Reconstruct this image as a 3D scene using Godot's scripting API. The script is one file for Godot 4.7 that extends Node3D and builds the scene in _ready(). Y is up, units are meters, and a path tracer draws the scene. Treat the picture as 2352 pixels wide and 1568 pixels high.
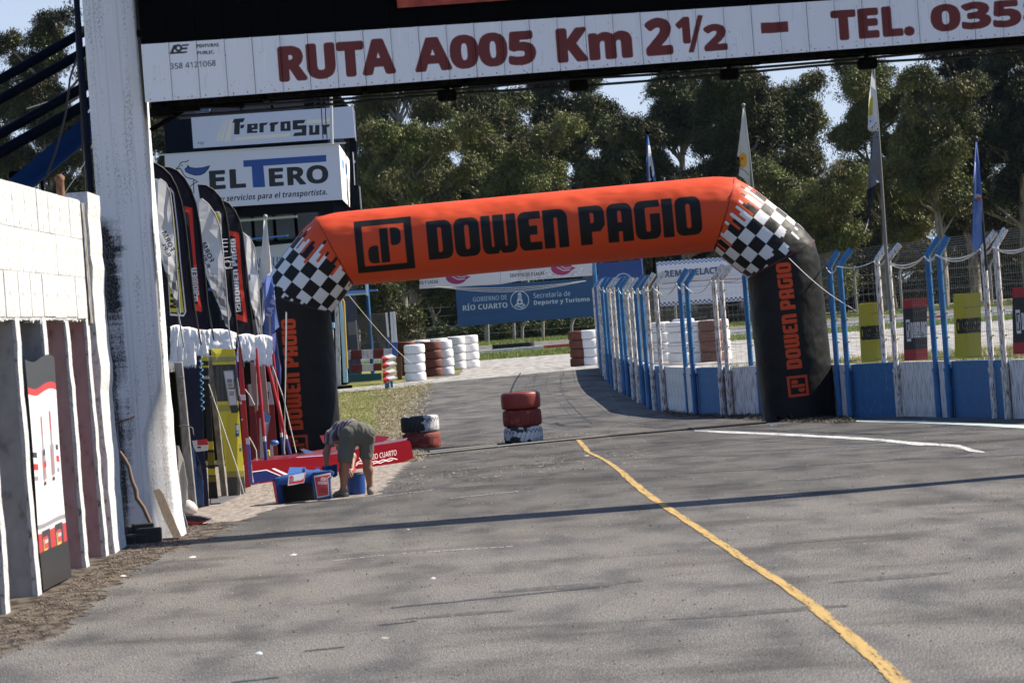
extends Node3D
# a view along a motor circuit's pit straight: 2352 x 1568 photograph units, a long lens 2.2 m above the track
const FOCAL := 12000.0
const EYE := Vector3(0, 2.2, 0)
var no_bend: Callable
var cam_basis: Basis
var taken := {}
var mats := {}
var fonts := {}
var rng := RandomNumberGenerator.new()

func _ready():
	var cam := setup_view()
	add_child(cam)
	make_materials()
	build_ground()
	build_gantry()
	build_pit_wall()
	build_stalls()
	build_arch()
	build_fence()
	build_tower()
	build_far_boards()
	build_far_things()
	build_trees()
	build_tyres()
	build_flags()
	build_bodywork()
	build_person()
	build_small_things()

func setup_view() -> Camera3D:
	var theta := atan(0.076)
	var pitch := atan(51.0 / FOCAL)
	var fwd := Vector3(0, -sin(pitch), -cos(pitch))
	var up := Vector3(0, cos(pitch), -sin(pitch))
	var right := Vector3(1, 0, 0)
	cam_basis = Basis(right * cos(theta) - up * sin(theta), right * sin(theta) + up * cos(theta), -fwd)
	var cam := Camera3D.new()
	cam.name = "camera"
	cam.near = 0.5
	cam.far = 3000.0
	cam.fov = rad_to_deg(2.0 * atan(784.0 / FOCAL))
	var at_ := CameraAttributesPhysical.new()
	at_.frustum_focal_length = 12.0 * FOCAL / 784.0
	at_.frustum_focus_distance = 105.0
	at_.frustum_near = 0.5
	at_.frustum_far = 3000.0
	at_.exposure_aperture = 10.0
	cam.attributes = at_
	cam.transform = Transform3D(cam_basis, EYE)
	cam.current = true
	var we := WorldEnvironment.new()
	we.name = "world_environment"
	var e := Environment.new()
	e.background_mode = Environment.BG_SKY
	var sky := Sky.new()
	var sm := ProceduralSkyMaterial.new()
	sm.sky_top_color = lin(0.13, 0.21, 0.4)
	sm.sky_horizon_color = lin(0.44, 0.51, 0.6)
	sm.sky_curve = 0.1
	sm.ground_bottom_color = Color(0.2, 0.19, 0.18)
	sm.ground_horizon_color = Color(0.55, 0.6, 0.66)
	sm.sun_angle_max = 1.0
	sky.sky_material = sm
	e.sky = sky
	e.background_energy_multiplier = 0.85
	e.tonemap_mode = Environment.TONE_MAPPER_LINEAR
	e.tonemap_exposure = 1.95
	e.fog_enabled = true
	e.fog_density = 0.00002
	e.fog_light_color = Color(0.72, 0.8, 0.9)
	e.sdfgi_enabled = true
	e.ssao_enabled = true
	e.ssil_enabled = true
	we.environment = e
	add_child(we)
	var sun := DirectionalLight3D.new()
	sun.name = "sun"
	var az := deg_to_rad(19.0)
	var el := deg_to_rad(43.0)
	var to_sun := Vector3(cos(el) * cos(az), sin(el), -cos(el) * sin(az))
	sun.look_at_from_position(Vector3.ZERO, -to_sun, Vector3.UP)
	sun.light_energy = 1.6
	sun.light_color = Color(1.0, 0.96, 0.9)
	sun.light_angular_distance = 0.5
	sun.shadow_enabled = true
	add_child(sun)
	return cam

# ---------------------------------------------------------------- places
func ray(x: float, y: float) -> Vector3:
	return cam_basis * Vector3((x - 1176.0) / FOCAL, -(y - 784.0) / FOCAL, -1.0)
func at(x: float, y: float, d: float) -> Vector3:
	var r := ray(x, y)
	return EYE + r * (d / -r.z)
func rise(d: float) -> float:      # the ground climbs gently beyond the start line
	if d < 115.0:
		return 0.0
	if d < 200.0:
		var t := (d - 115.0) / 85.0
		return 0.36 * t * t * (1.6 - 0.6 * t)
	if d < 290.0:
		return 0.36 + (d - 200.0) * 0.0058
	return 0.882
func ground_at(x: float, y: float, h := 0.0) -> Vector3:
	var r := ray(x, y)
	var d := 100.0
	for i in 60:
		d = lerpf(d, (EYE.y - rise(d) - h) * r.z / r.y, 0.6)
	return EYE + r * (d / -r.z)
const CROP := {"A": [0, 0, 3.136], "B": [0, 450, 3.136], "C": [0, 900, 2.614], "D": [340, 380, 2.9025], "E": [400, 800, 2.85], "M": [620, 1020, 5.345], "S": [400, 200, 4.3556],
	"L": [620, 460, 3.92], "T": [820, 700, 3.36], "G": [1420, 600, 3.408], "R": [1700, 420, 2.375], "Q": [2060, 560, 3.016], "U": [1560, 140, 2.352], "O": [860, 420, 2.352],
	"N": [1100, 650, 3.0947], "K": [980, 960, 5.88], "W": [980, 830, 9.046], "Y": [1300, 880, 1.8667], "Z": [300, 1060, 2.352], "V": [1200, 0, 1.7294], "P": [340, 0, 2.45], "J": [820, 690, 5.405], "H": [840, 360, 8.71]}
func px(c: String, x: float, y: float) -> Vector2:   # a spot measured in an enlarged detail
	var k: Array = CROP[c]
	return Vector2((x / k[2] + k[0]) / 1.08844, (y / k[2] + k[1]) / 1.08844)
func pa(c: String, x: float, y: float, d: float) -> Vector3:
	var p := px(c, x, y)
	return at(p.x, p.y, d)
func pg(c: String, x: float, y: float, h := 0.0) -> Vector3:
	var p := px(c, x, y)
	return ground_at(p.x, p.y, h)

# ---------------------------------------------------------------- objects
func numbered(called: String) -> String:
	if not taken.has(called):
		taken[called] = 0
		return called
	taken[called] += 1
	return "%s_%03d" % [called, taken[called]]
func tag(o: Node, label: String, category := "", group := "", kind := "") -> Node:
	if label: o.set_meta("label", label)
	if category: o.set_meta("category", category)
	if group: o.set_meta("group", group)
	if kind: o.set_meta("kind", kind)
	return o
func thing(called: String, label: String, category: String, where := Vector3.ZERO, turn := 0.0, group := "") -> Node3D:
	var o := Node3D.new()
	o.name = numbered(called)
	add_child(o)
	o.position = where
	o.rotation.y = turn
	tag(o, label, category, group)
	return o
func obj(called: String, shape, m: Material, parent: Node = null) -> MeshInstance3D:
	var o := MeshInstance3D.new()
	o.mesh = shape.commit() if shape is SurfaceTool else shape
	o.material_override = m
	if parent == null:
		o.name = numbered(called)
		add_child(o)
	else:
		var n := called
		var i := 0
		while parent.has_node(NodePath(n)):
			i += 1
			n = "%s_%03d" % [called, i]
		o.name = n
		parent.add_child(o)
	return o
func struct(called: String, shape, m: Material, label := "") -> MeshInstance3D:
	var o := obj(called, shape, m)
	tag(o, label, "", "", "structure")
	return o
func copy_of(src: Node3D, where: Vector3, turn: float, label: String, group := "", called := "") -> Node3D:
	var c: Node3D = src.duplicate()
	c.name = numbered(called if called else String(src.get_meta("stem", src.name)))
	add_child(c)
	c.position = where
	c.rotation = Vector3(0, turn, 0)
	tag(c, label, "", group)
	return c

# ---------------------------------------------------------------- shapes
func mb() -> SurfaceTool:
	var st := SurfaceTool.new()
	st.begin(Mesh.PRIMITIVE_TRIANGLES)
	return st
func tri(st: SurfaceTool, a: Vector3, b: Vector3, c: Vector3, ua := Vector2.ZERO, ub := Vector2.ZERO, uc := Vector2.ZERO):
	var n := (c - a).cross(b - a).normalized()
	st.set_normal(n); st.set_uv(ua); st.add_vertex(a)
	st.set_normal(n); st.set_uv(ub); st.add_vertex(b)
	st.set_normal(n); st.set_uv(uc); st.add_vertex(c)
# four corners as seen from the front: top left, top right, bottom right, bottom left
func quad(st: SurfaceTool, a: Vector3, b: Vector3, c: Vector3, d: Vector3, u0 := Vector2(0, 0), u1 := Vector2(1, 1)):
	tri(st, a, b, c, u0, Vector2(u1.x, u0.y), u1)
	tri(st, a, c, d, u0, u1, Vector2(u0.x, u1.y))
func box(st: SurfaceTool, c: Vector3, s: Vector3, b := Basis()):
	var h := s * 0.5
	var v := []
	for i in 8:
		v.append(c + b * Vector3(h.x if i & 1 else -h.x, h.y if i & 2 else -h.y, h.z if i & 4 else -h.z))
	quad(st, v[6], v[7], v[5], v[4])
	quad(st, v[3], v[2], v[0], v[1])
	quad(st, v[7], v[3], v[1], v[5])
	quad(st, v[2], v[6], v[4], v[0])
	quad(st, v[2], v[3], v[7], v[6])
	quad(st, v[4], v[5], v[1], v[0])
func bevel_box(st: SurfaceTool, c: Vector3, s: Vector3, r: float, b := Basis()):
	# a box whose edges along its own y axis and rims are chamfered
	var h := s * 0.5
	var ring := func(inset: float, y: float) -> Array:
		var x := h.x - inset
		var z := h.z - inset
		var q: float = minf(r, minf(x, z) * 0.9)
		var o := []
		for p in [Vector2(x, z - q), Vector2(x, -z + q), Vector2(x - q, -z), Vector2(-x + q, -z), Vector2(-x, -z + q), Vector2(-x, z - q), Vector2(-x + q, z), Vector2(x - q, z)]:
			o.append(c + b * Vector3(p.x, y, p.y))
		return o
	loft(st, [ring.call(r, -h.y), ring.call(0.0, -h.y + r), ring.call(0.0, h.y - r), ring.call(r, h.y)], true, true, false)
# rings of equal length, each counter-clockwise seen from the far end
func loft(st: SurfaceTool, rings: Array, closed := true, caps := true, smooth := true, uvs := false):
	var n: int = rings[0].size()
	var m := rings.size()
	var last := n if closed else n - 1
	if smooth:
		st.set_smooth_group(-1)
	var normals := []
	if smooth:
		for j in m:
			var row := []
			for i in n:
				var i0: int = (i - 1 + n) % n if closed else maxi(i - 1, 0)
				var i1: int = (i + 1) % n if closed else mini(i + 1, n - 1)
				var t1: Vector3 = rings[j][i1] - rings[j][i0]
				var t2: Vector3 = rings[mini(j + 1, m - 1)][i] - rings[maxi(j - 1, 0)][i]
				row.append(t2.cross(t1).normalized())
			normals.append(row)
	for j in m - 1:
		for i in last:
			var k := (i + 1) % n
			var a: Vector3 = rings[j][i]
			var b: Vector3 = rings[j][k]
			var c: Vector3 = rings[j + 1][k]
			var d: Vector3 = rings[j + 1][i]
			var u0 := float(i) / last
			var u1 := float(i + 1) / last
			var v0 := 1.0 - float(j) / (m - 1)
			var v1 := 1.0 - float(j + 1) / (m - 1)
			if smooth:
				var vs := [a, c, b, a, d, c]
				var ns := [normals[j][i], normals[j + 1][k], normals[j][k], normals[j][i], normals[j + 1][i], normals[j + 1][k]]
				var us := [Vector2(u0, v0), Vector2(u1, v1), Vector2(u1, v0), Vector2(u0, v0), Vector2(u0, v1), Vector2(u1, v1)]
				for q in 6:
					st.set_normal(-ns[q]); st.set_uv(us[q]); st.add_vertex(vs[q])
			else:
				tri(st, a, c, b, Vector2(u0, v0), Vector2(u1, v1), Vector2(u1, v0))
				tri(st, a, d, c, Vector2(u0, v0), Vector2(u0, v1), Vector2(u1, v1))
	if caps and closed:
		for e in 2:
			var r: Array = rings[0] if e == 0 else rings[m - 1]
			var mid := Vector3.ZERO
			for p in r:
				mid += p
			mid /= n
			for i in n:
				if e == 0:
					tri(st, mid, r[i], r[(i + 1) % n])
				else:
					tri(st, mid, r[(i + 1) % n], r[i])
func tube(st: SurfaceTool, pts: Array, radii, sides := 8, caps := true):
	var rings := []
	var prev := Vector3.ZERO
	for i in pts.size():
		var t: Vector3 = ((pts[mini(i + 1, pts.size() - 1)] as Vector3) - (pts[maxi(i - 1, 0)] as Vector3)).normalized()
		var x: Vector3 = prev - t * prev.dot(t) if prev != Vector3.ZERO else t.cross(Vector3(0.31, 0.2, 0.93) if absf(t.y) > 0.8 else Vector3.UP)
		if x.length() < 0.01:
			x = t.cross(Vector3.RIGHT)
		x = x.normalized()
		prev = x
		var y := t.cross(x)
		var r: float = radii[i] if radii is Array else radii
		var ring := []
		for k in sides:
			var a := TAU * k / sides
			ring.append(pts[i] + (x * cos(a) + y * sin(a)) * r)
		rings.append(ring)
	loft(st, rings, true, caps, sides > 4)
func lathe(st: SurfaceTool, prof: Array, sides := 24, where := Vector3.ZERO, caps := false):  # prof: Vector2(radius, y) from bottom to top
	var rings := []
	for p in prof:
		var ring := []
		for k in sides:
			var a := TAU * k / sides
			ring.append(where + Vector3(cos(a) * p.x, p.y, -sin(a) * p.x))
		rings.append(ring)
	loft(st, rings, true, caps, true)
# a flat outline (points seen from the front, any turn) given thickness along -normal
func slab(st: SurfaceTool, outline: Array, thick: Vector3, uv_box := []):
	var flat := PackedVector2Array()
	var o: Vector3 = outline[0]
	var n := -thick.normalized()
	var ex: Vector3 = Vector3.UP.cross(n).normalized() if absf(n.y) < 0.9 else Vector3.RIGHT
	var ey := n.cross(ex)
	for p in outline:
		flat.append(Vector2((p - o).dot(ex), (p - o).dot(ey)))
	var lo := flat[0]
	var hi := flat[0]
	for p in flat:
		lo = Vector2(minf(lo.x, p.x), minf(lo.y, p.y))
		hi = Vector2(maxf(hi.x, p.x), maxf(hi.y, p.y))
	var sz := hi - lo
	var ids := Geometry2D.triangulate_polygon(flat)
	for i in range(0, ids.size(), 3):
		var q := [ids[i], ids[i + 1], ids[i + 2]]
		var cr := (flat[q[1]] - flat[q[0]]).cross(flat[q[2]] - flat[q[0]])
		if cr > 0:
			q = [q[0], q[2], q[1]]
		var u := []
		for k in 3:
			u.append(Vector2((flat[q[k]].x - lo.x) / sz.x, 1.0 - (flat[q[k]].y - lo.y) / sz.y))
		tri(st, outline[q[0]], outline[q[1]], outline[q[2]], u[0], u[1], u[2])
		tri(st, outline[q[0]] + thick, outline[q[2]] + thick, outline[q[1]] + thick, u[0], u[2], u[1])
	var ccw := not Geometry2D.is_polygon_clockwise(flat)
	for i in outline.size():
		var a: Vector3 = outline[i]
		var b: Vector3 = outline[(i + 1) % outline.size()]
		if ccw:
			quad(st, a, b, b + thick, a + thick)
		else:
			quad(st, b, a, a + thick, b + thick)

# ---------------------------------------------------------------- materials
func mat(c: Color, rough := 0.8, metal := 0.0, spec := 0.5) -> StandardMaterial3D:
	var key := "%s %.2f %.2f %.2f" % [c.to_html(), rough, metal, spec]
	if not mats.has(key):
		var m := StandardMaterial3D.new()
		m.albedo_color = c
		m.roughness = rough
		m.metallic = metal
		m.metallic_specular = spec
		mats[key] = m
	return mats[key]
func lin(r: float, g: float, b: float) -> Color:
	return Color(r, g, b).linear_to_srgb()
func noise_tex(sd: int, freq: float, oct: int, stops: Array, size := 512, kind := FastNoiseLite.TYPE_SIMPLEX_SMOOTH, normal := 0.0) -> NoiseTexture2D:
	var n := FastNoiseLite.new()
	n.seed = sd
	n.noise_type = kind
	n.frequency = freq
	n.fractal_octaves = oct
	var t := NoiseTexture2D.new()
	t.width = size
	t.height = size
	t.seamless = true
	t.noise = n
	if normal > 0.0:
		t.as_normal_map = true
		t.bump_strength = normal
	elif stops:
		var g := Gradient.new()
		var offs := PackedFloat32Array()
		var cols := PackedColorArray()
		for s in stops:
			offs.append(s[0]); cols.append(s[1])
		g.offsets = offs
		g.colors = cols
		t.color_ramp = g
	return t
var bump_tex: NoiseTexture2D
func shared_bump() -> NoiseTexture2D:
	if bump_tex == null:
		bump_tex = noise_tex(7, 0.06, 4, [], 512, FastNoiseLite.TYPE_SIMPLEX_SMOOTH, 6.0)
	return bump_tex
# a surface whose colour wanders between stops; scale in repeats per metre, on the thing's own axes or the world's
func worn(key: String, sd: int, stops: Array, scale: Vector3, rough := 0.85, oct := 4, freq := 0.012, bump := 0.0, metal := 0.0, world := true) -> StandardMaterial3D:
	if mats.has(key):
		return mats[key]
	var m := StandardMaterial3D.new()
	m.albedo_texture = noise_tex(sd, freq, oct, stops)
	m.uv1_triplanar = true
	m.uv1_world_triplanar = world
	m.uv1_scale = scale
	m.roughness = rough
	m.metallic = metal
	if bump > 0.0:
		m.normal_enabled = true
		m.normal_texture = shared_bump()
		m.normal_scale = bump / 6.0
	mats[key] = m
	return m
func printed(img: Image, rough := 0.6, spec := 0.5) -> StandardMaterial3D:
	var m := StandardMaterial3D.new()
	m.albedo_texture = finish(img)
	m.roughness = rough
	m.metallic_specular = spec
	m.texture_repeat = false
	return m

# ---------------------------------------------------------------- flat print
func canvas(w: int, h: int, c: Color) -> Image:      # drawn at twice its size, then halved
	var im := Image.create_empty(w * 2, h * 2, false, Image.FORMAT_RGBA8)
	im.fill(c)
	return im
func finish(im: Image) -> ImageTexture:
	im.shrink_x2()
	return ImageTexture.create_from_image(im)
func poly(im: Image, contours: Array, c: Color, tf := Transform2D()):
	var edges := []
	var top := 1e9
	var bot := -1e9
	for ct in contours:
		var pts := []
		for p in ct:
			var q: Vector2 = tf * p * 2.0
			pts.append(q)
			top = minf(top, q.y)
			bot = maxf(bot, q.y)
		for i in pts.size():
			var a: Vector2 = pts[i]
			var b: Vector2 = pts[(i + 1) % pts.size()]
			if a.y != b.y:
				edges.append([a, b] if a.y < b.y else [b, a])
	for y in range(maxi(0, floori(top)), mini(im.get_height(), ceili(bot) + 1)):
		var yc := y + 0.5
		var xs := []
		for e in edges:
			if e[0].y <= yc and e[1].y > yc:
				xs.append(e[0].x + (e[1].x - e[0].x) * (yc - e[0].y) / (e[1].y - e[0].y))
		xs.sort()
		for i in range(0, xs.size() - 1, 2):
			var x0 := roundi(xs[i])
			var x1 := roundi(xs[i + 1])
			if x1 > x0:
				im.fill_rect(Rect2i(x0, y, x1 - x0, 1), c)
func rect(im: Image, x: float, y: float, w: float, h: float, c: Color, tf := Transform2D()):
	poly(im, [[Vector2(x, y), Vector2(x + w, y), Vector2(x + w, y + h), Vector2(x, y + h)]], c, tf)
func rrect(x: float, y: float, w: float, h: float, tl: float, tr: float, br: float, bl: float) -> Array:
	var o := []
	var cs := [[Vector2(x + tl, y + tl), tl, PI], [Vector2(x + w - tr, y + tr), tr, 1.5 * PI], [Vector2(x + w - br, y + h - br), br, 0.0], [Vector2(x + bl, y + h - bl), bl, 0.5 * PI]]
	for c in cs:
		for i in 5:
			var a: float = c[2] + 0.5 * PI * i / 4.0
			o.append(c[0] + Vector2(cos(a), sin(a)) * c[1])
	return o
func ellipse(cx: float, cy: float, rx: float, ry: float, n := 32) -> Array:
	var o := []
	for i in n:
		o.append(Vector2(cx + cos(TAU * i / n) * rx, cy + sin(TAU * i / n) * ry))
	return o
func font(kind: String) -> Font:
	if not fonts.has(kind):
		var f := SystemFont.new()
		f.font_names = PackedStringArray(["Droid Serif" if kind.begins_with("serif") else "Droid Sans"])
		f.font_weight = 700 if kind.ends_with("bold") or kind.ends_with("heavy") else 400
		fonts[kind] = f
	return fonts[kind]
func text_triangles(s: String, kind: String) -> PackedVector2Array:
	var t := TextMesh.new()
	t.text = s
	t.font = font(kind)
	t.font_size = 64
	t.pixel_size = 0.01
	t.depth = 0.0
	t.curve_step = 1.0
	var a := t.get_mesh_arrays()
	var v: PackedVector3Array = a[Mesh.ARRAY_VERTEX]
	var ix = a[Mesh.ARRAY_INDEX]
	var o := PackedVector2Array()
	if ix:
		for i in ix:
			o.append(Vector2(v[i].x, -v[i].y))
	else:
		for p in v:
			o.append(Vector2(p.x, -p.y))
	var lo := o[0]
	var hi := o[0]
	for p in o:
		lo = Vector2(minf(lo.x, p.x), minf(lo.y, p.y))
		hi = Vector2(maxf(hi.x, p.x), maxf(hi.y, p.y))
	for i in o.size():
		o[i] = (o[i] - lo) / (hi - lo)
	return o
# lettering that fills the box x, y, w, h exactly
func text(im: Image, s: String, x: float, y: float, w: float, h: float, c: Color, kind := "bold", tf := Transform2D(), slant := 0.0):
	var t := text_triangles(s, kind)
	var fat := 0.03 * h if kind == "heavy" else (0.05 * h if kind == "blackheavy" else 0.0)
	var spread := [Vector2.ZERO]
	if fat > 0.0:
		for k in 8:
			spread.append(Vector2.from_angle(TAU * k / 8) * fat)
	for e in spread:
		for i in range(0, t.size(), 3):
			var q := []
			for k in 3:
				q.append(Vector2(x + e.x + fat + t[i + k].x * (w - fat * 2.0) + slant * (1.0 - t[i + k].y) * h, y + e.y + fat + t[i + k].y * (h - fat * 2.0)))
			poly(im, [q], c, tf)
# the rounded block capitals of the arch: contours to fill and slots to cut, in a box one unit high
func block_letter(ch: String) -> Array:
	match ch:
		"D": return [0.8, [rrect(0, 0, 0.8, 1, 0.02, 0.22, 0.22, 0.02)], [rrect(0.34, 0.19, 0.13, 0.62, 0.01, 0.05, 0.05, 0.01)]]
		"O": return [0.8, [rrect(0, 0, 0.8, 1, 0.22, 0.22, 0.22, 0.22)], [rrect(0.33, 0.19, 0.14, 0.62, 0.06, 0.06, 0.06, 0.06)]]
		"W": return [1.1, [rrect(0, 0, 1.1, 1, 0.02, 0.02, 0.2, 0.2)], [rrect(0.29, -0.05, 0.08, 0.87, 0.02, 0.02, 0.04, 0.04), rrect(0.72, -0.05, 0.08, 0.87, 0.02, 0.02, 0.04, 0.04), [Vector2(0.47, 1.02), Vector2(0.55, 0.9), Vector2(0.63, 1.02)]]]
		"E": return [0.72, [rrect(0, 0, 0.72, 1, 0.2, 0.02, 0.02, 0.2)], [rrect(0.35, 0.2, 0.4, 0.18, 0.04, 0.01, 0.01, 0.02), rrect(0.35, 0.6, 0.4, 0.19, 0.02, 0.01, 0.01, 0.04), [Vector2(0.6, 0.36), Vector2(0.74, 0.36), Vector2(0.74, 0.62), Vector2(0.6, 0.62)]]]
		"N": return [0.78, [rrect(0, 0, 0.78, 1, 0.02, 0.26, 0.02, 0.02)], [rrect(0.34, 0.22, 0.12, 0.85, 0.05, 0.05, 0.01, 0.01)]]
		"P": return [0.78, [rrect(0, 0, 0.78, 1, 0.02, 0.22, 0.02, 0.02)], [rrect(0.33, 0.19, 0.12, 0.26, 0.01, 0.05, 0.05, 0.01), rrect(0.36, 0.67, 0.5, 0.4, 0.02, 0.0, 0.0, 0.0), [Vector2(0.62, 0.68), Vector2(0.79, 0.5), Vector2(0.79, 0.7)]]]
		"A": return [0.78, [rrect(0, 0, 0.78, 1, 0.22, 0.22, 0.02, 0.02)], [rrect(0.33, 0.2, 0.12, 0.3, 0.05, 0.05, 0.01, 0.01), rrect(0.33, 0.72, 0.12, 0.4, 0.01, 0.01, 0.0, 0.0)]]
		"G": return [0.78, [rrect(0, 0, 0.78, 1, 0.22, 0.02, 0.2, 0.22)], [rrect(0.33, 0.19, 0.6, 0.17, 0.05, 0.0, 0.0, 0.01), rrect(0.33, 0.3, 0.14, 0.5, 0.01, 0.01, 0.05, 0.05)]]
		"I": return [0.33, [rrect(0, 0, 0.33, 1, 0.02, 0.02, 0.02, 0.02)], []]
	return [0.3, [], []]
func block_text(im: Image, s: String, x: float, y: float, w: float, h: float, c: Color, bg: Color, tf := Transform2D()):
	var total := 0.0
	for ch in s:
		total += block_letter(ch)[0] + 0.07
	total -= 0.07
	var at_x := 0.0
	for ch in s:
		var g := block_letter(ch)
		var t2 := tf * Transform2D(Vector2(w / total, 0), Vector2(0, h), Vector2(x + at_x * w / total, y))
		for p in g[1]:
			poly(im, [p], c, t2)
		for p in g[2]:
			poly(im, [p], bg, t2)
		at_x += g[0] + 0.07
func block_logo(im: Image, x: float, y: float, s: float, c: Color, bg: Color, tf := Transform2D()):
	var t2 := tf * Transform2D(Vector2(s, 0), Vector2(0, s), Vector2(x, y))
	rect(im, 0, 0, 1, 1, c, t2)
	rect(im, 0.13, 0.13, 0.74, 0.74, bg, t2)
	rect(im, 0.43, 0.2, 0.15, 0.62, c, t2)
	poly(im, [rrect(0.62, 0.2, 0.18, 0.32, 0.01, 0.1, 0.1, 0.03)], c, t2)
	poly(im, [rrect(0.21, 0.5, 0.18, 0.32, 0.1, 0.02, 0.01, 0.1)], c, t2)

# ================================================================ materials shared by many things
var m_white_wall: Material
var m_blue_paint: Material
var m_white_paint: Material
var m_rusty: Material
var m_dark_steel: Material
var m_concrete: Material
var m_orange: Material
var m_black_vinyl: Material
var m_wire: Material
var m_black: Material
var m_white: Material
var m_rope: Material
var m_ink := lin(0.012, 0.012, 0.012)

func make_materials():
	m_white_wall = worn("white_wall", 3, [[0.0, lin(0.06, 0.055, 0.05)], [0.2, lin(0.24, 0.235, 0.23)], [0.3, lin(0.44, 0.44, 0.435)], [0.5, lin(0.53, 0.53, 0.525)], [1.0, lin(0.58, 0.58, 0.575)]], Vector3(0.8, 0.5, 0.8), 0.95, 6, 0.03, 2.5)
	m_blue_paint = worn("blue_paint", 4, [[0.0, lin(0.012, 0.06, 0.17)], [0.5, lin(0.014, 0.12, 0.29)], [0.86, lin(0.02, 0.145, 0.34)], [0.95, lin(0.2, 0.3, 0.45)]], Vector3(0.9, 0.25, 0.9), 0.55, 4, 0.02)
	m_white_paint = worn("white_paint", 5, [[0.0, lin(0.1, 0.045, 0.02)], [0.3, lin(0.2, 0.1, 0.055)], [0.4, lin(0.42, 0.37, 0.32)], [0.52, lin(0.6, 0.59, 0.57)], [1.0, lin(0.68, 0.68, 0.67)]], Vector3(3, 0.5, 3), 0.7, 5, 0.02)
	m_rusty = worn("rusty_steel", 6, [[0.0, lin(0.05, 0.02, 0.012)], [0.5, lin(0.16, 0.07, 0.035)], [1.0, lin(0.3, 0.15, 0.08)]], Vector3(2, 1, 2), 0.85)
	m_dark_steel = worn("dark_steel", 7, [[0.0, lin(0.003, 0.003, 0.003)], [0.7, lin(0.006, 0.006, 0.006)], [1.0, lin(0.02, 0.013, 0.007)]], Vector3(1, 1, 1), 0.9)
	m_dark_steel.metallic_specular = 0.1
	m_concrete = worn("concrete", 8, [[0.0, lin(0.12, 0.11, 0.1)], [0.5, lin(0.25, 0.24, 0.22)], [1.0, lin(0.36, 0.34, 0.31)]], Vector3(0.8, 0.4, 0.8), 0.95, 5, 0.02)
	m_orange = null
	m_black_vinyl = mat(lin(0.006, 0.006, 0.006), 0.6, 0.0, 0.3)
	m_wire = mat(lin(0.14, 0.14, 0.14), 0.6, 0.3)
	m_black = mat(lin(0.01, 0.01, 0.011), 0.6)
	m_white = mat(lin(0.76, 0.76, 0.76), 0.6)
	m_rope = mat(lin(0.6, 0.58, 0.52), 0.9)

# ================================================================ ground
var jitter := FastNoiseLite.new()

# a sheet between two edges given as [distance, x] lists, following the rise of the ground
func sheet(left: Array, right: Array, lift: float, ragged: float, us: Vector2, u2 := Vector2(20, 20), cols := 1, tone: Callable = no_bend) -> SurfaceTool:
	var st := mb()
	var d0: float = maxf(left[0][0], right[0][0])
	var d1: float = minf(left[-1][0], right[-1][0])
	var ds := []
	var d := d0
	while d < d1:
		ds.append(d)
		d += 0.12 + maxf(0.0, d - 30.0) * 0.004 if ragged > 0.0 else maxf(1.0, d * 0.03)
	ds.append(d1)
	var rows := []
	for q in ds:
		var a := along(left, q) + jitter.get_noise_2d(q * 3.0, 11.0) * ragged + jitter.get_noise_2d(q * 14.0, 31.0) * ragged * 0.4
		var b := along(right, q) + jitter.get_noise_2d(q * 3.0, 77.0) * ragged + jitter.get_noise_2d(q * 14.0, 55.0) * ragged * 0.4
		var row := []
		for c in cols + 1:
			row.append(Vector3(lerpf(a, b, float(c) / cols), rise(q) + lift, -q))
		rows.append(row)
	for i in rows.size() - 1:
		for c in cols:
			var p := [rows[i + 1][c], rows[i + 1][c + 1], rows[i][c + 1], rows[i][c]]
			var idx := [0, 1, 2, 0, 2, 3]
			for k in idx:
				st.set_normal(Vector3.UP)
				if tone.is_valid():
					st.set_color(tone.call(p[k].x, -p[k].z))
				st.set_uv(Vector2(p[k].x / us.x, p[k].z / us.y))
				st.set_uv2(Vector2(p[k].x / u2.x, p[k].z / u2.y))
				st.add_vertex(p[k])
	return st
func along(e: Array, d: float) -> float:
	for i in e.size() - 1:
		if d <= e[i + 1][0]:
			return lerpf(e[i][1], e[i + 1][1], clampf((d - e[i][0]) / (e[i + 1][0] - e[i][0]), 0, 1))
	return e[-1][1]
func edge_from(points: Array) -> Array:     # picture spots on the ground -> [distance, x], near to far
	var o := []
	for p in points:
		var g := ground_at(p[0], p[1])
		o.append([-g.z, g.x])
	o.sort_custom(func(a, b): return a[0] < b[0])
	return o
func ground_mat(key: String, sd: int, fine: Array, broad: Array, rough := 0.95, fine_freq := 0.25, broad_freq := 0.02, bump := 0.0) -> StandardMaterial3D:
	var m := StandardMaterial3D.new()
	m.albedo_texture = noise_tex(sd, fine_freq, 3, fine, 1024, FastNoiseLite.TYPE_SIMPLEX)
	m.detail_enabled = true
	m.detail_blend_mode = BaseMaterial3D.BLEND_MODE_MUL
	m.detail_uv_layer = BaseMaterial3D.DETAIL_UV_2
	m.detail_albedo = noise_tex(sd + 40, broad_freq, 5, broad, 1024)
	m.roughness = rough
	m.metallic_specular = 0.3
	if bump > 0.0:
		m.normal_enabled = true
		m.normal_texture = noise_tex(sd, fine_freq, 3, [], 1024, FastNoiseLite.TYPE_SIMPLEX, bump)
	mats[key] = m
	return m

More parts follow.
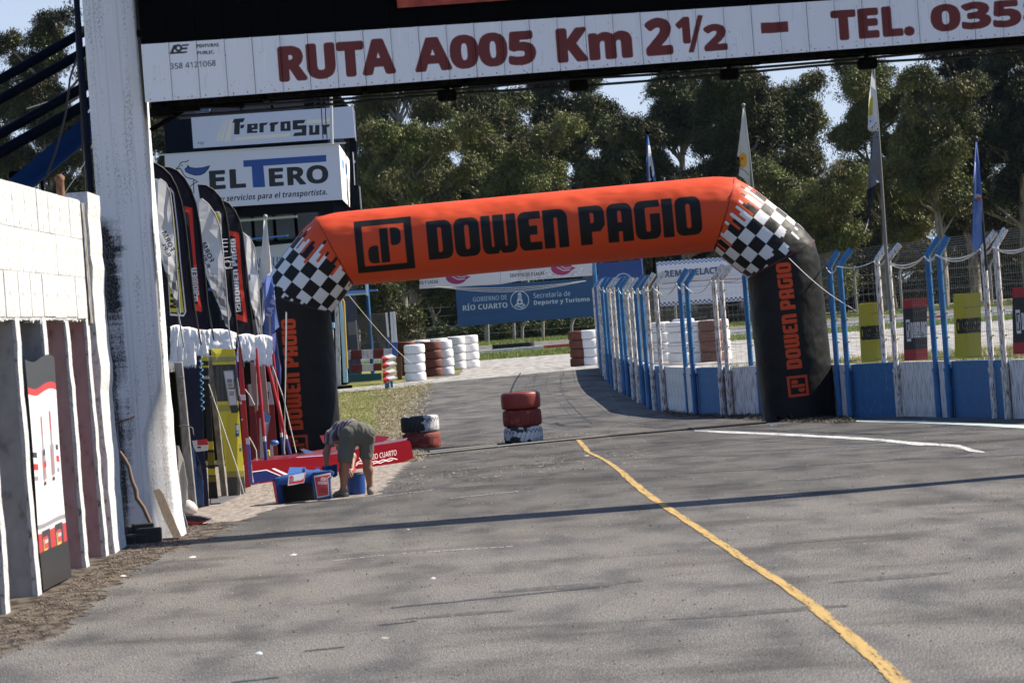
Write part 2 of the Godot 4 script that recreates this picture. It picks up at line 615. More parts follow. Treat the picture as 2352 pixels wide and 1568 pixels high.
func build_ground():
	jitter.seed = 5
	jitter.frequency = 0.35
	jitter.fractal_octaves = 4
	var dirt := ground_mat("dirt", 21, [[0.2, lin(0.045, 0.038, 0.032)], [0.5, lin(0.115, 0.097, 0.08)], [0.75, lin(0.21, 0.18, 0.15)]], [[0.25, Color(0.5, 0.46, 0.42)], [0.6, Color(0.95, 0.93, 0.9)], [1.0, Color.WHITE]])
	var field := ground_mat("field", 22, [[0.2, lin(0.09, 0.09, 0.03)], [0.5, lin(0.2, 0.19, 0.075)], [0.8, lin(0.4, 0.34, 0.18)]], [[0.25, Color(0.6, 0.7, 0.4)], [0.6, Color(0.95, 0.95, 0.8)], [1.0, Color.WHITE]])
	var asphalt := ground_mat("asphalt", 23, [[0.24, lin(0.025, 0.025, 0.025)], [0.42, lin(0.092, 0.088, 0.084)], [0.52, lin(0.135, 0.129, 0.122)], [0.68, lin(0.25, 0.24, 0.225)], [0.82, lin(0.42, 0.4, 0.375)]], [[0.2, Color(0.76, 0.76, 0.77)], [0.42, Color(0.9, 0.895, 0.89)], [0.6, Color(0.97, 0.965, 0.955)], [0.85, Color(1, 0.985, 0.965)]], 0.95, 0.3, 0.016, 0.35)
	var slabs := ground_mat("apron", 24, [[0.2, lin(0.22, 0.19, 0.165)], [0.5, lin(0.31, 0.275, 0.245)], [0.8, lin(0.4, 0.36, 0.33)]], [[0.25, Color(0.82, 0.8, 0.78)], [0.6, Color(0.95, 0.94, 0.92)], [1.0, Color.WHITE]])
	var pale := ground_mat("pale_track", 25, [[0.2, lin(0.26, 0.255, 0.245)], [0.5, lin(0.36, 0.355, 0.345)], [0.8, lin(0.45, 0.445, 0.435)]], [[0.25, Color(0.8, 0.78, 0.76)], [0.6, Color(0.96, 0.95, 0.93)], [1.0, Color.WHITE]])
	var straw := ground_mat("straw", 26, [[0.2, lin(0.1, 0.078, 0.05)], [0.5, lin(0.25, 0.2, 0.14)], [0.8, lin(0.42, 0.36, 0.27)]], [[0.25, Color(0.6, 0.62, 0.4)], [0.6, Color(0.95, 0.93, 0.9)], [1.0, Color.WHITE]])
	struct("ground", sheet([[-60, -500], [1500, -500]], [[-60, 500], [1500, 500]], 0.0, 0.0, Vector2(3, 9), Vector2(40, 90)), field, "flat grass and dirt ground of the circuit reaching the far trees")
	# the racing surface
	var lft := edge_from([[-60, 1540], [60, 1490], [130, 1462], [230, 1385], [300, 1318], [400, 1268], [480, 1238], [560, 1198], [640, 1166], [740, 1152], [860, 1140], [905, 1100], [960, 1045], [958, 1020], [925, 985], [935, 930], [972, 895], [990, 880], [1003, 862]])
	lft.push_front([-50, -5.2])
	var rgt := [[-50, 22], [80, 14.0], [90, 8.5], [97, 6.3], [105, 5.5], [120, 4.9], [140, 4.3], [160, 3.9], [185, 3.4], [260, 3.2]]
	# older, darker asphalt beyond the gantry; rubbed patches and tyre-polished lanes everywhere
	var nw := FastNoiseLite.new()
	nw.seed = 61
	nw.frequency = 1.0
	nw.fractal_octaves = 5
	nw.fractal_gain = 0.6
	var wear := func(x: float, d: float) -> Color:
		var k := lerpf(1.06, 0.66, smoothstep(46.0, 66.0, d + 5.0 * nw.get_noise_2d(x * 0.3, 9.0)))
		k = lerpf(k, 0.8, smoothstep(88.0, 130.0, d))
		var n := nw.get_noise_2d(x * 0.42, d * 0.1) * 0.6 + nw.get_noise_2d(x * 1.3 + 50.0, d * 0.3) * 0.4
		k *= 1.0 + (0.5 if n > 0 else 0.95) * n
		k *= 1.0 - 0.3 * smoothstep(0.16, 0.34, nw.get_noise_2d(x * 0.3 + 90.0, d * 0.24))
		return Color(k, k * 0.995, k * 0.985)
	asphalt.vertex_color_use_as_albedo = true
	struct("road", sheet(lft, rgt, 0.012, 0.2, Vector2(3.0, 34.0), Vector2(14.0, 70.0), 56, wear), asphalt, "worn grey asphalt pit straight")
	# bare earth at the foot of the pit wall
	var dl := [[-50, -9], [62, -9], [64, -9], [100, -9]]
	var dr := edge_from([[60, 1540], [170, 1490], [270, 1405], [340, 1345], [440, 1295], [560, 1242], [640, 1205], [720, 1180]])
	dr.push_front([-50, -4.9])
	struct("dirt_verge", sheet(dl, dr, 0.006, 0.14, Vector2(2.2, 22.0), Vector2(4, 14)), dirt, "strip of bare brown earth along the foot of the pit wall")
	# concrete apron in front of the stalls
	var al := [[63.5, -6.5], [98, -6.5]]
	var ar := edge_from([[520, 1232], [600, 1205], [680, 1185], [780, 1165], [900, 1145], [960, 1110], [1010, 1050], [1000, 1035]])
	struct("pit_apron", sheet(al, ar, 0.009, 0.09, Vector2(2.4, 24.0), Vector2(3, 20)), slabs, "dusty concrete apron in front of the pit stalls")
	# trampled straw where the verge meets the asphalt
	var sr := edge_from([[1020, 862], [1010, 885], [975, 935], [965, 990], [1000, 1022], [1020, 1042], [990, 1062]])
	var sl := edge_from([[930, 870], [900, 905], [872, 950], [865, 1000], [830, 1030], [800, 1062]])
	struct("straw_verge", sheet(sl, sr, 0.008, 0.16, Vector2(2.4, 30.0), Vector2(4, 20)), straw, "strip of dry trampled straw between grass and asphalt")
	# the crossing track and its kerb
	struct("cross_track", sheet([[173, -9], [178, -6.5], [184, -3.6], [190, -2.0], [226, -2.0]], [[173, -4.0], [178, -2.8], [184, 4], [190, 5], [226, 40]], 0.016, 0.12, Vector2(2, 16), Vector2(10, 60)), pale, "pale concrete of the crossing track beyond the tyre walls")
	struct("far_track", sheet([[262, -60], [285, -60]], [[262, 60], [285, 60]], 0.008, 0.0, Vector2(2, 16), Vector2(10, 60)), asphalt, "grey band of the track at the far bend")
	struct("right_track", sheet([[160, 4.5], [215, 4.0], [258, 6.0]], [[160, 60], [215, 60], [258, 60]], 0.02, 0.0, Vector2(2, 16), Vector2(10, 60)), pale, "pale track seen through the catch fence")
	# painted lines
	var yl := [[1318, 1008, 1330, 1008], [1345, 1040, 1360, 1041], [1383, 1058, 1399, 1060], [1415, 1082, 1432, 1082], [1432, 1100, 1452, 1099], [1478, 1140, 1502, 1140], [1560, 1195, 1586, 1196], [1640, 1250, 1668, 1250], [1712, 1300, 1742, 1300], [1790, 1350, 1824, 1350], [1855, 1400, 1892, 1400], [1912, 1450, 1954, 1450], [1970, 1500, 2015, 1500], [2030, 1560, 2080, 1560], [2130, 1650, 2190, 1650]]
	var yel := paint_mat(lin(0.43, 0.29, 0.105), lin(0.28, 0.2, 0.1), 71)
	struct("yellow_line", line_sheet(yl, 0.018), yel, "worn yellow painted line curving along the asphalt")
	var wl := [[1595, 989, 1595, 993], [1640, 991, 1650, 996], [1760, 995, 1760, 1001], [1900, 1002, 1900, 1008], [2000, 1008, 2000, 1014], [2060, 1013, 2060, 1020], [2110, 1018, 2110, 1026], [2150, 1020, 2150, 1026], [2205, 1024, 2200, 1032], [2240, 1035, 2230, 1040], [2262, 1040, 2262, 1043]]
	var whl := paint_mat(lin(0.48, 0.48, 0.465), lin(0.26, 0.255, 0.25), 72)
	struct("white_line", line_sheet(wl, 0.018), whl, "white painted line running out from the catch fence")
	var gl := [[1900, 966, 1900, 969], [2100, 968, 2100, 973], [2250, 974, 2250, 980], [2400, 981, 2400, 989]]
	struct("green_edge_line", line_sheet(gl, 0.018), mat(lin(0.4, 0.46, 0.43), 0.8), "faded pale line on the asphalt at the foot of the fence")
	# white and red kerb at the far bend
	for i in 24:
		var st := mb()
		var x := -9.0 + i * 1.5
		box(st, Vector3(x + 0.75, rise(252) + 0.07, -252 - 0.1 * i), Vector3(1.48, 0.16, 1.4))
		struct("kerb", st, mat(lin(0.35, 0.05, 0.045), 0.8) if i % 4 == 3 else mat(lin(0.6, 0.6, 0.58), 0.8), "%s kerb block at the far bend, number %d counted from the left" % ["red" if i % 4 == 3 else "white", i + 1])
	# cracks, cables and tar
	var tar := mat(lin(0.012, 0.012, 0.012), 0.6)
	var cracks := [[[1480, 832], [1462, 838], [1440, 850], [1432, 868]], [[1300, 845], [1290, 870], [1285, 890], [1293, 905], [1310, 930], [1340, 960], [1362, 975]], [[1232, 855], [1225, 875], [1205, 888], [1222, 895], [1240, 900]], [[1400, 868], [1392, 885], [1398, 905], [1420, 935], [1445, 958]],
		[[1010, 865], [1150, 853], [1310, 838]], [[945, 1078], [1100, 1062], [1200, 1048]], [[1340, 965], [1420, 972], [1500, 984]], [[1520, 1004], [1700, 988], [1900, 1001], [2100, 995], [2352, 986]], [[1700, 1040], [1900, 1030], [2100, 1024], [2352, 1010]], [[990, 1010], [1090, 1001], [1180, 990]],
		[[1215, 905], [1330, 893], [1430, 880]], [[1200, 925], [1300, 914]], [[1050, 940], [1160, 930]], [[1300, 938], [1470, 925]], [[1150, 880], [1290, 868], [1400, 858]], [[1180, 895], [1330, 880]], [[1100, 905], [1210, 896]], [[1460, 965], [1620, 972], [1730, 984]], [[1640, 1010], [1900, 1024], [2200, 1012]], [[1500, 1020], [1640, 1014]], [[1420, 1060], [1600, 1048], [1700, 1050]], [[1020, 1085], [1200, 1070], [1310, 1068]], [[1800, 1075], [2000, 1062], [2352, 1046]], [[1000, 1125], [1150, 1115]], [[1560, 1090], [1800, 1078]],
		[[700, 1500], [790, 1490]], [[870, 1440], [960, 1430]], [[530, 1572], [640, 1560]], [[900, 1400], [1100, 1380], [1400, 1350]], [[1260, 905], [1310, 898], [1400, 893]], [[1290, 925], [1400, 915]], [[1310, 950], [1420, 945]]]
	var cr := mb()
	for c in cracks:
		ground_line(cr, c, 0.016, 0.012)
	tag(struct("road_crack", cr, tar, "tar filled cracks wandering over the asphalt"), "", "", "", "")
	var cb := [[[720, 1078], [850, 1063], [950, 1050], [1100, 1034], [1250, 1019], [1396, 1005], [1580, 989], [1760, 974]], [[985, 1042], [1060, 1034], [1140, 1026]]]
	for i in 2:
		var pts := []
		for p in dense(cb[i], 14):
			pts.append(ground_at(p.x, p.y) + Vector3(0, 0.03, 0))
		var st := mb()
		tube(st, pts, 0.03, 6)
		tag(obj("cable", st, m_black), ["long black cable lying right across the track in front of the tyre stacks", "short black cable end lying behind the long one by the tall tyre stack"][i], "cable")
	# rubbed-in dark patches
	var stain := worn("stain", 35, [[0.0, lin(0.03, 0.028, 0.026)], [0.6, lin(0.06, 0.055, 0.05)], [1.0, lin(0.11, 0.1, 0.09)]], Vector3(2, 1, 0.2), 0.9)
	var sst := mb()
	for p in [[1920, 1034, 110, 5], [1880, 1098, 90, 4], [2330, 1040, 120, 8], [1560, 985, 60, 4], [1500, 1130, 26, 9], [1100, 1190, 70, 3], [1750, 1410, 200, 5], [1310, 1350, 160, 5], [1060, 1415, 130, 3], [2050, 1330, 140, 4], [1930, 1240, 160, 3]]:
		var ring := []
		for k in 26:
			var a := TAU * k / 26
			var w: float = 1.0 + 0.35 * jitter.get_noise_2d(p[0] + cos(a) * 40.0, p[1] + sin(a) * 40.0)
			ring.append(ground_at(p[0] + cos(a) * p[2] * w, p[1] + sin(a) * p[3] * w - cos(a) * p[2] * w * 0.08) + Vector3(0, 0.0145, 0))
		var mid := ground_at(p[0], p[1]) + Vector3(0, 0.0145, 0)
		for k in 26:
			tri(sst, mid, ring[k], ring[(k + 1) % 26])
	struct("road_stain", sst, stain, "dark rubbed patches on the asphalt")
	build_grass()
func paint_mat(c: Color, thin: Color, sd: int) -> StandardMaterial3D:
	# road paint with chipped edges, bare spots and worn patches
	var w := 48
	var h := 1024
	var im := Image.create_empty(w, h, false, Image.FORMAT_RGBA8)
	var n := FastNoiseLite.new()
	n.seed = sd
	n.frequency = 0.09
	n.fractal_octaves = 4
	for y in h:
		var wide := 0.5 * n.get_noise_2d(900.0, y * 0.16)
		for x in w:
			var u := absf(float(x) / (w - 1) * 2.0 - 1.0)
			var a := n.get_noise_2d(x * 1.6, y * 0.9)
			var b := n.get_noise_2d(x * 0.5 + 400.0, y * 0.14)
			var wear := a * 0.7 + b * 0.6 + smoothstep(0.6, 1.0, u) * 0.42 + wide * 0.3
			var t := clampf(wear * 1.4 + 0.25, 0.0, 1.0)
			var q := c.lerp(thin, t)
			q.a = 0.0 if wear > 0.36 else 1.0
			im.set_pixel(x, y, q)
	var m := StandardMaterial3D.new()
	m.albedo_texture = ImageTexture.create_from_image(im)
	m.transparency = BaseMaterial3D.TRANSPARENCY_ALPHA_SCISSOR
	m.alpha_scissor_threshold = 0.5
	m.roughness = 0.85
	m.metallic_specular = 0.2
	return m
func line_sheet(rows: Array, lift: float) -> SurfaceTool:
	var st := mb()
	var pts := []
	for i in rows.size() - 1:
		for k in 8:
			var r := []
			for q in 4:
				r.append(lerpf(rows[i][q], rows[i + 1][q], k / 8.0))
			pts.append(r)
	pts.append(rows[-1])
	var n := 0
	var prev := []
	var v := 0.0
	for r in pts:
		n += 1
		var w := jitter.get_noise_2d(n * 1.4, 3.0) * 2.6
		var a := ground_at(r[0] + w * 0.6, r[1]) + Vector3(0, lift, 0)
		var b := ground_at(r[2] + w, r[3]) + Vector3(0, lift, 0)
		if prev:
			var v1: float = v + (a - prev[0]).length() / 24.0
			quad(st, prev[0], prev[1], b, a, Vector2(0, v), Vector2(1, v1))
			v = v1
		prev = [a, b]
	return st
func dense(pts: Array, per: int) -> Array:
	var o := []
	for i in pts.size() - 1:
		for k in per:
			var t := float(k) / per
			o.append(Vector2(lerpf(pts[i][0], pts[i + 1][0], t), lerpf(pts[i][1], pts[i + 1][1], t)))
	o.append(Vector2(pts[-1][0], pts[-1][1]))
	return o
func ground_line(st: SurfaceTool, pts: Array, w: float, lift: float):
	var prev := []
	var list := dense(pts, 10)
	for i in list.size():
		var p: Vector2 = list[i]
		var q: Vector2 = list[mini(i + 1, list.size() - 1)] - list[maxi(i - 1, 0)]
		var g := ground_at(p.x + jitter.get_noise_2d(p.x * 0.6, p.y) * 5.0, p.y + jitter.get_noise_2d(p.y, p.x * 0.5) * 1.5) + Vector3(0, lift + 0.003, 0)
		var ww: float = w * (0.6 + 0.8 * absf(jitter.get_noise_2d(i * 7.0, p.x)))
		var side := Vector3(ww, 0, 0) if absf(q.y) > absf(q.x) * 0.4 else Vector3(0, 0, ww * 5.0)
		if prev:
			quad(st, prev[0], prev[1], g + side, g - side)
		prev = [g - side, g + side]
func scatter(called: String, label: String, m: Material, mesh: Mesh, n: int, sd: int, pick: Callable, size: Vector2, tones: Array):
	rng.seed = sd
	var mm := MultiMesh.new()
	mm.transform_format = MultiMesh.TRANSFORM_3D
	mm.use_colors = true
	mm.mesh = mesh
	mm.instance_count = n
	for i in n:
		var p: Vector3 = pick.call()
		var s := rng.randf_range(size.x, size.y)
		var b := Basis(Vector3.UP, rng.randf() * TAU) * Basis(Vector3.RIGHT, rng.randf_range(-0.3, 0.3))
		mm.set_instance_transform(i, Transform3D(b.scaled(Vector3(s, s * rng.randf_range(0.7, 1.3), s)), p))
		var c: Color = tones[rng.randi() % tones.size()]
		mm.set_instance_color(i, c * rng.randf_range(0.75, 1.25))
	var o := MultiMeshInstance3D.new()
	o.multimesh = mm
	o.material_override = m
	o.name = numbered(called)
	add_child(o)
	tag(o, label, "grass" if called.contains("grass") else "litter", "", "stuff")
func leaf_material(rough := 0.6) -> StandardMaterial3D:
	var m := StandardMaterial3D.new()
	m.vertex_color_use_as_albedo = true
	m.roughness = rough
	m.metallic_specular = 0.35
	m.cull_mode = BaseMaterial3D.CULL_DISABLED
	return m
func build_grass():
	var st := mb()
	rng.seed = 9
	for i in 9:
		var a := rng.randf() * TAU
		var r := rng.randf() * 0.05
		var b := Vector3(cos(a) * r, 0, sin(a) * r)
		var h := rng.randf_range(0.06, 0.12)
		var lean := Vector3(rng.randf_range(-0.06, 0.06), h, rng.randf_range(-0.06, 0.06))
		var w := Vector3(cos(a + 1.5), 0, sin(a + 1.5)) * 0.006
		tri(st, b - w, b + lean, b + w)
	var tuft := st.commit()
	var gm := leaf_material(0.8)
	var green := [Color(0.13, 0.17, 0.035), Color(0.24, 0.26, 0.07), Color(0.36, 0.33, 0.13), Color(0.5, 0.43, 0.22), Color(0.5, 0.43, 0.22)]
	var dry := [Color(0.44, 0.38, 0.28), Color(0.3, 0.25, 0.18), Color(0.2, 0.165, 0.11), Color(0.13, 0.11, 0.07)]
	scatter("verge_grass", "patchy green and yellow grass on the verge behind the left leg of the arch", gm, tuft, 15000, 91, func():
		var d := rng.randf_range(92, 176)
		var x := rng.randf_range(-6.5, -2.7)
		return Vector3(x, rise(d), -d), Vector2(0.25, 0.6), green)
	var stp := mb()
	for i in 5:
		var a := rng.randf() * TAU
		var b := Vector3(rng.randf_range(-0.1, 0.1), 0.012, rng.randf_range(-0.1, 0.1))
		var dir := Vector3(cos(a), rng.randf_range(0.0, 0.3), sin(a)) * rng.randf_range(0.05, 0.11)
		tri(stp, b, b + dir + Vector3(0, 0.012, 0), b + Vector3(-sin(a), 0, cos(a)) * 0.02)
	var straws := stp.commit()
	scatter("straw_litter", "dry straw and leaf litter between the grass and the asphalt", gm, straws, 5200, 92, func():
		var p := Vector2(rng.randf_range(860, 1005), rng.randf_range(880, 1062))
		p.x = clampf(p.x, 0.0, lerpf(990, 965, clampf((p.y - 880) / 100.0, 0, 1)) + rng.randf_range(-30, 12))
		return ground_at(p.x, p.y) + Vector3(0, 0.012, 0), Vector2(0.4, 0.95), dry)
	scatter("road_litter", "dry leaf litter scattered thinly over the asphalt near the bent man and the tyres", gm, straws, 1500, 93, func():
		var p := Vector2(rng.randf_range(560, 1500), 0)
		p.y = 1125 - (p.x - 700) * 0.1 + rng.randfn() * 16.0 if rng.randf() < 0.5 else 1043 - (p.x - 960) * 0.11 + rng.randfn() * 8.0
		return ground_at(p.x, p.y) + Vector3(0, 0.014, 0), Vector2(0.2, 0.55), dry)
	scatter("far_grass", "bright green grass beyond the crossing track", gm, tuft, 26000, 94, func():
		var d := rng.randf_range(226, 243) if rng.randf() < 0.5 else rng.randf_range(288, 305)
		var x := rng.randf_range(-14, 32)
		return Vector3(x, rise(d), -d), Vector2(0.9, 2.0), [Color(0.08, 0.16, 0.03), Color(0.14, 0.24, 0.05), Color(0.22, 0.26, 0.07), Color(0.34, 0.32, 0.12)])
	scatter("infield_grass", "yellowing infield grass seen through the catch fence", gm, tuft, 22000, 95, func():
		var d := rng.randf_range(100, 160)
		var x := rng.randf_range(7.5 if d < 110.0 else 5.5, 24)
		return Vector3(x, rise(d), -d), Vector2(1.0, 2.2), green)
	scatter("fence_litter", "dark leaf litter and soil gathered along the foot of the catch fence", gm, straws, 3200, 98, func():
		var x := rng.randf_range(1392, 1960)
		var y := 850.0 + 100.0 * smoothstep(1392.0, 1560.0, x) + 14.0 * smoothstep(1560.0, 1900.0, x) + rng.randf_range(-6, 10)
		return ground_at(x, y) + Vector3(0, 0.012, 0), Vector2(0.4, 1.2), [Color(0.05, 0.04, 0.03), Color(0.09, 0.07, 0.05), Color(0.03, 0.03, 0.02), Color(0.16, 0.13, 0.09)])
	# grit and pebbles
	var peb := mb()
	lathe(peb, [Vector2(0.0, -0.2), Vector2(0.8, 0.0), Vector2(1.0, 0.35), Vector2(0.6, 0.75), Vector2(0.0, 0.85)], 6)
	var pebble := peb.commit()
	scatter("pit_rubble", "small stones and crumbs of earth along the foot of the pit wall", leaf_material(0.95), pebble, 3000, 96, func():
		var d := rng.randf_range(38, 66)
		return Vector3(-4.4 + absf(rng.randfn()) * 0.42, 0.006, -d), Vector2(0.003, 0.013), [Color(0.2, 0.16, 0.12), Color(0.12, 0.09, 0.07), Color(0.08, 0.06, 0.05), Color(0.26, 0.22, 0.18)])
	scatter("road_grit", "loose pale and dark grit lying on the asphalt", leaf_material(0.95), pebble, 3800, 97, func():
		var d := 31.0 + 75.0 * pow(rng.randf(), 1.5)
		return Vector3(rng.randf_range(-4.2, 9.0), 0.013, -d), Vector2(0.003, 0.008), [Color(0.45, 0.43, 0.4), Color(0.06, 0.06, 0.06), Color(0.3, 0.28, 0.25), Color(0.04, 0.04, 0.04)])

# ================================================================ the sign gantry over the track
func build_gantry():
	var zf := -59.5
	var left := at(333, 235, 59.5).x
	var bot := at(333, 235, 59.5).y
	var g := thing("sign_gantry", "broad sign gantry spanning the track with red lettering on white sheet metal", "gantry", Vector3(left, 0, zf))
	var pan_w := 42 * 0.3165
	var pan_h := 0.7
	var pk := 150.0
	var cv := canvas(int(pan_w * pk * 0.82), int(pan_h * pk), lin(0.74, 0.75, 0.775))
	# metres across the sign, downwards from 0.7 m above its lower edge; only the part that is lettered is stored
	var mt := Transform2D(Vector2(pk, 0), Vector2(0, pk), Vector2.ZERO)
	rng.seed = 51
	for i in 260:
		var x := rng.randf() * 10.0
		var y := rng.randf() * 0.7
		var e := rng.randf_range(0.64, 0.8)
		rect(cv, x, y, rng.randf_range(0.004, 0.02), rng.randf_range(0.03, 0.3), lin(e, e, e * 1.03), mt)
	for i in 300:
		var x := rng.randf() * 10.0
		var y := 0.7 - 0.66 * pow(rng.randf(), 2.0)
		var e := rng.randf_range(0.2, 0.5)
		poly(cv, [ellipse(x, y, rng.randf_range(0.002, 0.007), rng.randf_range(0.002, 0.009), 8)], lin(e, e * 0.9, e * 0.8), mt)
	var red := lin(0.125, 0.01, 0.008)
	var put := func(s: String, kind: String, c: String, x0: float, y0: float, x1: float, y1: float, col: Color):
		# lower left and upper right corners of a word in the picture
		var a := pa(c, x0, y0, 59.5)
		var b := pa(c, x1, y1, 59.5)
		text(cv, s, a.x - left, pan_h - (b.y - bot), b.x - a.x, b.y - a.y, col, kind, mt)
	for q in [["RUTA", "P", 878, 503, 1578, 228, "blackheavy"], ["A005", "P", 1710, 448, 2440, 178, "blackheavy"], ["PINTURAS", "P", 370, 292, 504, 262, "bold"], ["PUBLIC.", "P", 374, 334, 478, 306, "bold"], ["358 4121068", "P", 208, 424, 484, 368, "regular"],
		["Km", "V", 336, 273, 652, 100, "blackheavy"], ["2", "V", 720, 243, 826, 72, "blackheavy"], ["1", "V", 851, 191, 904, 70, "blackheavy"], ["2", "V", 972, 223, 1064, 99, "blackheavy"], ["TEL.", "V", 1525, 180, 1872, 18, "blackheavy"], ["0358", "V", 1955, 142, 2472, -18, "blackheavy"]]:
		put.call(q[0], q[6], q[1], q[2], q[3], q[4], q[5], red if q[6] == "blackheavy" else lin(0.012, 0.012, 0.012))
	var trace := func(c: String, pts: Array, col: Color):
		var ol := []
		for p in pts:
			var w := pa(c, p[0], p[1], 59.5)
			ol.append(Vector2(w.x - left, pan_h - (w.y - bot)))
		poly(cv, [ol], col, mt)
	trace.call("V", [[903, 226], [925, 226], [964, 66], [942, 66]], red)
	trace.call("V", [[1217, 145], [1335, 137], [1332, 92], [1215, 99]], red)
	for q in [[[228, 276], [244, 274], [226, 318], [312, 312], [308, 322], [204, 332]], [[280, 272], [322, 268], [318, 278], [277, 281]], [[274, 292], [314, 289], [310, 300], [271, 302]]]:
		trace.call("P", q, m_ink)
	var ring_a := []
	var ring_b := []
	for k in 20:
		ring_a.append([258 + 23 * cos(TAU * k / 20), 293 + 23 * sin(TAU * k / 20)])
		ring_b.append([258 + 11 * cos(TAU * k / 20), 293 + 11 * sin(TAU * k / 20)])
	trace.call("P", ring_a, m_ink)
	trace.call("P", ring_b, lin(0.74, 0.75, 0.775))
	var white_sheet := printed(cv, 0.5)
	var sheet_w := pan_w * 0.82
	var black_sheet := mat(lin(0.003, 0.003, 0.0035), 0.9, 0.0, 0.1)
	var pw := 0.3165
	for i in 42:
		var x0 := i * pw
		var h0 := 0.662 - x0 * 0.0121
		var h1 := 0.662 - (x0 + pw) * 0.0121
		var st := mb()
		var y0 := bot
		# a folded sheet: flat face with a raised lip at its left edge
		var zz := 0.0 if i % 2 == 0 else -0.006
		# pressed profile: flat, then a narrow raised rib
		var prof := [[0.001, zz], [pw - 0.03, zz], [pw - 0.022, 0.016], [pw - 0.008, 0.016], [pw - 0.002, zz - 0.006]]
		for k in 4:
			var xa: float = x0 + prof[k][0]
			var xb: float = x0 + prof[k + 1][0]
			quad(st, Vector3(xa, y0 + h0, prof[k][1]), Vector3(xb, y0 + h1, prof[k + 1][1]), Vector3(xb, y0, prof[k + 1][1]), Vector3(xa, y0, prof[k][1]), Vector2(fmod(xa, sheet_w - 0.5) / sheet_w if xa > sheet_w - 0.2 else xa / sheet_w, 1.0 - h0 / pan_h) if xa < sheet_w - 0.2 else Vector2(0.165, 1.0 - h0 / pan_h), Vector2(xb / sheet_w, 1.0) if xa < sheet_w - 0.2 else Vector2(0.175, 1.0))
			quad(st, Vector3(xb, y0 + h1, prof[k + 1][1] - 0.012), Vector3(xa, y0 + h0, prof[k][1] - 0.012), Vector3(xa, y0, prof[k][1] - 0.012), Vector3(xb, y0, prof[k + 1][1] - 0.012), Vector2(0, 0), Vector2(0.01, 0.01))
		var o := obj("white_panel", st, white_sheet, g)
		var rv := mb()
		for k in 2:
			lathe_z(rv, Vector3(x0 + 0.06 + k * 0.16, y0 + 0.03, zz + 0.002), 0.008)
		tag(obj("rivet", rv, m_rusty, o), "", "", "", "stuff")
		var sb := mb()
		slab(sb, [Vector3(x0 + 0.002, y0 + h0 + 0.004, zz - 0.003), Vector3(x0 + pw - 0.004, y0 + h1 + 0.004, zz - 0.003), Vector3(x0 + pw - 0.004, y0 + 1.68, zz - 0.003), Vector3(x0 + 0.002, y0 + 1.68, zz - 0.003)], Vector3(0, 0, -0.02))
		obj("black_panel", sb, black_sheet, g)
	# the red board above, cut off by the top of the picture
	var rb := mb()
	var r0 := pa("P", 1600, 47, 59.4)
	slab(rb, [Vector3(r0.x - left, r0.y, 0.05), Vector3(r0.x - left + 7.0, r0.y - 0.02, 0.05), Vector3(r0.x - left + 7.0, r0.y + 0.78, 0.05), Vector3(r0.x - left, r0.y + 0.78, 0.05)], Vector3(0, 0, -0.04))
	obj("red_board", rb, worn("board_red", 43, [[0.0, lin(0.2, 0.02, 0.01)], [0.5, lin(0.3, 0.035, 0.015)], [1.0, lin(0.42, 0.08, 0.03)]], Vector3(1, 0.6, 1), 0.6), g)
	var rl := mb()
	quad(rl, Vector3(r0.x - left + 0.55, r0.y + 0.62, 0.054), Vector3(r0.x - left + 1.25, r0.y + 0.62, 0.054), Vector3(r0.x - left + 1.25, r0.y + 0.115, 0.054), Vector3(r0.x - left + 0.55, r0.y + 0.115, 0.054))
	obj("white_mark", rl, m_white, g)
	# truss beneath and behind
	var tr := mb()
	for z in [-0.2, -0.85]:
		box(tr, Vector3(6.7, bot - 0.02, z), Vector3(13.3, 0.08, 0.1))
		box(tr, Vector3(6.6, bot + 1.6, z), Vector3(13.3, 0.1, 0.1))
		box(tr, Vector3(6.6, bot + 0.8, z), Vector3(13.3, 0.08, 0.1))
	for i in 12:
		var x := 0.2 + i * 1.15
		box(tr, Vector3(x, bot - 0.03, -0.5), Vector3(0.06, 0.06, 0.7))
		box(tr, Vector3(x, bot + 0.8, -0.85), Vector3(0.08, 1.6, 0.08))
		tube(tr, [Vector3(x, bot - 0.05, -0.2), Vector3(x + 1.1, bot - 0.05, -0.85)], 0.02, 5)
	obj("truss", tr, m_dark_steel, g)
	var bk := mb()
	box(bk, Vector3(6.6, bot + 0.86, -0.93), Vector3(13.3, 1.6, 0.04))
	obj("back_cladding", bk, black_sheet, g)
	var rf := mb()
	box(rf, Vector3(6.6, bot + 1.7, -0.45), Vector3(13.4, 0.05, 1.0))
	obj("roof_sheet", rf, m_dark_steel, g)
	var cables := mb()
	for k in 2:
		var pts := []
		for i in 41:
			var t := i / 40.0
			pts.append(Vector3(13.0 * t + 0.2, bot - 0.08 - k * 0.03 - 0.03 * absf(sin(t * 9.0 + k)) - 0.02 * k, -0.5 - 0.2 * k))
		tube(cables, pts, 0.016, 5)
	obj("cable_run", cables, m_black, g)
	for q in [[1675, 228], [1030, 250], [1985, 140], [1330, 232]]:
		var p := at(q[0], q[1], 60.6)
		var lb := mb()
		bevel_box(lb, Vector3(p.x - left, bot - 0.16, -0.6), Vector3(0.22, 0.12, 0.3), 0.02)
		box(lb, Vector3(p.x - left, bot - 0.09, -0.6), Vector3(0.05, 0.08, 0.05))
		obj("lamp_housing", lb, m_dark_steel, g)
	# bracket at the pillar end
	var br := mb()
	box(br, Vector3(0.16, bot - 0.11, -0.5), Vector3(0.26, 0.1, 0.6))
	box(br, Vector3(0.34, bot - 0.09, -0.4), Vector3(0.5, 0.06, 0.3))
	tube(br, [Vector3(0.0, bot - 0.3, -0.5), Vector3(0.5, bot - 0.05, -0.5), Vector3(1.1, bot - 0.1, -0.5)], 0.03, 6)
	obj("bracket", br, m_dark_steel, g)
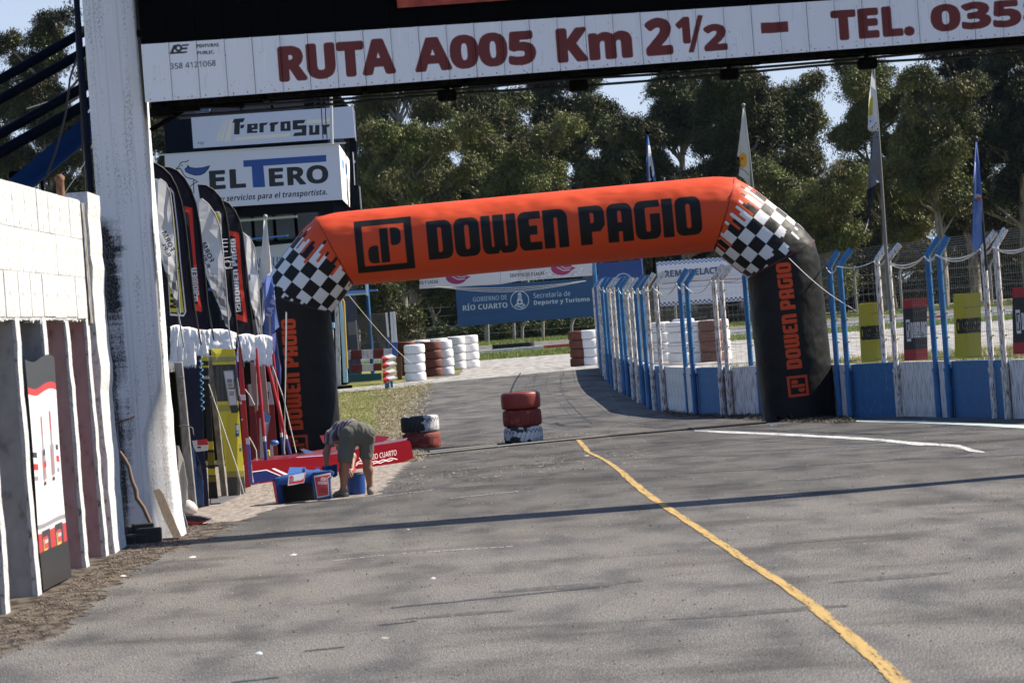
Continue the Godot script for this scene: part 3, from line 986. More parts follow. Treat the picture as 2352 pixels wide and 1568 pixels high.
	# far support, out of the picture at right, that carries the other end
	var sp := mb()
	box(sp, Vector3(13.6, (bot + 1.7) * 0.5, -0.5), Vector3(0.5, bot + 1.7, 0.8))
	obj("support", sp, m_white_wall, g)

	# the white pillar at left: square above, its road-side corner swelling into a round foot
	var pf := -59.7
	var pl := at(280, 1228, 59.7).x
	var pr := at(404, 1243, 59.7).x
	var wp := pr - pl
	var t := thing("concrete_pillar", "tall white concrete pillar carrying the left end of the sign gantry", "pillar", Vector3(pl, 0, pf))
	var rings := []
	var hs := [0.0, 0.25, 0.5, 0.75, 1.0, 1.2, 1.4, 1.55, 1.7, 1.85, 2.0, 2.3, 2.8, 3.4, 4.2, 5.0, 6.0, 7.2, 8.2]
	for h in hs:
		var k := clampf((2.0 - h) / 0.9, 0, 1)
		k = k * k * (3 - 2 * k)
		var foot: float = 0.05 * exp(-h * 1.6)
		var cx := 0.035 + 0.34 * k
		var cz := 0.03 + 0.42 * k
		var x0: float = -foot * 0.6
		var x1: float = wp + foot
		var z0 := foot
		var z1 := -1.0
		var ring := []
		for q in 9:      # front right corner, from the front to the side
			var a := q / 8.0 * PI / 2
			ring.append(Vector3(x1 - cx + sin(a) * cx, h, z0 - cz + cos(a) * cz))
		ring.append(Vector3(x1, h, z1))
		ring.append(Vector3(x0, h, z1))
		ring.append(Vector3(x0, h, z0 - 0.05))
		ring.append(Vector3(x0 + 0.015, h, z0 - 0.015))
		ring.append(Vector3(x0 + 0.05, h, z0))
		rings.append(ring)
	var st := mb()
	for j in rings.size():
		var nz := FastNoiseLite.new()
		nz.seed = 4
		nz.frequency = 1.5
		for i in rings[j].size():
			rings[j][i] += Vector3(nz.get_noise_3dv(rings[j][i] * 2.0), 0, nz.get_noise_3dv(rings[j][i] * 2.0 + Vector3(9, 9, 9))) * 0.02
	loft(st, rings, true, true, true)
	obj("shaft", st, pillar_mat(), t)
	var pole := mb()      # pipe and wires up the pillar's outer edge
	tube(pole, [Vector3(-0.08, 0.0, -0.3), Vector3(-0.08, 8.0, -0.3)], 0.035, 8)
	obj("drain_pipe", pole, mat(lin(0.012, 0.016, 0.03), 0.8, 0.0, 0.1), t)
	var hook := mb()
	tube(hook, [Vector3(0.02, 1.38, 0.02), Vector3(0.05, 1.36, 0.12), Vector3(0.25, 1.42, 0.12)], 0.01, 5)
	obj("hook", hook, m_rusty, t)

	# dark steel and blue beams of the stair behind the pillar
	for q in [[[-40, 205], [240, 45], 0.06], [[-40, 250], [240, 92], 0.06], [[-40, 330], [240, 172], 0.06], [[-40, 372], [240, 216], 0.07]]:
		var a := at(q[0][0], q[0][1], 63.0)
		var b := at(q[1][0], q[1][1], 63.0)
		var sx := mb()
		tube(sx, [a - a, b - a], q[2], 8)
		var o := obj("steel_tube", sx, mat(lin(0.003, 0.005, 0.012), 0.8, 0.0, 0.1))
		o.position = a
		tag(o, ["topmost", "second", "third", "lowest"][taken["steel_tube"]] + " of the four dark slanting steel tubes left of the pillar", "steel tube", "slanting steel tubes")
	var bb := mb()
	var q0 := at(-10, 465, 64.0)
	var q1 := at(260, 240, 64.0)
	var dir := (q1 - q0).normalized()
	var nrm := Vector3(-dir.y, dir.x, 0)
	var bw := 0.2
	var c := (q0 + q1) * 0.5
	var bs := Basis(dir, nrm, Vector3(0, 0, 1))
	box(bb, Vector3.ZERO, Vector3((q1 - q0).length(), bw * 1.15, 0.06), bs)
	box(bb, bs * Vector3(0, -bw * 0.6, 0), Vector3((q1 - q0).length(), 0.05, 0.3), bs)
	var beam := obj("blue_beam", bb, mat(lin(0.006, 0.03, 0.11), 0.8, 0.0, 0.2))
	beam.position = c
	tag(beam, "blue steel channel beam slanting up to the pillar above the white wall", "beam")
	for i in 2:
		var lp := mb()
		var p := at([55, 190][i], [402, 300][i], 64.2)
		box(lp, Vector3.ZERO, Vector3(0.36, 0.05, 0.25))
		box(lp, Vector3(0.05, -0.07, 0), Vector3(0.12, 0.12, 0.12))
		box(lp, Vector3(-0.12, 0.04, 0.02), Vector3(0.12, 0.03, 0.1))
		box(lp, Vector3(0.2, -0.12 if i else -0.1, -0.1), Vector3(0.04, 0.3, 0.04))
		var o := obj("floodlight", lp, m_dark_steel)
		o.position = p
		tag(o, ["dark floodlight on the lower part of the blue slanting beam", "dark floodlight on the blue beam close to the pillar"][i], "floodlight")
	for i in 5:
		var w := mb()
		var pts := []
		var w0: Array = [[[172, -20], [175, 100], [190, 300], [205, 460]], [[188, 60], [180, 120], [160, 180], [150, 260], [128, 345], [100, 420]], [[212, 330], [190, 380], [150, 440], [130, 470]], [[180, -20], [182, 200], [196, 470]], [[60, 250], [120, 230], [160, 210]]][i]
		for p in w0:
			pts.append(at(p[0], p[1], 62.5 + 0.2 * i) - at(w0[0][0], w0[0][1], 62.5 + 0.2 * i))
		tube(w, pts, [0.014, 0.014, 0.006, 0.014, 0.005][i], 5)
		var o := obj("cable", w, m_black if i != 2 and i != 4 else m_rope)
		o.position = at(w0[0][0], w0[0][1], 62.5 + 0.2 * i)
		tag(o, ["thick black cable hanging beside the pillar's left edge", "black cable looping from the steel tubes down to the blue beam", "thin pale wire strung between the pillar and the white wall", "black cable against the pillar, the one nearest to it", "thin pale wire under the steel tubes"][i], "cable")

func lathe_z(st: SurfaceTool, c: Vector3, r: float):
	for k in 6:
		var a := TAU * k / 6
		var b := TAU * (k + 1) / 6
		tri(st, c + Vector3(0, 0, r * 0.5), c + Vector3(cos(b), sin(b), 0) * r, c + Vector3(cos(a), sin(a), 0) * r)
func pillar_mat() -> Material:
	# weathered whitewash: fine black specks, rain streaks and a soot stain of its own outline down the left edge
	var w := 192
	var h := 1200
	var im := Image.create_empty(w, h, false, Image.FORMAT_RGB8)
	var n1 := FastNoiseLite.new()
	n1.seed = 14
	n1.frequency = 0.16
	n1.fractal_octaves = 4
	var n2 := FastNoiseLite.new()
	n2.seed = 15
	n2.frequency = 0.02
	n2.fractal_octaves = 4
	for y in h:
		var hh := 8.4 * (1.0 - float(y) / h)
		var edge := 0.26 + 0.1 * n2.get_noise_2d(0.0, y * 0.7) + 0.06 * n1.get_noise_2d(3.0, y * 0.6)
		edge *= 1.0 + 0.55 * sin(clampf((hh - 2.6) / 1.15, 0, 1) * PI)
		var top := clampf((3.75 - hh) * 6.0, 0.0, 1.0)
		for x in w:
			var u := float(x) / w
			var a := n1.get_noise_2d(x * 1.3, y * 1.0)
			var b := n2.get_noise_2d(x * 1.5, y * 0.22)
			var v := 0.7 + 0.05 * b
			v -= 0.24 * clampf((a + b * 0.8 - 0.36) * 3.0, 0.0, 1.0) + 0.1 * clampf(a * 0.7 + b - 0.05, 0.0, 1.0)
			v -= 0.12 * clampf(n2.get_noise_2d(x * 4.0 + 300.0, y * 0.04) * 3.0 - 0.6, 0.0, 1.0)
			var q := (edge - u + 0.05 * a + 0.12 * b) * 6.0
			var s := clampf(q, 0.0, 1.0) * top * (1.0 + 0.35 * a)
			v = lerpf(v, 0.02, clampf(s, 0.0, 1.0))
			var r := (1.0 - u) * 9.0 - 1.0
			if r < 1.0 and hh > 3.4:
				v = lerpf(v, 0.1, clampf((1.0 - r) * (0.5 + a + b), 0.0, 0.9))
			im.set_pixel(x, y, lin(v, v * 1.0, v * 1.01))
	var m := StandardMaterial3D.new()
	m.albedo_texture = ImageTexture.create_from_image(im)
	m.uv1_triplanar = true
	m.uv1_scale = Vector3(1.0 / 0.78, 1.0 / 8.4, 1.0 / 1.3)
	m.uv1_offset = Vector3(0.04, 0, 0)
	m.roughness = 0.95
	m.metallic_specular = 0.2
	return m

# ================================================================ the white pit wall at left
func build_pit_wall():
	var xw := -4.52
	var zs := [42.2, 45.0, 47.9, 50.7, 53.4, 55.9]
	var g := thing("pit_wall", "white pit building wall of block work on thick fins at left", "building", Vector3(xw, 0, -45))
	var off := Vector3(-xw, 0, 45)
	var shade_grey := worn("bay_grey", 51, [[0.0, lin(0.2, 0.19, 0.18)], [0.3, lin(0.36, 0.35, 0.34)], [1.0, lin(0.45, 0.44, 0.43)]], Vector3(0.5, 0.3, 0.5), 0.95, 4, 0.02)
	var bay_pink := worn("bay_pink", 52, [[0.0, lin(0.22, 0.1, 0.08)], [0.3, lin(0.42, 0.25, 0.24)], [1.0, lin(0.5, 0.32, 0.31)]], Vector3(0.5, 0.3, 0.5), 0.95, 4, 0.02)
	var nz := FastNoiseLite.new()
	nz.seed = 8
	nz.frequency = 1.2
	# fins: rough plaster ends towards the road
	for i in zs.size():
		for part in 2:
			var st := mb()
			var rings := []
			for k in 24:
				var h := 2.66 * k / 23.0
				var z: float = -zs[i]
				var w0 := 0.2 + 0.012 * nz.get_noise_2d(h * 2.0, i * 9.0)
				var w1 := 0.2 + 0.012 * nz.get_noise_2d(h * 2.0, i * 9.0 + 5.0)
				var fx := xw + 0.014 * nz.get_noise_2d(h * 1.0, i * 5.0 + 2.0) + 0.008 * nz.get_noise_2d(h * 9.0, i * 3.0) + 0.02 * (1.0 - h / 2.66)
				if part == 0:
					rings.append([Vector3(fx, h, z + w0), Vector3(fx, h, z - w1), Vector3(xw - 0.025, h, z - w1), Vector3(xw - 0.025, h, z + w0)])
				else:
					rings.append([Vector3(xw - 0.025, h, z + w0 - 0.004), Vector3(xw - 0.025, h, z - w1), Vector3(xw - 4.0, h, z - w1), Vector3(xw - 4.0, h, z + w0 - 0.004)])
			for r in rings:
				for q in 4:
					r[q] += off
			loft(st, rings, true, true, false)
			obj("fin" if part == 0 else "bay_partition", st, m_white_wall if part == 0 else [shade_grey, shade_grey, shade_grey, shade_grey, bay_pink, bay_pink][i], g)
	var bw := mb()
	box(bw, Vector3(-4.0, 1.3, -5.0), Vector3(0.2, 2.6, 20))
	obj("back_wall", bw, shade_grey, g)
	var fl := mb()
	box(fl, Vector3(-2.1, 2.6, -4.2), Vector3(3.9, 0.12, 16.5))
	obj("bay_ceiling", fl, shade_grey, g)
	# upper wall of large blocks, three courses, some joints open
	rng.seed = 17
	var block_mats := [m_white_wall]
	for c in 3:
		var d := 40.6 + (0.0 if c % 2 == 0 else 0.62)
		while d < 56.0:
			var dn: float = minf(d + 1.27, 56.0)
			var y0: float = 2.58 + c * 0.41
			var y1: float = y0 + 0.409
			if c == 2:
				y1 += 0.01 + 0.012 * nz.get_noise_2d(d * 4.0, 2.0)
			var proud := rng.randf_range(-0.003, 0.003)
			var st := mb()
			var f := xw + 0.01 + proud
			var low := 0.0 if c > 0 else 0.03 * nz.get_noise_2d(d * 3.0, 7.0) - 0.02
			bevel_box(st, Vector3(f - 0.1, (y0 + low + y1) * 0.5, -(d + dn) * 0.5) + off, Vector3(0.2, y1 - y0 - low, dn - d - (rng.randf_range(0.08, 0.18) if rng.randf() < 0.3 else 0.01)), 0.004)
			obj("block", st, m_white_wall, g)
			d = dn
	var core := mb()
	box(core, Vector3(xw - 0.17, 3.16, -48.4) + off, Vector3(0.16, 1.2, 15.4))
	obj("wall_core", core, worn("mortar", 53, [[0.0, lin(0.06, 0.055, 0.05)], [0.6, lin(0.2, 0.19, 0.17)], [1.0, lin(0.4, 0.38, 0.36)]], Vector3(1, 1, 1), 0.95), g)
	# ragged lower edge where the plaster has broken away
	var rag := mb()
	for i in 90:
		var d := 44.0 + i * 0.133
		var hgt := 0.025 + 0.07 * maxf(0.0, nz.get_noise_2d(d * 9.0, 41.0)) + rng.randf() * 0.012
		box(rag, Vector3(xw - 0.04, 2.57 - hgt * 0.5, -d) + off, Vector3(0.08, hgt, 0.11))
	var ro := obj("broken_plaster", rag, m_white_wall, g)
	ro.set_meta("kind", "stuff")
	# end pier, a little taller
	var ep := mb()
	var rings := []
	for k in 30:
		var h := 3.92 * k / 29.0
		var x1 := xw + 0.06 + 0.03 * nz.get_noise_2d(h * 2.0, 91.0)
		rings.append([Vector3(x1, h, -56.35 + 0.03 * nz.get_noise_2d(h * 3.0, 3.0)), Vector3(x1 - 0.02, h, -58.3), Vector3(xw - 0.5, h, -58.3), Vector3(xw - 0.5, h, -56.35)])
	for r in rings:
		for q in 4:
			r[q] += off
	loft(ep, rings, true, true, false)
	obj("end_pier", ep, m_white_wall, g)
	var gap := mb()
	var prev := []
	for i in 60:
		var h := 2.5 + i * 0.022
		var w := 0.03 + 0.05 * maxf(0.0, nz.get_noise_2d(h * 4.0, 61.0))
		var a := Vector3(xw + 0.03, h, -56.0 + w) + off
		var b := Vector3(xw + 0.03, h, -56.3 - w) + off
		if prev:
			quad(gap, a, b, prev[1], prev[0])
		prev = [a, b]
	obj("open_joint", gap, mats["mortar"], g)
	var rp := mb()
	tube(rp, [Vector3(xw - 0.12, 3.7, -55.2) + off, Vector3(xw - 0.12, 4.02, -55.2) + off], 0.045, 8)
	lathe(rp, [Vector2(0.05, 4.02), Vector2(0.055, 4.06), Vector2(0.02, 4.09)], 8, Vector3(xw - 0.12, 0, -55.2) + off)
	obj("rusty_stub", rp, m_rusty, g)
	# dark electrical box behind the wall top
	# the vinyl banner hung across one bay, printed with fuel pumps
	var im := canvas(512, 512, lin(0.74, 0.74, 0.75))
	var blk := lin(0.03, 0.03, 0.03)
	var red := lin(0.5, 0.03, 0.03)
	var gry := lin(0.28, 0.27, 0.29)
	rect(im, 0, 0, 512, 62, blk)
	rect(im, 0, 62, 512, 16, red)
	for q in [[180, 40], [330, 40]]:
		rect(im, q[0], 128, 34, 142, gry)
		rect(im, q[0] + 8, 132, 20, 40, red)
		rect(im, q[0] - 18, 205, 70, 70, gry)
		rect(im, q[0] + 2, 215, 14, 70, lin(0.4, 0.1, 0.1))
		rect(im, q[0] - 10, 280, 50, 8, blk)
	for q in [[0, 110], [190, 70], [420, 92]]:
		rect(im, q[0], 208, q[1] * 0.6, 12, blk)
		rect(im, q[0], 234, q[1] * 0.7, 14, red)
		rect(im, q[0], 262, q[1] * 0.6, 10, gry)
	rect(im, 0, 372, 512, 10, gry)
	rect(im, 0, 392, 512, 76, red)
	for q in [70, 300]:
		rect(im, q, 388, 150, 84, blk)
		rect(im, q + 30, 402, 80, 58, lin(0.5, 0.06, 0.06))
		rect(im, q + 34, 430, 60, 12, lin(0.6, 0.45, 0.04))
		rect(im, q + 20, 406, 12, 50, lin(0.55, 0.42, 0.06))
		rect(im, q + 50, 410, 60, 8, lin(0.65, 0.5, 0.5))
	rect(im, 0, 474, 512, 10, gry)
	rect(im, 0, 500, 512, 12, red)
	var vin := printed(im, 0.35)
	var top_h := 2.17
	var st := mb()
	var cols := []
	for k in 13:
		var tt := k / 12.0
		var ring := []
		for j in 13:
			var v := j / 12.0
			var sag := 0.006 * sin(tt * PI * 3.0 + v * 2.0) * (1.0 - v * 0.5) + 0.006 * sin(v * 5.0 + tt * 2.0)
			ring.append(Vector3(xw + 0.03 + sag + 0.02 * tt, 0.06 + (top_h - 0.06) * (1 - v) - 0.03 * sin(tt * PI * 2.0) * (1 - v), -48.12 - 2.8 * tt))
		cols.append(ring)
	for k in 12:
		for j in 12:
			quad(st, cols[k][j], cols[k + 1][j], cols[k + 1][j + 1], cols[k][j + 1], Vector2(k / 12.0, j / 12.0), Vector2((k + 1) / 12.0, (j + 1) / 12.0))
	st.generate_tangents()
	var b := thing("vinyl_banner", "white, red and black vinyl banner printed with fuel pumps on the pit wall", "banner", Vector3(xw, 0, -49.3))
	var sheet_ := obj("banner_sheet", st, vin, b)
	sheet_.position = -b.position
	var sk := mb()
	for k in 12:
		var a0: Vector3 = cols[k][12]
		var a1: Vector3 = cols[k + 1][12]
		var up := Vector3(0.004, 0.32, 0)
		quad(sk, a0 + up, a1 + up, a1 + Vector3(0.012, -0.03, 0), a0 + Vector3(0.012, -0.03, 0))
	var so := obj("black_skirt", sk, mat(lin(0.012, 0.012, 0.012), 0.3), b)
	so.position = -b.position

# ================================================================ drawing helpers for traced print
func line(im: Image, pts: Array, w: float, c: Color, tf := Transform2D()):
	for i in pts.size() - 1:
		var a: Vector2 = pts[i] if pts[i] is Vector2 else Vector2(pts[i][0], pts[i][1])
		var b: Vector2 = pts[i + 1] if pts[i + 1] is Vector2 else Vector2(pts[i + 1][0], pts[i + 1][1])
		var n := (b - a).normalized().orthogonal() * w * 0.5
		poly(im, [[a + n, b + n, b - n, a - n]], c, tf)
		poly(im, [ellipse(b.x, b.y, w * 0.5, w * 0.5, 8)], c, tf)
func vv(list: Array) -> Array:
	var o := []
	for p in list:
		o.append(Vector2(p[0], p[1]))
	return o
func box_of(pts: Array) -> Rect2:
	var r := Rect2(pts[0][0], pts[0][1], 0, 0)
	for p in pts:
		r = r.expand(Vector2(p[0], p[1]))
	return r
# a canvas that covers an outline measured in an enlarged detail; shift draws in that detail's own units
func canvas_over(pts: Array, k: float, c: Color) -> Array:
	var r := box_of(pts)
	var im := canvas(ceili(r.size.x * k), ceili(r.size.y * k), c)
	return [im, Transform2D(Vector2(k, 0), Vector2(0, k), -r.position * k)]
# a sheet with the outline's real shape at distance d, a little thick; bulge bends it, slope leans it away per unit
func cutout(c: String, pts: Array, dist, thick := 0.008, bulge: Callable = no_bend, pos := Vector3.ZERO) -> SurfaceTool:
	var r := box_of(pts)
	var dl: float = dist[0] if dist is Array else dist      # two distances: at the left edge and at the right
	var dr: float = dist[1] if dist is Array else dist
	var flat := PackedVector2Array()
	for p in pts:
		flat.append(Vector2(p[0], p[1]))
	# points inside, so that the sheet can bend
	var ids := PackedInt32Array()
	if bulge.is_valid():
		var all := PackedVector2Array(flat)
		var step := maxf(r.size.x, r.size.y) / 14.0
		var y := r.position.y + step * 0.5
		while y < r.end.y:
			var x := r.position.x + step * 0.5
			while x < r.end.x:
				if Geometry2D.is_point_in_polygon(Vector2(x, y), flat):
					all.append(Vector2(x, y))
				x += step
			y += step
		var del := Geometry2D.triangulate_delaunay(all)
		for i in range(0, del.size(), 3):
			var m := (all[del[i]] + all[del[i + 1]] + all[del[i + 2]]) / 3.0
			if Geometry2D.is_point_in_polygon(m, flat):
				ids.append_array([del[i], del[i + 1], del[i + 2]])
		flat = all
	else:
		ids = Geometry2D.triangulate_polygon(flat)
	var st := mb()
	if bulge.is_valid():
		st.set_smooth_group(0)
	for i in range(0, ids.size(), 3):
		var q := [ids[i], ids[i + 1], ids[i + 2]]
		if (flat[q[1]] - flat[q[0]]).cross(flat[q[2]] - flat[q[0]]) < 0:
			q = [q[0], q[2], q[1]]
		var v := []
		var u := []
		for k in 3:
			var f: Vector2 = flat[q[k]]
			var t := (f - r.position) / r.size
			v.append(pa(c, f.x, f.y, lerpf(dl, dr, t.x)) - pos + (Vector3(0, 0, bulge.call(t.x, t.y)) if bulge.is_valid() else Vector3.ZERO))
			u.append(t)
		tri(st, v[0], v[1], v[2], u[0], u[1], u[2])
		var bk := Vector3(0, 0, -thick)
		tri(st, v[0] + bk, v[2] + bk, v[1] + bk, u[0], u[2], u[1])
	for i in pts.size():
		var a := Vector2(pts[i][0], pts[i][1])
		var b := Vector2(pts[(i + 1) % pts.size()][0], pts[(i + 1) % pts.size()][1])
		var ta := (a - r.position) / r.size
		var tb := (b - r.position) / r.size
		var va := pa(c, a.x, a.y, lerpf(dl, dr, ta.x)) - pos + (Vector3(0, 0, bulge.call(ta.x, ta.y)) if bulge.is_valid() else Vector3.ZERO)
		var vb := pa(c, b.x, b.y, lerpf(dl, dr, tb.x)) - pos + (Vector3(0, 0, bulge.call(tb.x, tb.y)) if bulge.is_valid() else Vector3.ZERO)
		tri(st, va, vb, vb + Vector3(0, 0, -thick), ta, tb, tb)
		tri(st, va, vb + Vector3(0, 0, -thick), va + Vector3(0, 0, -thick), ta, tb, ta)
	return st

# ================================================================ the inflatable arch
const ARCH_D := 96.6
func arch_d(x: float) -> float:
	return 93.8 + x * 0.0
func build_arch():
	var path := []
	for p in [[700, 1046], [674, 694], [767, 574], [1665, 489], [1797, 593], [1838, 966]]:
		path.append(at(p[0], p[1], arch_d(p[0])))
	var facing: Vector3 = (path[3] - path[2]) * Vector3(1, 0, 1)
	facing = facing.normalized().cross(Vector3.UP).normalized()
	path[0].y = 0.02
	path[5].y = 0.02
	var rad := 0.672
	var orange := lin(0.6, 0.062, 0.014)
	var black := lin(0.005, 0.005, 0.005)
	var white := lin(0.62, 0.62, 0.62)
	var t := thing("inflatable_arch", "orange and black inflatable arch with checkered shoulders standing across the track", "arch", Vector3((path[0].x + path[5].x) * 0.5, 0, -ARCH_D))
	var turns := [0.0]
	for i in range(1, 5):
		var a: Vector3 = (path[i] - path[i - 1]).normalized()
		var b: Vector3 = (path[i + 1] - path[i]).normalized()
		turns.append(acos(a.dot(b)))
	turns.append(0.0)
	var names := ["leg", "shoulder", "top_tube", "shoulder", "leg"]
	var circ := TAU * rad
	var wrinkle := noise_tex(200, 0.012, 3, [], 512, FastNoiseLite.TYPE_SIMPLEX_SMOOTH, 5.0)
	rng.seed = 77
	for i in 5:
		var a: Vector3 = path[i]
		var b: Vector3 = path[i + 1]
		var len_ := a.distance_to(b)
		var dir := (b - a).normalized()
		var n: Vector3 = facing.cross(dir).normalized()
		var pad := 0.8
		var k := 110.0
		var im := canvas(int((len_ + 2 * pad) * k), int(circ * k), black if i == 0 or i == 4 else orange)
		var tf := Transform2D(Vector2(k, 0), Vector2(0, k), Vector2(pad * k, circ * 0.5 * k))   # metres, origin at the start on the front line
		if i == 2:
			block_logo(im, 0.41, -0.51, 1.02, black, orange, tf)
			block_text(im, "DOWEN", 1.69, -0.36, 2.52, 0.72, black, orange, tf)
			block_text(im, "PAGIO", 4.42, -0.36, 2.18, 0.72, black, orange, tf)
		elif i == 0:
			var rl := 0.05
			block_logo(im, rl, -0.26, 0.36, orange, black, tf)
			block_text(im, "DOWEN", rl + 0.45, -0.235, 1.02, 0.27, orange, black, tf)
			block_text(im, "PAGIO", rl + 1.57, -0.235, 0.86, 0.27, orange, black, tf)
		elif i == 4:
			var t2 := tf * Transform2D(PI, Vector2(len_, 0))
			block_logo(im, 0.42, -0.19, 0.38, orange, black, t2)
			block_text(im, "DOWEN", 0.92, -0.16, 0.98, 0.27, orange, black, t2)
			block_text(im, "PAGIO", 1.98, -0.16, 0.84, 0.27, orange, black, t2)
		else:
			# checks run down from a dripping edge; the black side is at the leg
			var flip := i == 1
			var t3 := tf * Transform2D(Vector2(-1, 0), Vector2(0, 1), Vector2(len_, 0)) if flip else tf
			var sq := circ / 18.0
			var s0 := 0.2
			rect(im, s0 + 0.3, -circ * 0.5, 3.0, circ, black, t3)
			for row in 8:
				for col in 18:
					if (row + col) % 2 == 0 and row < 5:
						var y := -circ * 0.5 + col * sq
						var far_row := row >= 3
						if far_row:
							# broken squares at the black side
							for p in 4:
								var w := sq * rng.randf_range(0.1, 0.9) if row == 4 else sq * rng.randf_range(0.55, 1.0)
								if row == 4 and rng.randf() < 0.35:
									continue
								rect(im, s0 + row * sq, y + p * sq * 0.25, w, sq * 0.25, white, t3)
						else:
							rect(im, s0 + row * sq, y, sq, sq, white, t3)
					elif row < 2:
						rect(im, s0 + row * sq, -circ * 0.5 + col * sq, sq, sq, black, t3)
			for p in 72:
				var y := -circ * 0.5 + p * circ / 72.0
				var h := circ / 72.0
				var col := int(p / 4.0)
				var up := rng.randf_range(-0.05, 0.2)
				if up > 0.0:
					rect(im, s0 - up, y, up, h, white if (col) % 2 == 0 else black, t3)
					if rng.randf() < 0.4:
						rect(im, s0 - up - 0.08, y, 0.09, h * 0.8, black if (col) % 2 == 0 else white, t3)
				if p % 3 == 1 and rng.randf() < 0.75:
					var dn := rng.randf_range(0.1, 0.36)
					poly(im, [rrect(s0 - 0.3, y, 0.3 + dn, h * 0.85, 0.0, h * 0.42, h * 0.42, 0.0)], orange, t3)
		for e in [[0.0, turns[i], -1.0], [len_, turns[i + 1], 1.0]]:      # sewn seam at each joint
			if e[1] > 0.1:
				var sp := []
				for q in 33:
					var yy := (q / 32.0 - 0.5) * circ
					sp.append(Vector2(e[0] + e[2] * rad * sin(-yy / rad) * tan(e[1] * 0.5) - e[2] * 0.008, yy))
				line(im, sp, 0.014, lin(0.22, 0.02, 0.006) if (i == 2 or (i == 1) == (e[2] > 0)) else lin(0.03, 0.03, 0.03), tf)
		var m := printed(im, 0.55, 0.35)
		m.normal_enabled = true
		m.normal_texture = wrinkle
		m.normal_scale = 0.7
		var st := mb()
		var rings := []
		var uvs := []
		var sides := 48
		var steps := 20 if i != 2 else 56
		for j in steps + 1:
			var ring := []
			var ur := []
			for q in sides + 1:
				var phi := -PI + TAU * q / sides
				var o := rad * sin(phi)
				var s := lerpf(-o * tan(turns[i] * 0.5), len_ + o * tan(turns[i + 1] * 0.5), float(j) / steps)
				var rr := 1.0
				var puck := 0.0
				for e in [[0.0, turns[i]], [len_, turns[i + 1]]]:
					if e[1] > 0.1:
						puck += exp(-absf(s - e[0] - (o * tan(e[1] * 0.5) * (1.0 if e[0] > 0 else -1.0))) * 5.0) * (0.018 * sin(phi * 9.0 + i) - 0.03 * maxf(0.0, -sin(phi)))
						var ds: float = absf(s - e[0] - (o * tan(e[1] * 0.5) * (1.0 if e[0] > 0 else -1.0)))
						puck -= 0.085 * maxf(0.0, sin(phi)) * exp(-ds * ds / 0.06)
				if i == 0 and s < 0.3:
					puck -= 0.04 * (0.3 - s) / 0.3
				if i == 4 and s > len_ - 0.3:
					puck -= 0.04 * (s - len_ + 0.3) / 0.3
				rr += puck
				ring.append(a + dir * s + (n * sin(phi) + facing * cos(phi)) * rad * rr - t.position)
				ur.append(Vector2((s + pad) / (len_ + 2 * pad), 0.5 - phi / TAU))
			rings.append(ring)
			uvs.append(ur)
		for j in steps:
			for q in sides:
				var idx := [[j, q], [j, q + 1], [j + 1, q + 1], [j, q], [j + 1, q + 1], [j + 1, q]]
				for e in idx:
					var phi: float = -PI + TAU * e[1] / sides
					var nm: Vector3 = n * sin(phi) + facing * cos(phi)
					var tt := float(e[0]) / steps
					if i > 0 and tt < 0.5:
						var np: Vector3 = facing.cross((path[i] - path[i - 1]).normalized())
						nm = nm.lerp(np.normalized() * sin(phi) + facing * cos(phi), 0.5 * exp(-tt * len_ / 0.16))
					elif i < 4 and tt >= 0.5:
						var np: Vector3 = facing.cross((path[i + 2] - path[i + 1]).normalized())
						nm = nm.lerp(np.normalized() * sin(phi) + facing * cos(phi), 0.5 * exp(-(1.0 - tt) * len_ / 0.16))
					st.set_normal(nm.normalized())
					st.set_uv(uvs[e[0]][e[1]])
					st.add_vertex(rings[e[0]][e[1]])
		if i == 0 or i == 4:
			var ring: Array = rings[0] if i == 0 else rings[steps]
			var mid := Vector3.ZERO
			for p in sides:
				mid += ring[p]
			mid /= sides
			for p in sides:
				tri(st, mid, ring[p], ring[p + 1])
		st.generate_tangents()
		obj(names[i], st, m, t)
	# ground skirts, tie tabs and strings
	for e in [0, 5]:
		var p: Vector3 = path[e] - t.position
		var st := mb()
		lathe(st, [Vector2(0.66, 0.0), Vector2(0.7, 0.03), Vector2(0.64, 0.07), Vector2(0.5, 0.08)], 28, Vector3(p.x, 0, p.z))
		obj("foot_flap", st, m_black_vinyl, t)
	var fan := mb()
	tube(fan, [path[5] - t.position + Vector3(0.3, 0.32, -0.5), path[5] - t.position + Vector3(0.9, 0.3, -0.9)], 0.28, 16)
	obj("blower", fan, m_black_vinyl, t)
	var tie := mb()
	for q in [[Vector3(-0.35, 0.03, 0.6), Vector3(-0.2, 0.12, 0.72), Vector3(-0.16, 0.01, 0.8)], [Vector3(-0.35, 0.03, 0.6), Vector3(-0.45, 0.1, 0.74), Vector3(-0.5, 0.01, 0.78)]]:
		tube(tie, [path[5] - t.position + q[0], path[5] - t.position + q[1], path[5] - t.position + q[2]], 0.025, 6)
	obj("tie_strap", tie, m_black_vinyl, t)
	var ropes := [[at(1813, 593, 93.0), at(1968, 714, 90.0), "white guy rope from the arch's right shoulder to the catch fence"], [at(658, 718, 92.9), at(654, 940, 92.6), "pale string hanging down the face of the arch's left leg"], [at(800, 677, ARCH_D + 0.4), at(945, 835, 140.0), "thin rope running back from the arch's left shoulder to the far white posts"], [at(640, 920, 84.0), at(668, 1040, 84.0), "pale cord slanting to the ground beside the arch's left leg"]]
	for r in ropes:
		var pts := []
		for i in 13:
			var f := i / 12.0
			pts.append(r[0].lerp(r[1], f) - r[0] + Vector3(0, -0.08 * sin(f * PI), 0))
		var st := mb()
		tube(st, pts, 0.0075, 5)
		var o := obj("rope", st, m_rope)
		o.position = r[0]
		tag(o, r[2], "rope")

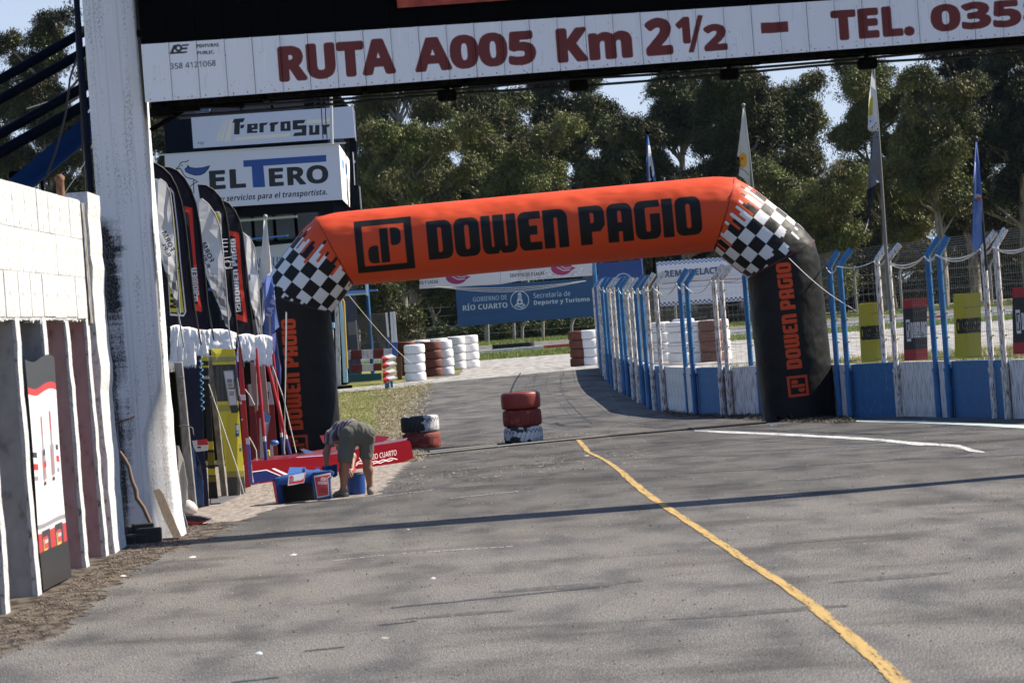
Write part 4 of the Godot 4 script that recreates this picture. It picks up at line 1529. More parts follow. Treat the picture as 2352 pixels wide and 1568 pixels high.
# ================================================================ catch fence at right
var fence_posts := []       # [base, height, blue]
func fence_d(x: float) -> float:
	for i in fence_posts.size() - 1:
		if x <= fence_posts[i + 1][3]:
			var f := clampf((x - fence_posts[i][3]) / (fence_posts[i + 1][3] - fence_posts[i][3]), 0, 1)
			return lerpf(-fence_posts[i][0].z, -fence_posts[i + 1][0].z, f)
	return -fence_posts[-1][0].z
func build_fence():
	var raw := [["G", 268, 1078, 230, 412, 0], ["G", 276, 1092, 240, 408, 0], ["G", 287, 1112, 252, 404, 1], ["G", 297, 1132, 264, 399, 1], ["G", 312, 1160, 281, 394, 0], ["G", 327, 1188, 298, 394, 0], ["G", 350, 1225, 315, 392, 1], ["G", 382, 1250, 335, 394, 1], ["G", 412, 1280, 365, 402, 0], ["G", 450, 1303, 397, 410, 0],
		["G", 486, 1322, 430, 394, 1], ["G", 522, 1338, 470, 398, 1], ["G", 566, 1362, 510, 410, 0], ["G", 610, 1390, 552, 416, 0], ["G", 648, 1412, 587, 398, 1], ["G", 700, 1445, 627, 400, 1], ["G", 745, 1455, 690, 384, 0], ["G", 825, 1466, 770, 378, 0], ["G", 1035, 1482, 965, 354, 1], ["G", 1095, 1495, 1030, 360, 1],
		["G", 1330, 1502, 1250, 328, 0], ["G", 1392, 1504, 1315, 327, 0], ["G", 1630, 1508, 1560, 300, 1], ["G", 1695, 1510, 1625, 298, 1], ["R", 690, 1480, 650, 610, 0], ["R", 755, 1484, 715, 606, 0],
		["Q", 130, 1462, 66, 312, 1], ["Q", 208, 1468, 142, 302, 1], ["Q", 490, 1454, 416, 266, 0], ["Q", 576, 1456, 500, 258, 0], ["Q", 876, 1462, 800, 226, 1], ["Q", 962, 1466, 885, 214, 1], ["Q", 1300, 1470, 1215, 172, 0], ["Q", 1396, 1474, 1315, 156, 0], ["Q", 1720, 1478, 1640, 120, 1], ["Q", 1830, 1480, 1745, 110, 1]]
	for r in raw:
		var b := pg(r[0], r[1], r[2])
		var p := px(r[0], r[1], r[2])
		var e := pa(r[0], r[3], r[4], -b.z)
		if r[0] == "R" or (r[0] == "G" and r[1] > 1600):
			b.z -= 1.7      # behind the arch's leg
		fence_posts.append([b, clampf(e.y - b.y, 2.55, 3.05), r[5] == 1, p.x])
	var root: Vector3 = fence_posts[22][0]
	var g := thing("catch_fence", "curving catch fence of paired blue and white pipe posts on a low wall", "fence", root)
	rng.seed = 41
	for i in fence_posts.size():
		var f = fence_posts[i]
		var b: Vector3 = f[0] - root
		var m: Material = m_blue_paint if f[2] else m_white_paint
		var top: float = f[1]
		var st := mb()
		tube(st, [b, b + Vector3(0, 0.82, 0)], 0.062, 12)
		tube(st, [b + Vector3(0, 0.8, 0), b + Vector3(0, top, 0)], 0.05, 12)
		var o := obj("post", st, m, g)
		var cst := mb()
		tube(cst, [b + Vector3(0, 0.79, 0), b + Vector3(0, 0.84, 0)], 0.072, 12)
		obj("collar", cst, m, o)
		var arm := mb()
		var dirv := Vector3(0.2 + rng.randf_range(-0.03, 0.03), 0.24 + rng.randf_range(-0.02, 0.02), -0.08)
		tube(arm, [b + Vector3(-0.01, top - 0.03, 0), b + Vector3(0, top, 0) + dirv], 0.058, 8)
		obj("arm", arm, m, o)
		var ins := mb()
		for h in [1.02, 1.35, 1.75, 2.1, 2.45]:
			tube(ins, [b + Vector3(0.045, h, 0.02), b + Vector3(0.075, h, 0.03)], 0.012, 5)
		obj("clip", ins, m_wire, o)
	# low wall panels, from the right post of one pair to the right post of the next
	for i in range(1, fence_posts.size() - 2, 2):
		var a: Vector3 = fence_posts[i][0] - root
		var c: Vector3 = fence_posts[i + 2][0] - root
		var dir := (c - a).normalized()
		var n := dir.cross(Vector3.UP).normalized()
		if n.x < 0:
			n = -n
		var back := n * 0.13
		var h := 0.965
		var st := mb()
		bevel_box(st, (a + c) * 0.5 + back + Vector3(0, h * 0.5 - 0.01, 0), Vector3((c - a).length() - 0.012, h, 0.12), 0.01, Basis(dir, Vector3.UP, dir.cross(Vector3.UP)))
		obj("wall_panel", st, panel_mat(fence_posts[i][2]), g)
	# netting
	var net := mb()
	var wires := mb()
	for i in fence_posts.size() - 1:
		var a: Vector3 = fence_posts[i][0] - root
		var c: Vector3 = fence_posts[i + 1][0] - root
		var len_ := a.distance_to(c)
		var ta: float = fence_posts[i][1]
		var tc: float = fence_posts[i + 1][1]
		var side := Vector3(0.05, 0, 0.0)
		for h in [0.0, 0.25, 0.5, 0.72, 1.0]:
			var pts := []
			for k in 7:
				var f := k / 6.0
				pts.append(a.lerp(c, f) + side + Vector3(0, lerpf(1.02, lerpf(ta, tc, f) - 0.08, h) - 0.03 * sin(f * PI) * (1 if h > 0.1 else 0), 0))
			tube(wires, pts, 0.0045, 4, false)
		var n := maxi(1, int(len_ / 0.12))
		for k in n:
			var f := (k + 0.5) / n
			var p := a.lerp(c, f) + side
			var w := 0.0016
			var top := lerpf(ta, tc, f)
			tube(net, [p + Vector3(0, 1.0, 0), p + Vector3(0, top, 0), p + Vector3(0.2, top + 0.24, -0.08)], w, 3, false)
		for k in 17:
			var y := 1.0 + k * 0.115
			tube(net, [a + side + Vector3(0, y, 0), c + side + Vector3(0, y, 0)], 0.0014, 3, false)
		for k in 7:
			var o := Vector3(0.2, 0.24, -0.08) * (k / 6.0)
			tube(net, [a + side * 0.5 + Vector3(0, ta, 0) + o, c + side * 0.5 + Vector3(0, tc, 0) + o], 0.003, 3, false)
	tag(obj("netting", net, m_wire, g), "", "", "", "stuff")
	obj("wire", wires, m_wire, g)
	# slack white cable slung from post to post
	var sl := mb()
	for run in [[6, 16, 0.06], [12, 19, 0.1], [16, 22, 0.12], [26, 34, 0.14], [28, 35, 0.1]]:
		for i in range(run[0], mini(run[1], fence_posts.size() - 1)):
			var a: Vector3 = fence_posts[i][0] - root + Vector3(-0.06, fence_posts[i][1] - 0.03, 0.05)
			var c: Vector3 = fence_posts[i + 1][0] - root + Vector3(-0.06, fence_posts[i + 1][1] - 0.03, 0.05)
			var pts := []
			var sag: float = run[2] * minf(1.6, a.distance_to(c) * 0.6)
			for k in 9:
				var f := k / 8.0
				pts.append(a.lerp(c, f) + Vector3(0, -sag * 4.0 * f * (1 - f) * (1.0 + 0.3 * sin(i * 3.0)), 0))
			tube(sl, pts, 0.011, 5, false)
	obj("slack_cable", sl, m_rope, g)
	# grass and leaf litter against the wall's foot is part of the ground; banners hang on the fence
	var ban := [["yellow", [[258, 602], [412, 586], [441, 1030], [285, 1045]], "yellow cloth banner with black lettering on the fence, the one nearest the arch"], ["black", [[597, 572], [778, 555], [786, 1020], [608, 1030]], "black banner with red bands on the fence between the two yellow banners"], ["yellow", [[978, 526], [1184, 515], [1190, 1004], [992, 1012]], "yellow cloth banner on the fence right of the black and red banner"], ["black", [[1422, 480], [1640, 468], [1648, 972], [1430, 982]], "black banner with red bands cut by the right edge of the picture"]]
	for b in ban:
		var r := box_of(b[1])
		var cv: Array
		if b[0] == "yellow":
			cv = canvas_over(b[1], 1.2, lin(0.4, 0.34, 0.025))
			var tf: Transform2D = cv[1] * Transform2D(-0.07, Vector2(r.position.x, r.position.y))
			text(cv[0], "CROSSMASTER", r.size.x * 0.02, r.size.y * 0.4, r.size.x * 0.94, r.size.y * 0.24, lin(0.008, 0.008, 0.008), "heavy", tf)
		else:
			cv = canvas_over(b[1], 1.2, lin(0.018, 0.018, 0.02))
			var tf: Transform2D = cv[1] * Transform2D(-0.07, Vector2(r.position.x, r.position.y))
			rect(cv[0], -60, -40, r.size.x + 120, r.size.y * 0.17 + 40, lin(0.3, 0.02, 0.02), tf)
			rect(cv[0], -60, r.size.y * 0.83, r.size.x + 120, r.size.y * 0.4, lin(0.3, 0.02, 0.02), tf)
			var lt: Transform2D = tf * Transform2D(Vector2(0.19, 0), Vector2(0, 1), Vector2(r.size.x * 0.05, r.size.y * 0.35))
			block_logo(cv[0], 0, 0, r.size.y * 0.35, lin(0.55, 0.55, 0.55), lin(0.018, 0.018, 0.02), lt)
			block_text(cv[0], "DOWEN PAGIO", r.size.x * 0.24, r.size.y * 0.4, r.size.x * 0.72, r.size.y * 0.25, lin(0.55, 0.55, 0.55), lin(0.018, 0.018, 0.02), tf)
		var d := fence_d(px("Q", r.position.x + r.size.x * 0.5, 1450).x) - 0.12
		var pos := pa("Q", r.position.x + r.size.x * 0.5, r.end.y, d)
		var o := obj("fence_banner", cutout("Q", b[1], d, 0.006, func(u, v): return 0.008 * sin(v * 5.0 + u * 3.0) + 0.006 * sin(u * 9.0 + v * 2.0), pos), printed(cv[0], 0.6))
		o.position = pos
		tag(o, b[2], "banner", "banners on the catch fence")
func panel_mat(blue: bool) -> Material:
	if blue:
		return worn("panel_blue", 61, [[0.0, lin(0.3, 0.33, 0.36)], [0.2, lin(0.12, 0.2, 0.3)], [0.3, lin(0.012, 0.09, 0.21)], [0.7, lin(0.016, 0.12, 0.28)], [1.0, lin(0.03, 0.15, 0.33)]], Vector3(1.6, 0.16, 1.6), 0.75, 5, 0.03)
	return worn("panel_white", 62, [[0.0, lin(0.05, 0.045, 0.04)], [0.24, lin(0.16, 0.15, 0.14)], [0.36, lin(0.42, 0.41, 0.39)], [0.52, lin(0.62, 0.61, 0.59)], [1.0, lin(0.68, 0.67, 0.66)]], Vector3(1.6, 0.16, 1.6), 0.85, 5, 0.03)

# ================================================================ pit stalls at left: posts, covers, cloths
func build_stalls():
	# dark depth of the stalls
	var s := thing("pit_stalls", "dark open pit stalls under white cloths behind the pillar", "stall", Vector3(-4.6, 0, -66))
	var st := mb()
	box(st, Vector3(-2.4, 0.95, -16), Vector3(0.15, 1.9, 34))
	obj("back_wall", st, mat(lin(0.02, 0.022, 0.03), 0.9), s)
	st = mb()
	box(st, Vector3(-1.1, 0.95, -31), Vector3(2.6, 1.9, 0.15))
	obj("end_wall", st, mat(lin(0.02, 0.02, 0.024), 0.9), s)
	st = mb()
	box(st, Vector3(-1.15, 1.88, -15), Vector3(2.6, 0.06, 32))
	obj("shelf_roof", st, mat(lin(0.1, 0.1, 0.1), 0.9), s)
	var post := func(c0: Array, c1: Array, w: float, m: Material, called: String, label: String, cat: String, depth := 0.12):
		var b := pg("E", c0[0], c0[1])
		var e := pa("E", c1[0], c1[1], -b.z)
		var q := mb()
		var x := Vector3(1, 0, 0) * w * 0.5
		var z := Vector3(0, 0, -depth)
		var up := e - b
		for f in [[-x, x]]:
			bevel_box(q, up * 0.5 + z * 0.5, Vector3(w, up.length(), depth), 0.008, Basis(Vector3.RIGHT, up.normalized(), Vector3.RIGHT.cross(up.normalized())))
		var o := obj(called, q, m)
		o.position = b
		tag(o, label, cat)
		return o
	post.call([236, 1380], [128, 300], 0.1, m_concrete, "concrete_post", "grey concrete post wound with wire, the nearest beyond the pillar", "post")
	post.call([188, 1372], [105, 300], 0.03, m_black, "dark_strut", "thin dark strut beside the nearest grey concrete post", "strut")
	post.call([458, 1268], [350, 255], 0.085, m_concrete, "concrete_post", "grey concrete post at the left edge of the yellow cover", "post")
	for q in [[[128, 410], [175, 410]], [[125, 520], [172, 520]], [[130, 755], [190, 750], [230, 770], [238, 820]], [[190, 1190], [245, 1190]], [[330, 400], [350, 395]], [[355, 548], [392, 548]], [[395, 1030], [450, 1020]]]:
		var pts := []
		var o0 := pa("E", q[0][0], q[0][1], 67.6)
		for p in q:
			pts.append(pa("E", p[0], p[1], 67.6) - o0)
		var w := mb()
		tube(w, pts, 0.007, 5)
		var o := obj("binding_wire", w, m_wire)
		o.position = o0
		tag(o, {410: "wire bound highest round the nearest grey concrete post", 520: "wire bound second from the top round the nearest grey concrete post", 755: "wire bound at mid height round the nearest concrete post, its end sticking out", 1190: "wire bound low round the nearest grey concrete post", 400: "wire bound highest round the post beside the yellow cover", 548: "wire bound at mid height round the post beside the yellow cover", 1030: "wire bound lowest round the post beside the yellow cover"}[int(q[0][1])], "wire", "wire bindings on the concrete posts")
	# covers and boards, traced at their own distance and given thickness
	var board := func(called: String, label: String, cat: String, pts: Array, d: float, m: Material, thick := 0.03, bend := 0.0):
		var r := box_of(pts)
		var pos := pa("E", r.position.x + r.size.x * 0.5, r.end.y, d)
		pos.y = maxf(pos.y, 0.0)
		var o := obj(called, cutout("E", pts, d, thick, (func(u, v): return bend * (sin(u * 11.0) * 0.4 - u * 2.2 + sin(v * 6.0 + u) * 0.3)) if bend != 0.0 else no_bend, pos), m)
		o.position = pos
		tag(o, label, cat)
		return o
	board.call("navy_cover", "dark navy cloth cover hanging beside the nearest concrete post", "cover", [[160, 300], [282, 250], [300, 480], [305, 860], [330, 1090], [345, 1325], [270, 1340], [225, 1200], [210, 900], [185, 600]], 69.5, mat(lin(0.006, 0.008, 0.035), 0.8), 0.02, 0.03)
	board.call("shiny_panel", "glossy dark blue curved panel low against the navy cover", "panel", [[215, 890], [240, 930], [280, 1020], [300, 1150], [305, 1330], [245, 1325], [228, 1180], [218, 1000]], 68.6, mat(lin(0.006, 0.02, 0.06), 0.2), 0.03, 0.06)
	var cv := canvas_over([[225, 845], [342, 940]], 2.0, lin(0.6, 0.6, 0.6))
	rect(cv[0], 220, 840, 140, 50, lin(0.5, 0.02, 0.02), cv[1] * Transform2D(-0.05, Vector2(0, 14)))
	poly(cv[0], [vv([[262, 900], [290, 898], [284, 920], [276, 908], [268, 920]])], lin(0.02, 0.02, 0.03), cv[1])
	board.call("red_white_tab", "small red and white striped tab on the navy cover", "tab", [[226, 860], [328, 848], [342, 880], [338, 928], [255, 938], [236, 905]], 68.3, printed(cv[0]), 0.02)
	cv = canvas_over([[285, 240], [400, 1270]], 1.0, lin(0.008, 0.008, 0.009))
	for q in [[240, 46], [318, 16], [860, 60], [940, 90], [1055, 46], [1110, 40]]:
		rect(cv[0], 280, q[0], 140, q[1], lin(0.5, 0.42, 0.02) if q[1] != 90 and q[1] != 40 else lin(0.16, 0.13, 0.01), cv[1])
	rect(cv[0], 285, 395, 60, 20, lin(0.4, 0.4, 0.4), cv[1])
	board.call("striped_cover", "black cover with yellow stripes between the two grey concrete posts", "cover", [[290, 245], [338, 245], [350, 500], [375, 860], [395, 1100], [412, 1270], [345, 1272], [335, 900], [310, 500]], 72.5, printed(cv[0], 0.7), 0.03, 0.0)
	# the yellow cover
	var yp := [[358, 202], [440, 205], [528, 210], [540, 420], [556, 640], [574, 850], [590, 1050], [604, 1236], [545, 1252], [484, 1262], [470, 1100], [440, 850], [412, 640], [385, 420]]
	cv = canvas_over(yp, 1.4, lin(0.58, 0.5, 0.03))
	var im: Image = cv[0]
	var tf: Transform2D = cv[1] * Transform2D(-0.03, Vector2(0, 12))
	rect(im, 340, 262, 230, 38, lin(0.3, 0.28, 0.1), tf)
	rect(im, 340, 318, 230, 262, lin(0.03, 0.03, 0.03), tf)
	rect(im, 340, 300, 230, 18, lin(0.6, 0.52, 0.03), tf)
	for q in [[388, 20], [420, 12], [460, 26]]:
		rect(im, q[0], 330, q[1], 240, lin(0.06, 0.06, 0.058), tf)
	rect(im, 340, 605, 230, 46, lin(0.36, 0.32, 0.06), tf)
	poly(im, [vv([[438, 362], [508, 360], [532, 612], [470, 614]])], lin(0.35, 0.36, 0.38), tf)
	poly(im, [vv([[446, 370], [502, 368], [524, 604], [476, 606]])], lin(0.6, 0.61, 0.63), tf)
	poly(im, [vv([[474, 612], [534, 610], [540, 650], [528, 664], [486, 666]])], lin(0.03, 0.03, 0.03), tf)
	for q in 8:      # lettering too squeezed to read
		rect(im, 463 + q * 4.6, 424, 2.6, 26, lin(0.03, 0.03, 0.03), tf)
		rect(im, 466 + q * 4.4, 454, 2.4, 24, lin(0.1, 0.1, 0.1), tf)
	rect(im, 462, 424, 30, 5, lin(0.03, 0.03, 0.03), tf)
	rect(im, 468, 484, 46, 7, lin(0.02, 0.02, 0.02), tf)
	rect(im, 468, 492, 44, 5, lin(0.5, 0.42, 0.02), tf)
	rect(im, 508, 424, 6, 70, lin(0.03, 0.03, 0.03), tf)
	rect(im, 474, 514, 36, 5, lin(0.03, 0.03, 0.03), tf)
	for q in 6:
		rect(im, 476 + q * 5.6, 524, 3.4, 16, lin(0.08, 0.08, 0.08), tf)
	rect(im, 510, 744, 26, 90, lin(0.05, 0.06, 0.07), tf)
	rect(im, 513, 750, 20, 40, lin(0.5, 0.55, 0.6), tf)
	rect(im, 513, 796, 20, 14, lin(0.2, 0.4, 0.7), tf)
	rect(im, 532, 896, 18, 46, lin(0.12, 0.11, 0.05), tf)
	rect(im, 534, 900, 14, 16, lin(0.5, 0.52, 0.4), tf)
	rect(im, 440, 1080, 190, 44, lin(0.3, 0.26, 0.06), tf)
	rect(im, 440, 1122, 190, 200, lin(0.06, 0.05, 0.045), tf)
	board.call("yellow_cover", "bright yellow and black printed vinyl cover standing upright in front of the stalls", "cover", yp, 73.2, printed(im, 0.45), 0.03, 0.05)
	var rp := [[556, 192], [578, 192], [606, 560], [628, 850], [645, 1186], [606, 1196], [590, 900], [565, 560]]
	cv = canvas_over(rp, 1.0, lin(0.42, 0.02, 0.025))
	rect(cv[0], 540, 530, 90, 40, lin(0.6, 0.6, 0.6), cv[1])
	rect(cv[0], 540, 702, 50, 14, lin(0.6, 0.4, 0.4), cv[1])
	board.call("red_board", "tall narrow red board with a white patch right of the yellow cover", "board", rp, 77.0, printed(cv[0], 0.5), 0.04)
	var pp := [[526, 225], [542, 228], [552, 420], [580, 600], [566, 600], [546, 420]]
	cv = canvas_over(pp, 1.0, lin(0.1, 0.08, 0.3))
	rect(cv[0], 520, 410, 80, 200, lin(0.55, 0.55, 0.58), cv[1])
	rect(cv[0], 520, 540, 80, 40, lin(0.4, 0.08, 0.12), cv[1])
	board.call("purple_strip", "thin purple and white strip between the yellow cover and the red board", "strip", pp, 75.0, printed(cv[0]), 0.02)
	board.call("white_blue_strip", "white and violet foot of the narrow strip behind the red board", "strip", [[608, 842], [634, 842], [660, 1165], [636, 1176]], 76.4, printed_band([[608, 842], [660, 1176]], [[842, 42, lin(0.6, 0.6, 0.6)], [884, 300, lin(0.12, 0.1, 0.38)]]), 0.03)
	# red bodywork stacked upright deeper in the stalls
	var big := [[612, 460], [780, 440], [810, 600], [838, 960], [770, 975], [650, 990], [640, 700]]
	cv = canvas_over(big, 1.5, lin(0.2, 0.008, 0.012))
	rect(cv[0], 600, 430, 230, 184, lin(0.4, 0.38, 0.4), cv[1] * Transform2D(-0.06, Vector2(0, 34)))
	poly(cv[0], [vv([[756, 510], [775, 508], [772, 575]])], lin(0.01, 0.01, 0.01), cv[1])
	board.call("red_body_panel", "large red and white car body panel leaning deep inside the stalls", "car body panel", big, 84.0, printed(cv[0], 0.35), 0.04)
	var num := [[640, 690], [680, 660], [694, 820], [700, 990], [640, 1000], [640, 800]]
	cv = canvas_over(num, 2.5, lin(0.14, 0.006, 0.01))
	tf = cv[1] * Transform2D(-0.1, Vector2(0, 66))
	rect(cv[0], 645, 730, 44, 90, lin(0.015, 0.01, 0.01), tf)
	text(cv[0], "96", 648, 738, 36, 52, lin(0.5, 0.42, 0.4), "bold", tf)
	for q in 9:
		rect(cv[0], 646 + q * 4.4, 800, 3.0, 11, lin(0.36, 0.28, 0.26), tf)
	rect(cv[0], 646, 834, 40, 9, lin(0.35, 0.06, 0.06), tf)
	for q in [[650, 872, 10], [666, 868, 14], [652, 900, 12], [670, 902, 10], [650, 930, 16], [672, 934, 8]]:
		poly(cv[0], [ellipse(q[0] + 6, q[1] + 8, q[2] * 0.5, 8, 14)], lin(0.36, 0.12, 0.12), tf)
		poly(cv[0], [ellipse(q[0] + 6, q[1] + 8, q[2] * 0.3, 4, 14)], lin(0.14, 0.006, 0.01), tf)
	board.call("number_panel", "dark red panel bearing the white number 96", "panel", num, 82.5, printed(cv[0], 0.4), 0.03)
	var blue := [[730, 650], [786, 682], [752, 880], [738, 880]]
	cv = canvas_over(blue, 3.0, lin(0.09, 0.24, 0.5))
	poly(cv[0], [vv([[742, 724], [772, 730], [756, 836], [738, 826]])], lin(0.6, 0.6, 0.6), cv[1])
	var vt := Transform2D(Vector2(0.14, -0.99) * 1.0, Vector2(0.99, 0.14), Vector2(745, 822))
	text(cv[0], "TONI", 0, 0, 86, 18, lin(0.03, 0.03, 0.04), "bold", cv[1] * vt)
	board.call("blue_fin", "light blue fin with a white lettered label among the red poles", "fin", blue, 80.5, printed(cv[0], 0.4), 0.02)
	board.call("pale_wood_post", "pale pink weathered post standing in the dark of the stalls", "post", [[640, 300], [682, 300], [694, 640], [676, 660], [650, 480]], 83.0, mat(lin(0.32, 0.19, 0.17), 0.9), 0.08)
	board.call("pale_wood_post", "second pink weathered post right of the first in the stalls", "post", [[708, 325], [744, 325], [775, 665], [740, 660]], 83.4, mat(lin(0.32, 0.19, 0.17), 0.9), 0.08)
	board.call("white_stake", "white stake standing on edge behind the number panel", "stake", [[706, 700], [738, 690], [742, 1000], [712, 1000]], 82.0, mat(lin(0.45, 0.42, 0.4), 0.8), 0.04)
	board.call("white_red_tail", "small white and red pointed tail piece under the blue fin", "fin", [[784, 870], [800, 866], [806, 965], [780, 975]], 80.0, mat(lin(0.5, 0.48, 0.5), 0.5), 0.02)
	var ball := mb()
	lathe(ball, [Vector2(0.0, -0.045), Vector2(0.05, -0.03), Vector2(0.075, 0.0), Vector2(0.055, 0.035), Vector2(0, 0.05)], 14)
	var bo := obj("blue_ball", ball, mat(lin(0.04, 0.14, 0.42), 0.35))
	bo.position = pa("E", 812, 876, 79.8)
	tag(bo, "shiny blue rounded knob beside the red poles", "knob")
	var yb := mb()
	bevel_box(yb, Vector3(0, 0.05, 0), Vector3(0.06, 0.1, 0.06), 0.01)
	var yo := obj("yellow_box", yb, mat(lin(0.6, 0.55, 0.02), 0.5))
	yo.position = pa("E", 769, 972, 79.6)
	tag(yo, "tiny yellow box standing behind the long red bodywork", "box")
	# red, white and blue poles
	var pole := func(a: Array, b: Array, d: float, label: String, w := 0.028):
		var p0 := pa("E", b[0], b[1], d)
		var p1 := pa("E", a[0], a[1], d)
		var base := thing("striped_pole", label, "pole", p0)
		var up := p1 - p0
		for q in [[0.0, 0.17, mat(lin(0.05, 0.05, 0.22), 0.4), "blue_end"], [0.17, 0.215, mat(lin(0.6, 0.6, 0.6), 0.4), "white_band"], [0.215, 1.0, mat(lin(0.4, 0.02, 0.03), 0.4), "red_shaft"]]:
			var g := mb()
			tube(g, [up * q[0], up * q[1]], w, 8)
			obj(q[3], g, q[2], base)
	pole.call([682, 200], [756, 1000], 79.5, "red pole with white and blue end, the first right of the red board")
	pole.call([766, 318], [925, 955], 81.0, "red pole with white and blue end, the most slanted one by the arch's left leg")
	pole.call([803, 240], [878, 955], 82.0, "thinner red pole with white and blue end behind the most slanted pole", 0.022)
	# cords
	for q in [[[344, 455], [420, 680], [480, 860], [545, 1050], [598, 1240], [570, 1255], [572, 1160], [548, 1080]], [[604, 492], [640, 540], [672, 605]], [[632, 832], [660, 880], [684, 930], [688, 1000]], [[896, -60], [892, 400], [884, 920], [888, 955]], [[800, 330], [880, 560], [970, 945]]]:
		var o0 := pa("E", q[0][0], q[0][1], 72.4 if q[0][0] < 400 else 78.6)
		var pts := []
		for p in q:
			pts.append(pa("E", p[0], p[1], 72.4 if q[0][0] < 400 else 78.6) - o0)
		var w := mb()
		tube(w, pts, 0.008, 5)
		var o := obj("cord", w, m_rope)
		o.position = o0
		tag(o, {344: "pale cord slanting across the yellow cover down to the ground", 604: "short pale cord tied from the red board to the stall post", 632: "pale cord hanging by the number panel", 896: "straight pale cord hanging before the arch's left leg", 800: "long pale cord slanting from the stalls to the arch's foot"}[q[0][0]], "cord")
	var coil := mb()
	var cp := []
	for i in 80:
		var f := i / 79.0
		cp.append(Vector3(0.022 * cos(f * 52.0) - 0.03 * f, -0.7 * f, 0.022 * sin(f * 52.0)))
	tube(coil, cp, 0.008, 5)
	var co := obj("air_hose", coil, mat(lin(0.05, 0.2, 0.35), 0.3))
	co.position = pa("E", 288, 265, 69.0)
	tag(co, "coiled blue air hose hanging under the white cloth", "hose")
	# white cloths thrown over the stall fronts, each its own sheet with a frayed hem
	var cloths := [[[70, 45], [165, 50], 300, 68.0, 1], [[132, 58], [262, 66], 322, 69.0, 2], [[245, 70], [355, 74], 246, 71.5, 3], [[345, 66], [545, 92], 212, 74.0, 4], [[552, 108], [678, 112], 286, 78.0, 5], [[670, 112], [798, 122], 316, 81.0, 6]]
	for c in cloths:
		rng.seed = c[4] * 7
		var d: float = c[3]
		var nl := FastNoiseLite.new()
		nl.seed = c[4]
		nl.frequency = 0.9
		var cols := []
		var nx := 26
		var ny := 14
		var o0 := pa("E", c[0][0], c[2], d)
		for i in nx + 1:
			var u := float(i) / nx
			var x := lerpf(c[0][0], c[1][0], u)
			var ytop := lerpf(c[0][1], c[1][1], u) - 14.0 * sin(u * PI)
			var ybot: float = c[2] + 12.0 * nl.get_noise_1d(u * 3.0) - 30.0 * absf(u - 0.5) * (1.0 if c[4] % 2 else 0.4)
			var col := []
			for j in ny + 1:
				var v := float(j) / ny
				var y := lerpf(ytop, ybot, v)
				var fold := 0.016 * sin(u * 13.0 + c[4] + v * 1.5) * (0.2 + v) + 0.03 * nl.get_noise_2d(u * 3.0, v * 2.0)
				var p := pa("E", x + 1.5 * sin(v * 4.0 + u * 6.0), y, d) - o0
				col.append(p + Vector3(0.6 * fold, 0.0, fold + 0.16 * sqrt(v + 0.02) - 0.05))
			# over the top and down behind
			col.push_front(col[0] + Vector3(0, -0.05, -0.5))
			cols.append(col)
		var g := mb()
		loft(g, cols, false, false, true)
		var root := thing("white_cloth", ["", "white cloth over the stall front right beside the pillar", "frayed white cloth hanging second from the pillar", "folded white cloth thrown back in the middle of the row", "bunched white cloth above the yellow cover", "white cloth hanging right of the red board's top", "last white cloth of the row beside the hanging blue flag"][c[4]], "cloth", o0)
		obj("drape", g, worn("cloth", 66, [[0.0, lin(0.5, 0.46, 0.4)], [0.3, lin(0.72, 0.71, 0.69)], [1.0, lin(0.8, 0.79, 0.77)]], Vector3(1, 1, 1), 0.95), root)
		var fr := mb()
		for i in nx * 3:
			var u := float(i) / (nx * 3) * nx
			var p: Vector3 = (cols[int(u)][ny + 1] as Vector3).lerp(cols[mini(int(u) + 1, nx)][ny + 1], u - int(u))
			var dn := Vector3(rng.randf_range(-0.02, 0.02), -rng.randf_range(0.015, 0.05), rng.randf_range(0, 0.01))
			tri(fr, p + Vector3(-0.004, 0.01, 0), p + Vector3(0.004, 0.01, 0), p + dn)
		if c[4] != 4:
			obj("fringe", fr, m_white, root)
func printed_band(pts: Array, bands: Array) -> Material:
	var cv := canvas_over(pts, 1.0, Color.BLACK)
	var r := box_of(pts)
	for b in bands:
		rect(cv[0], r.position.x - 5, b[0], r.size.x + 10, b[1], b[2], cv[1])
	return printed(cv[0])

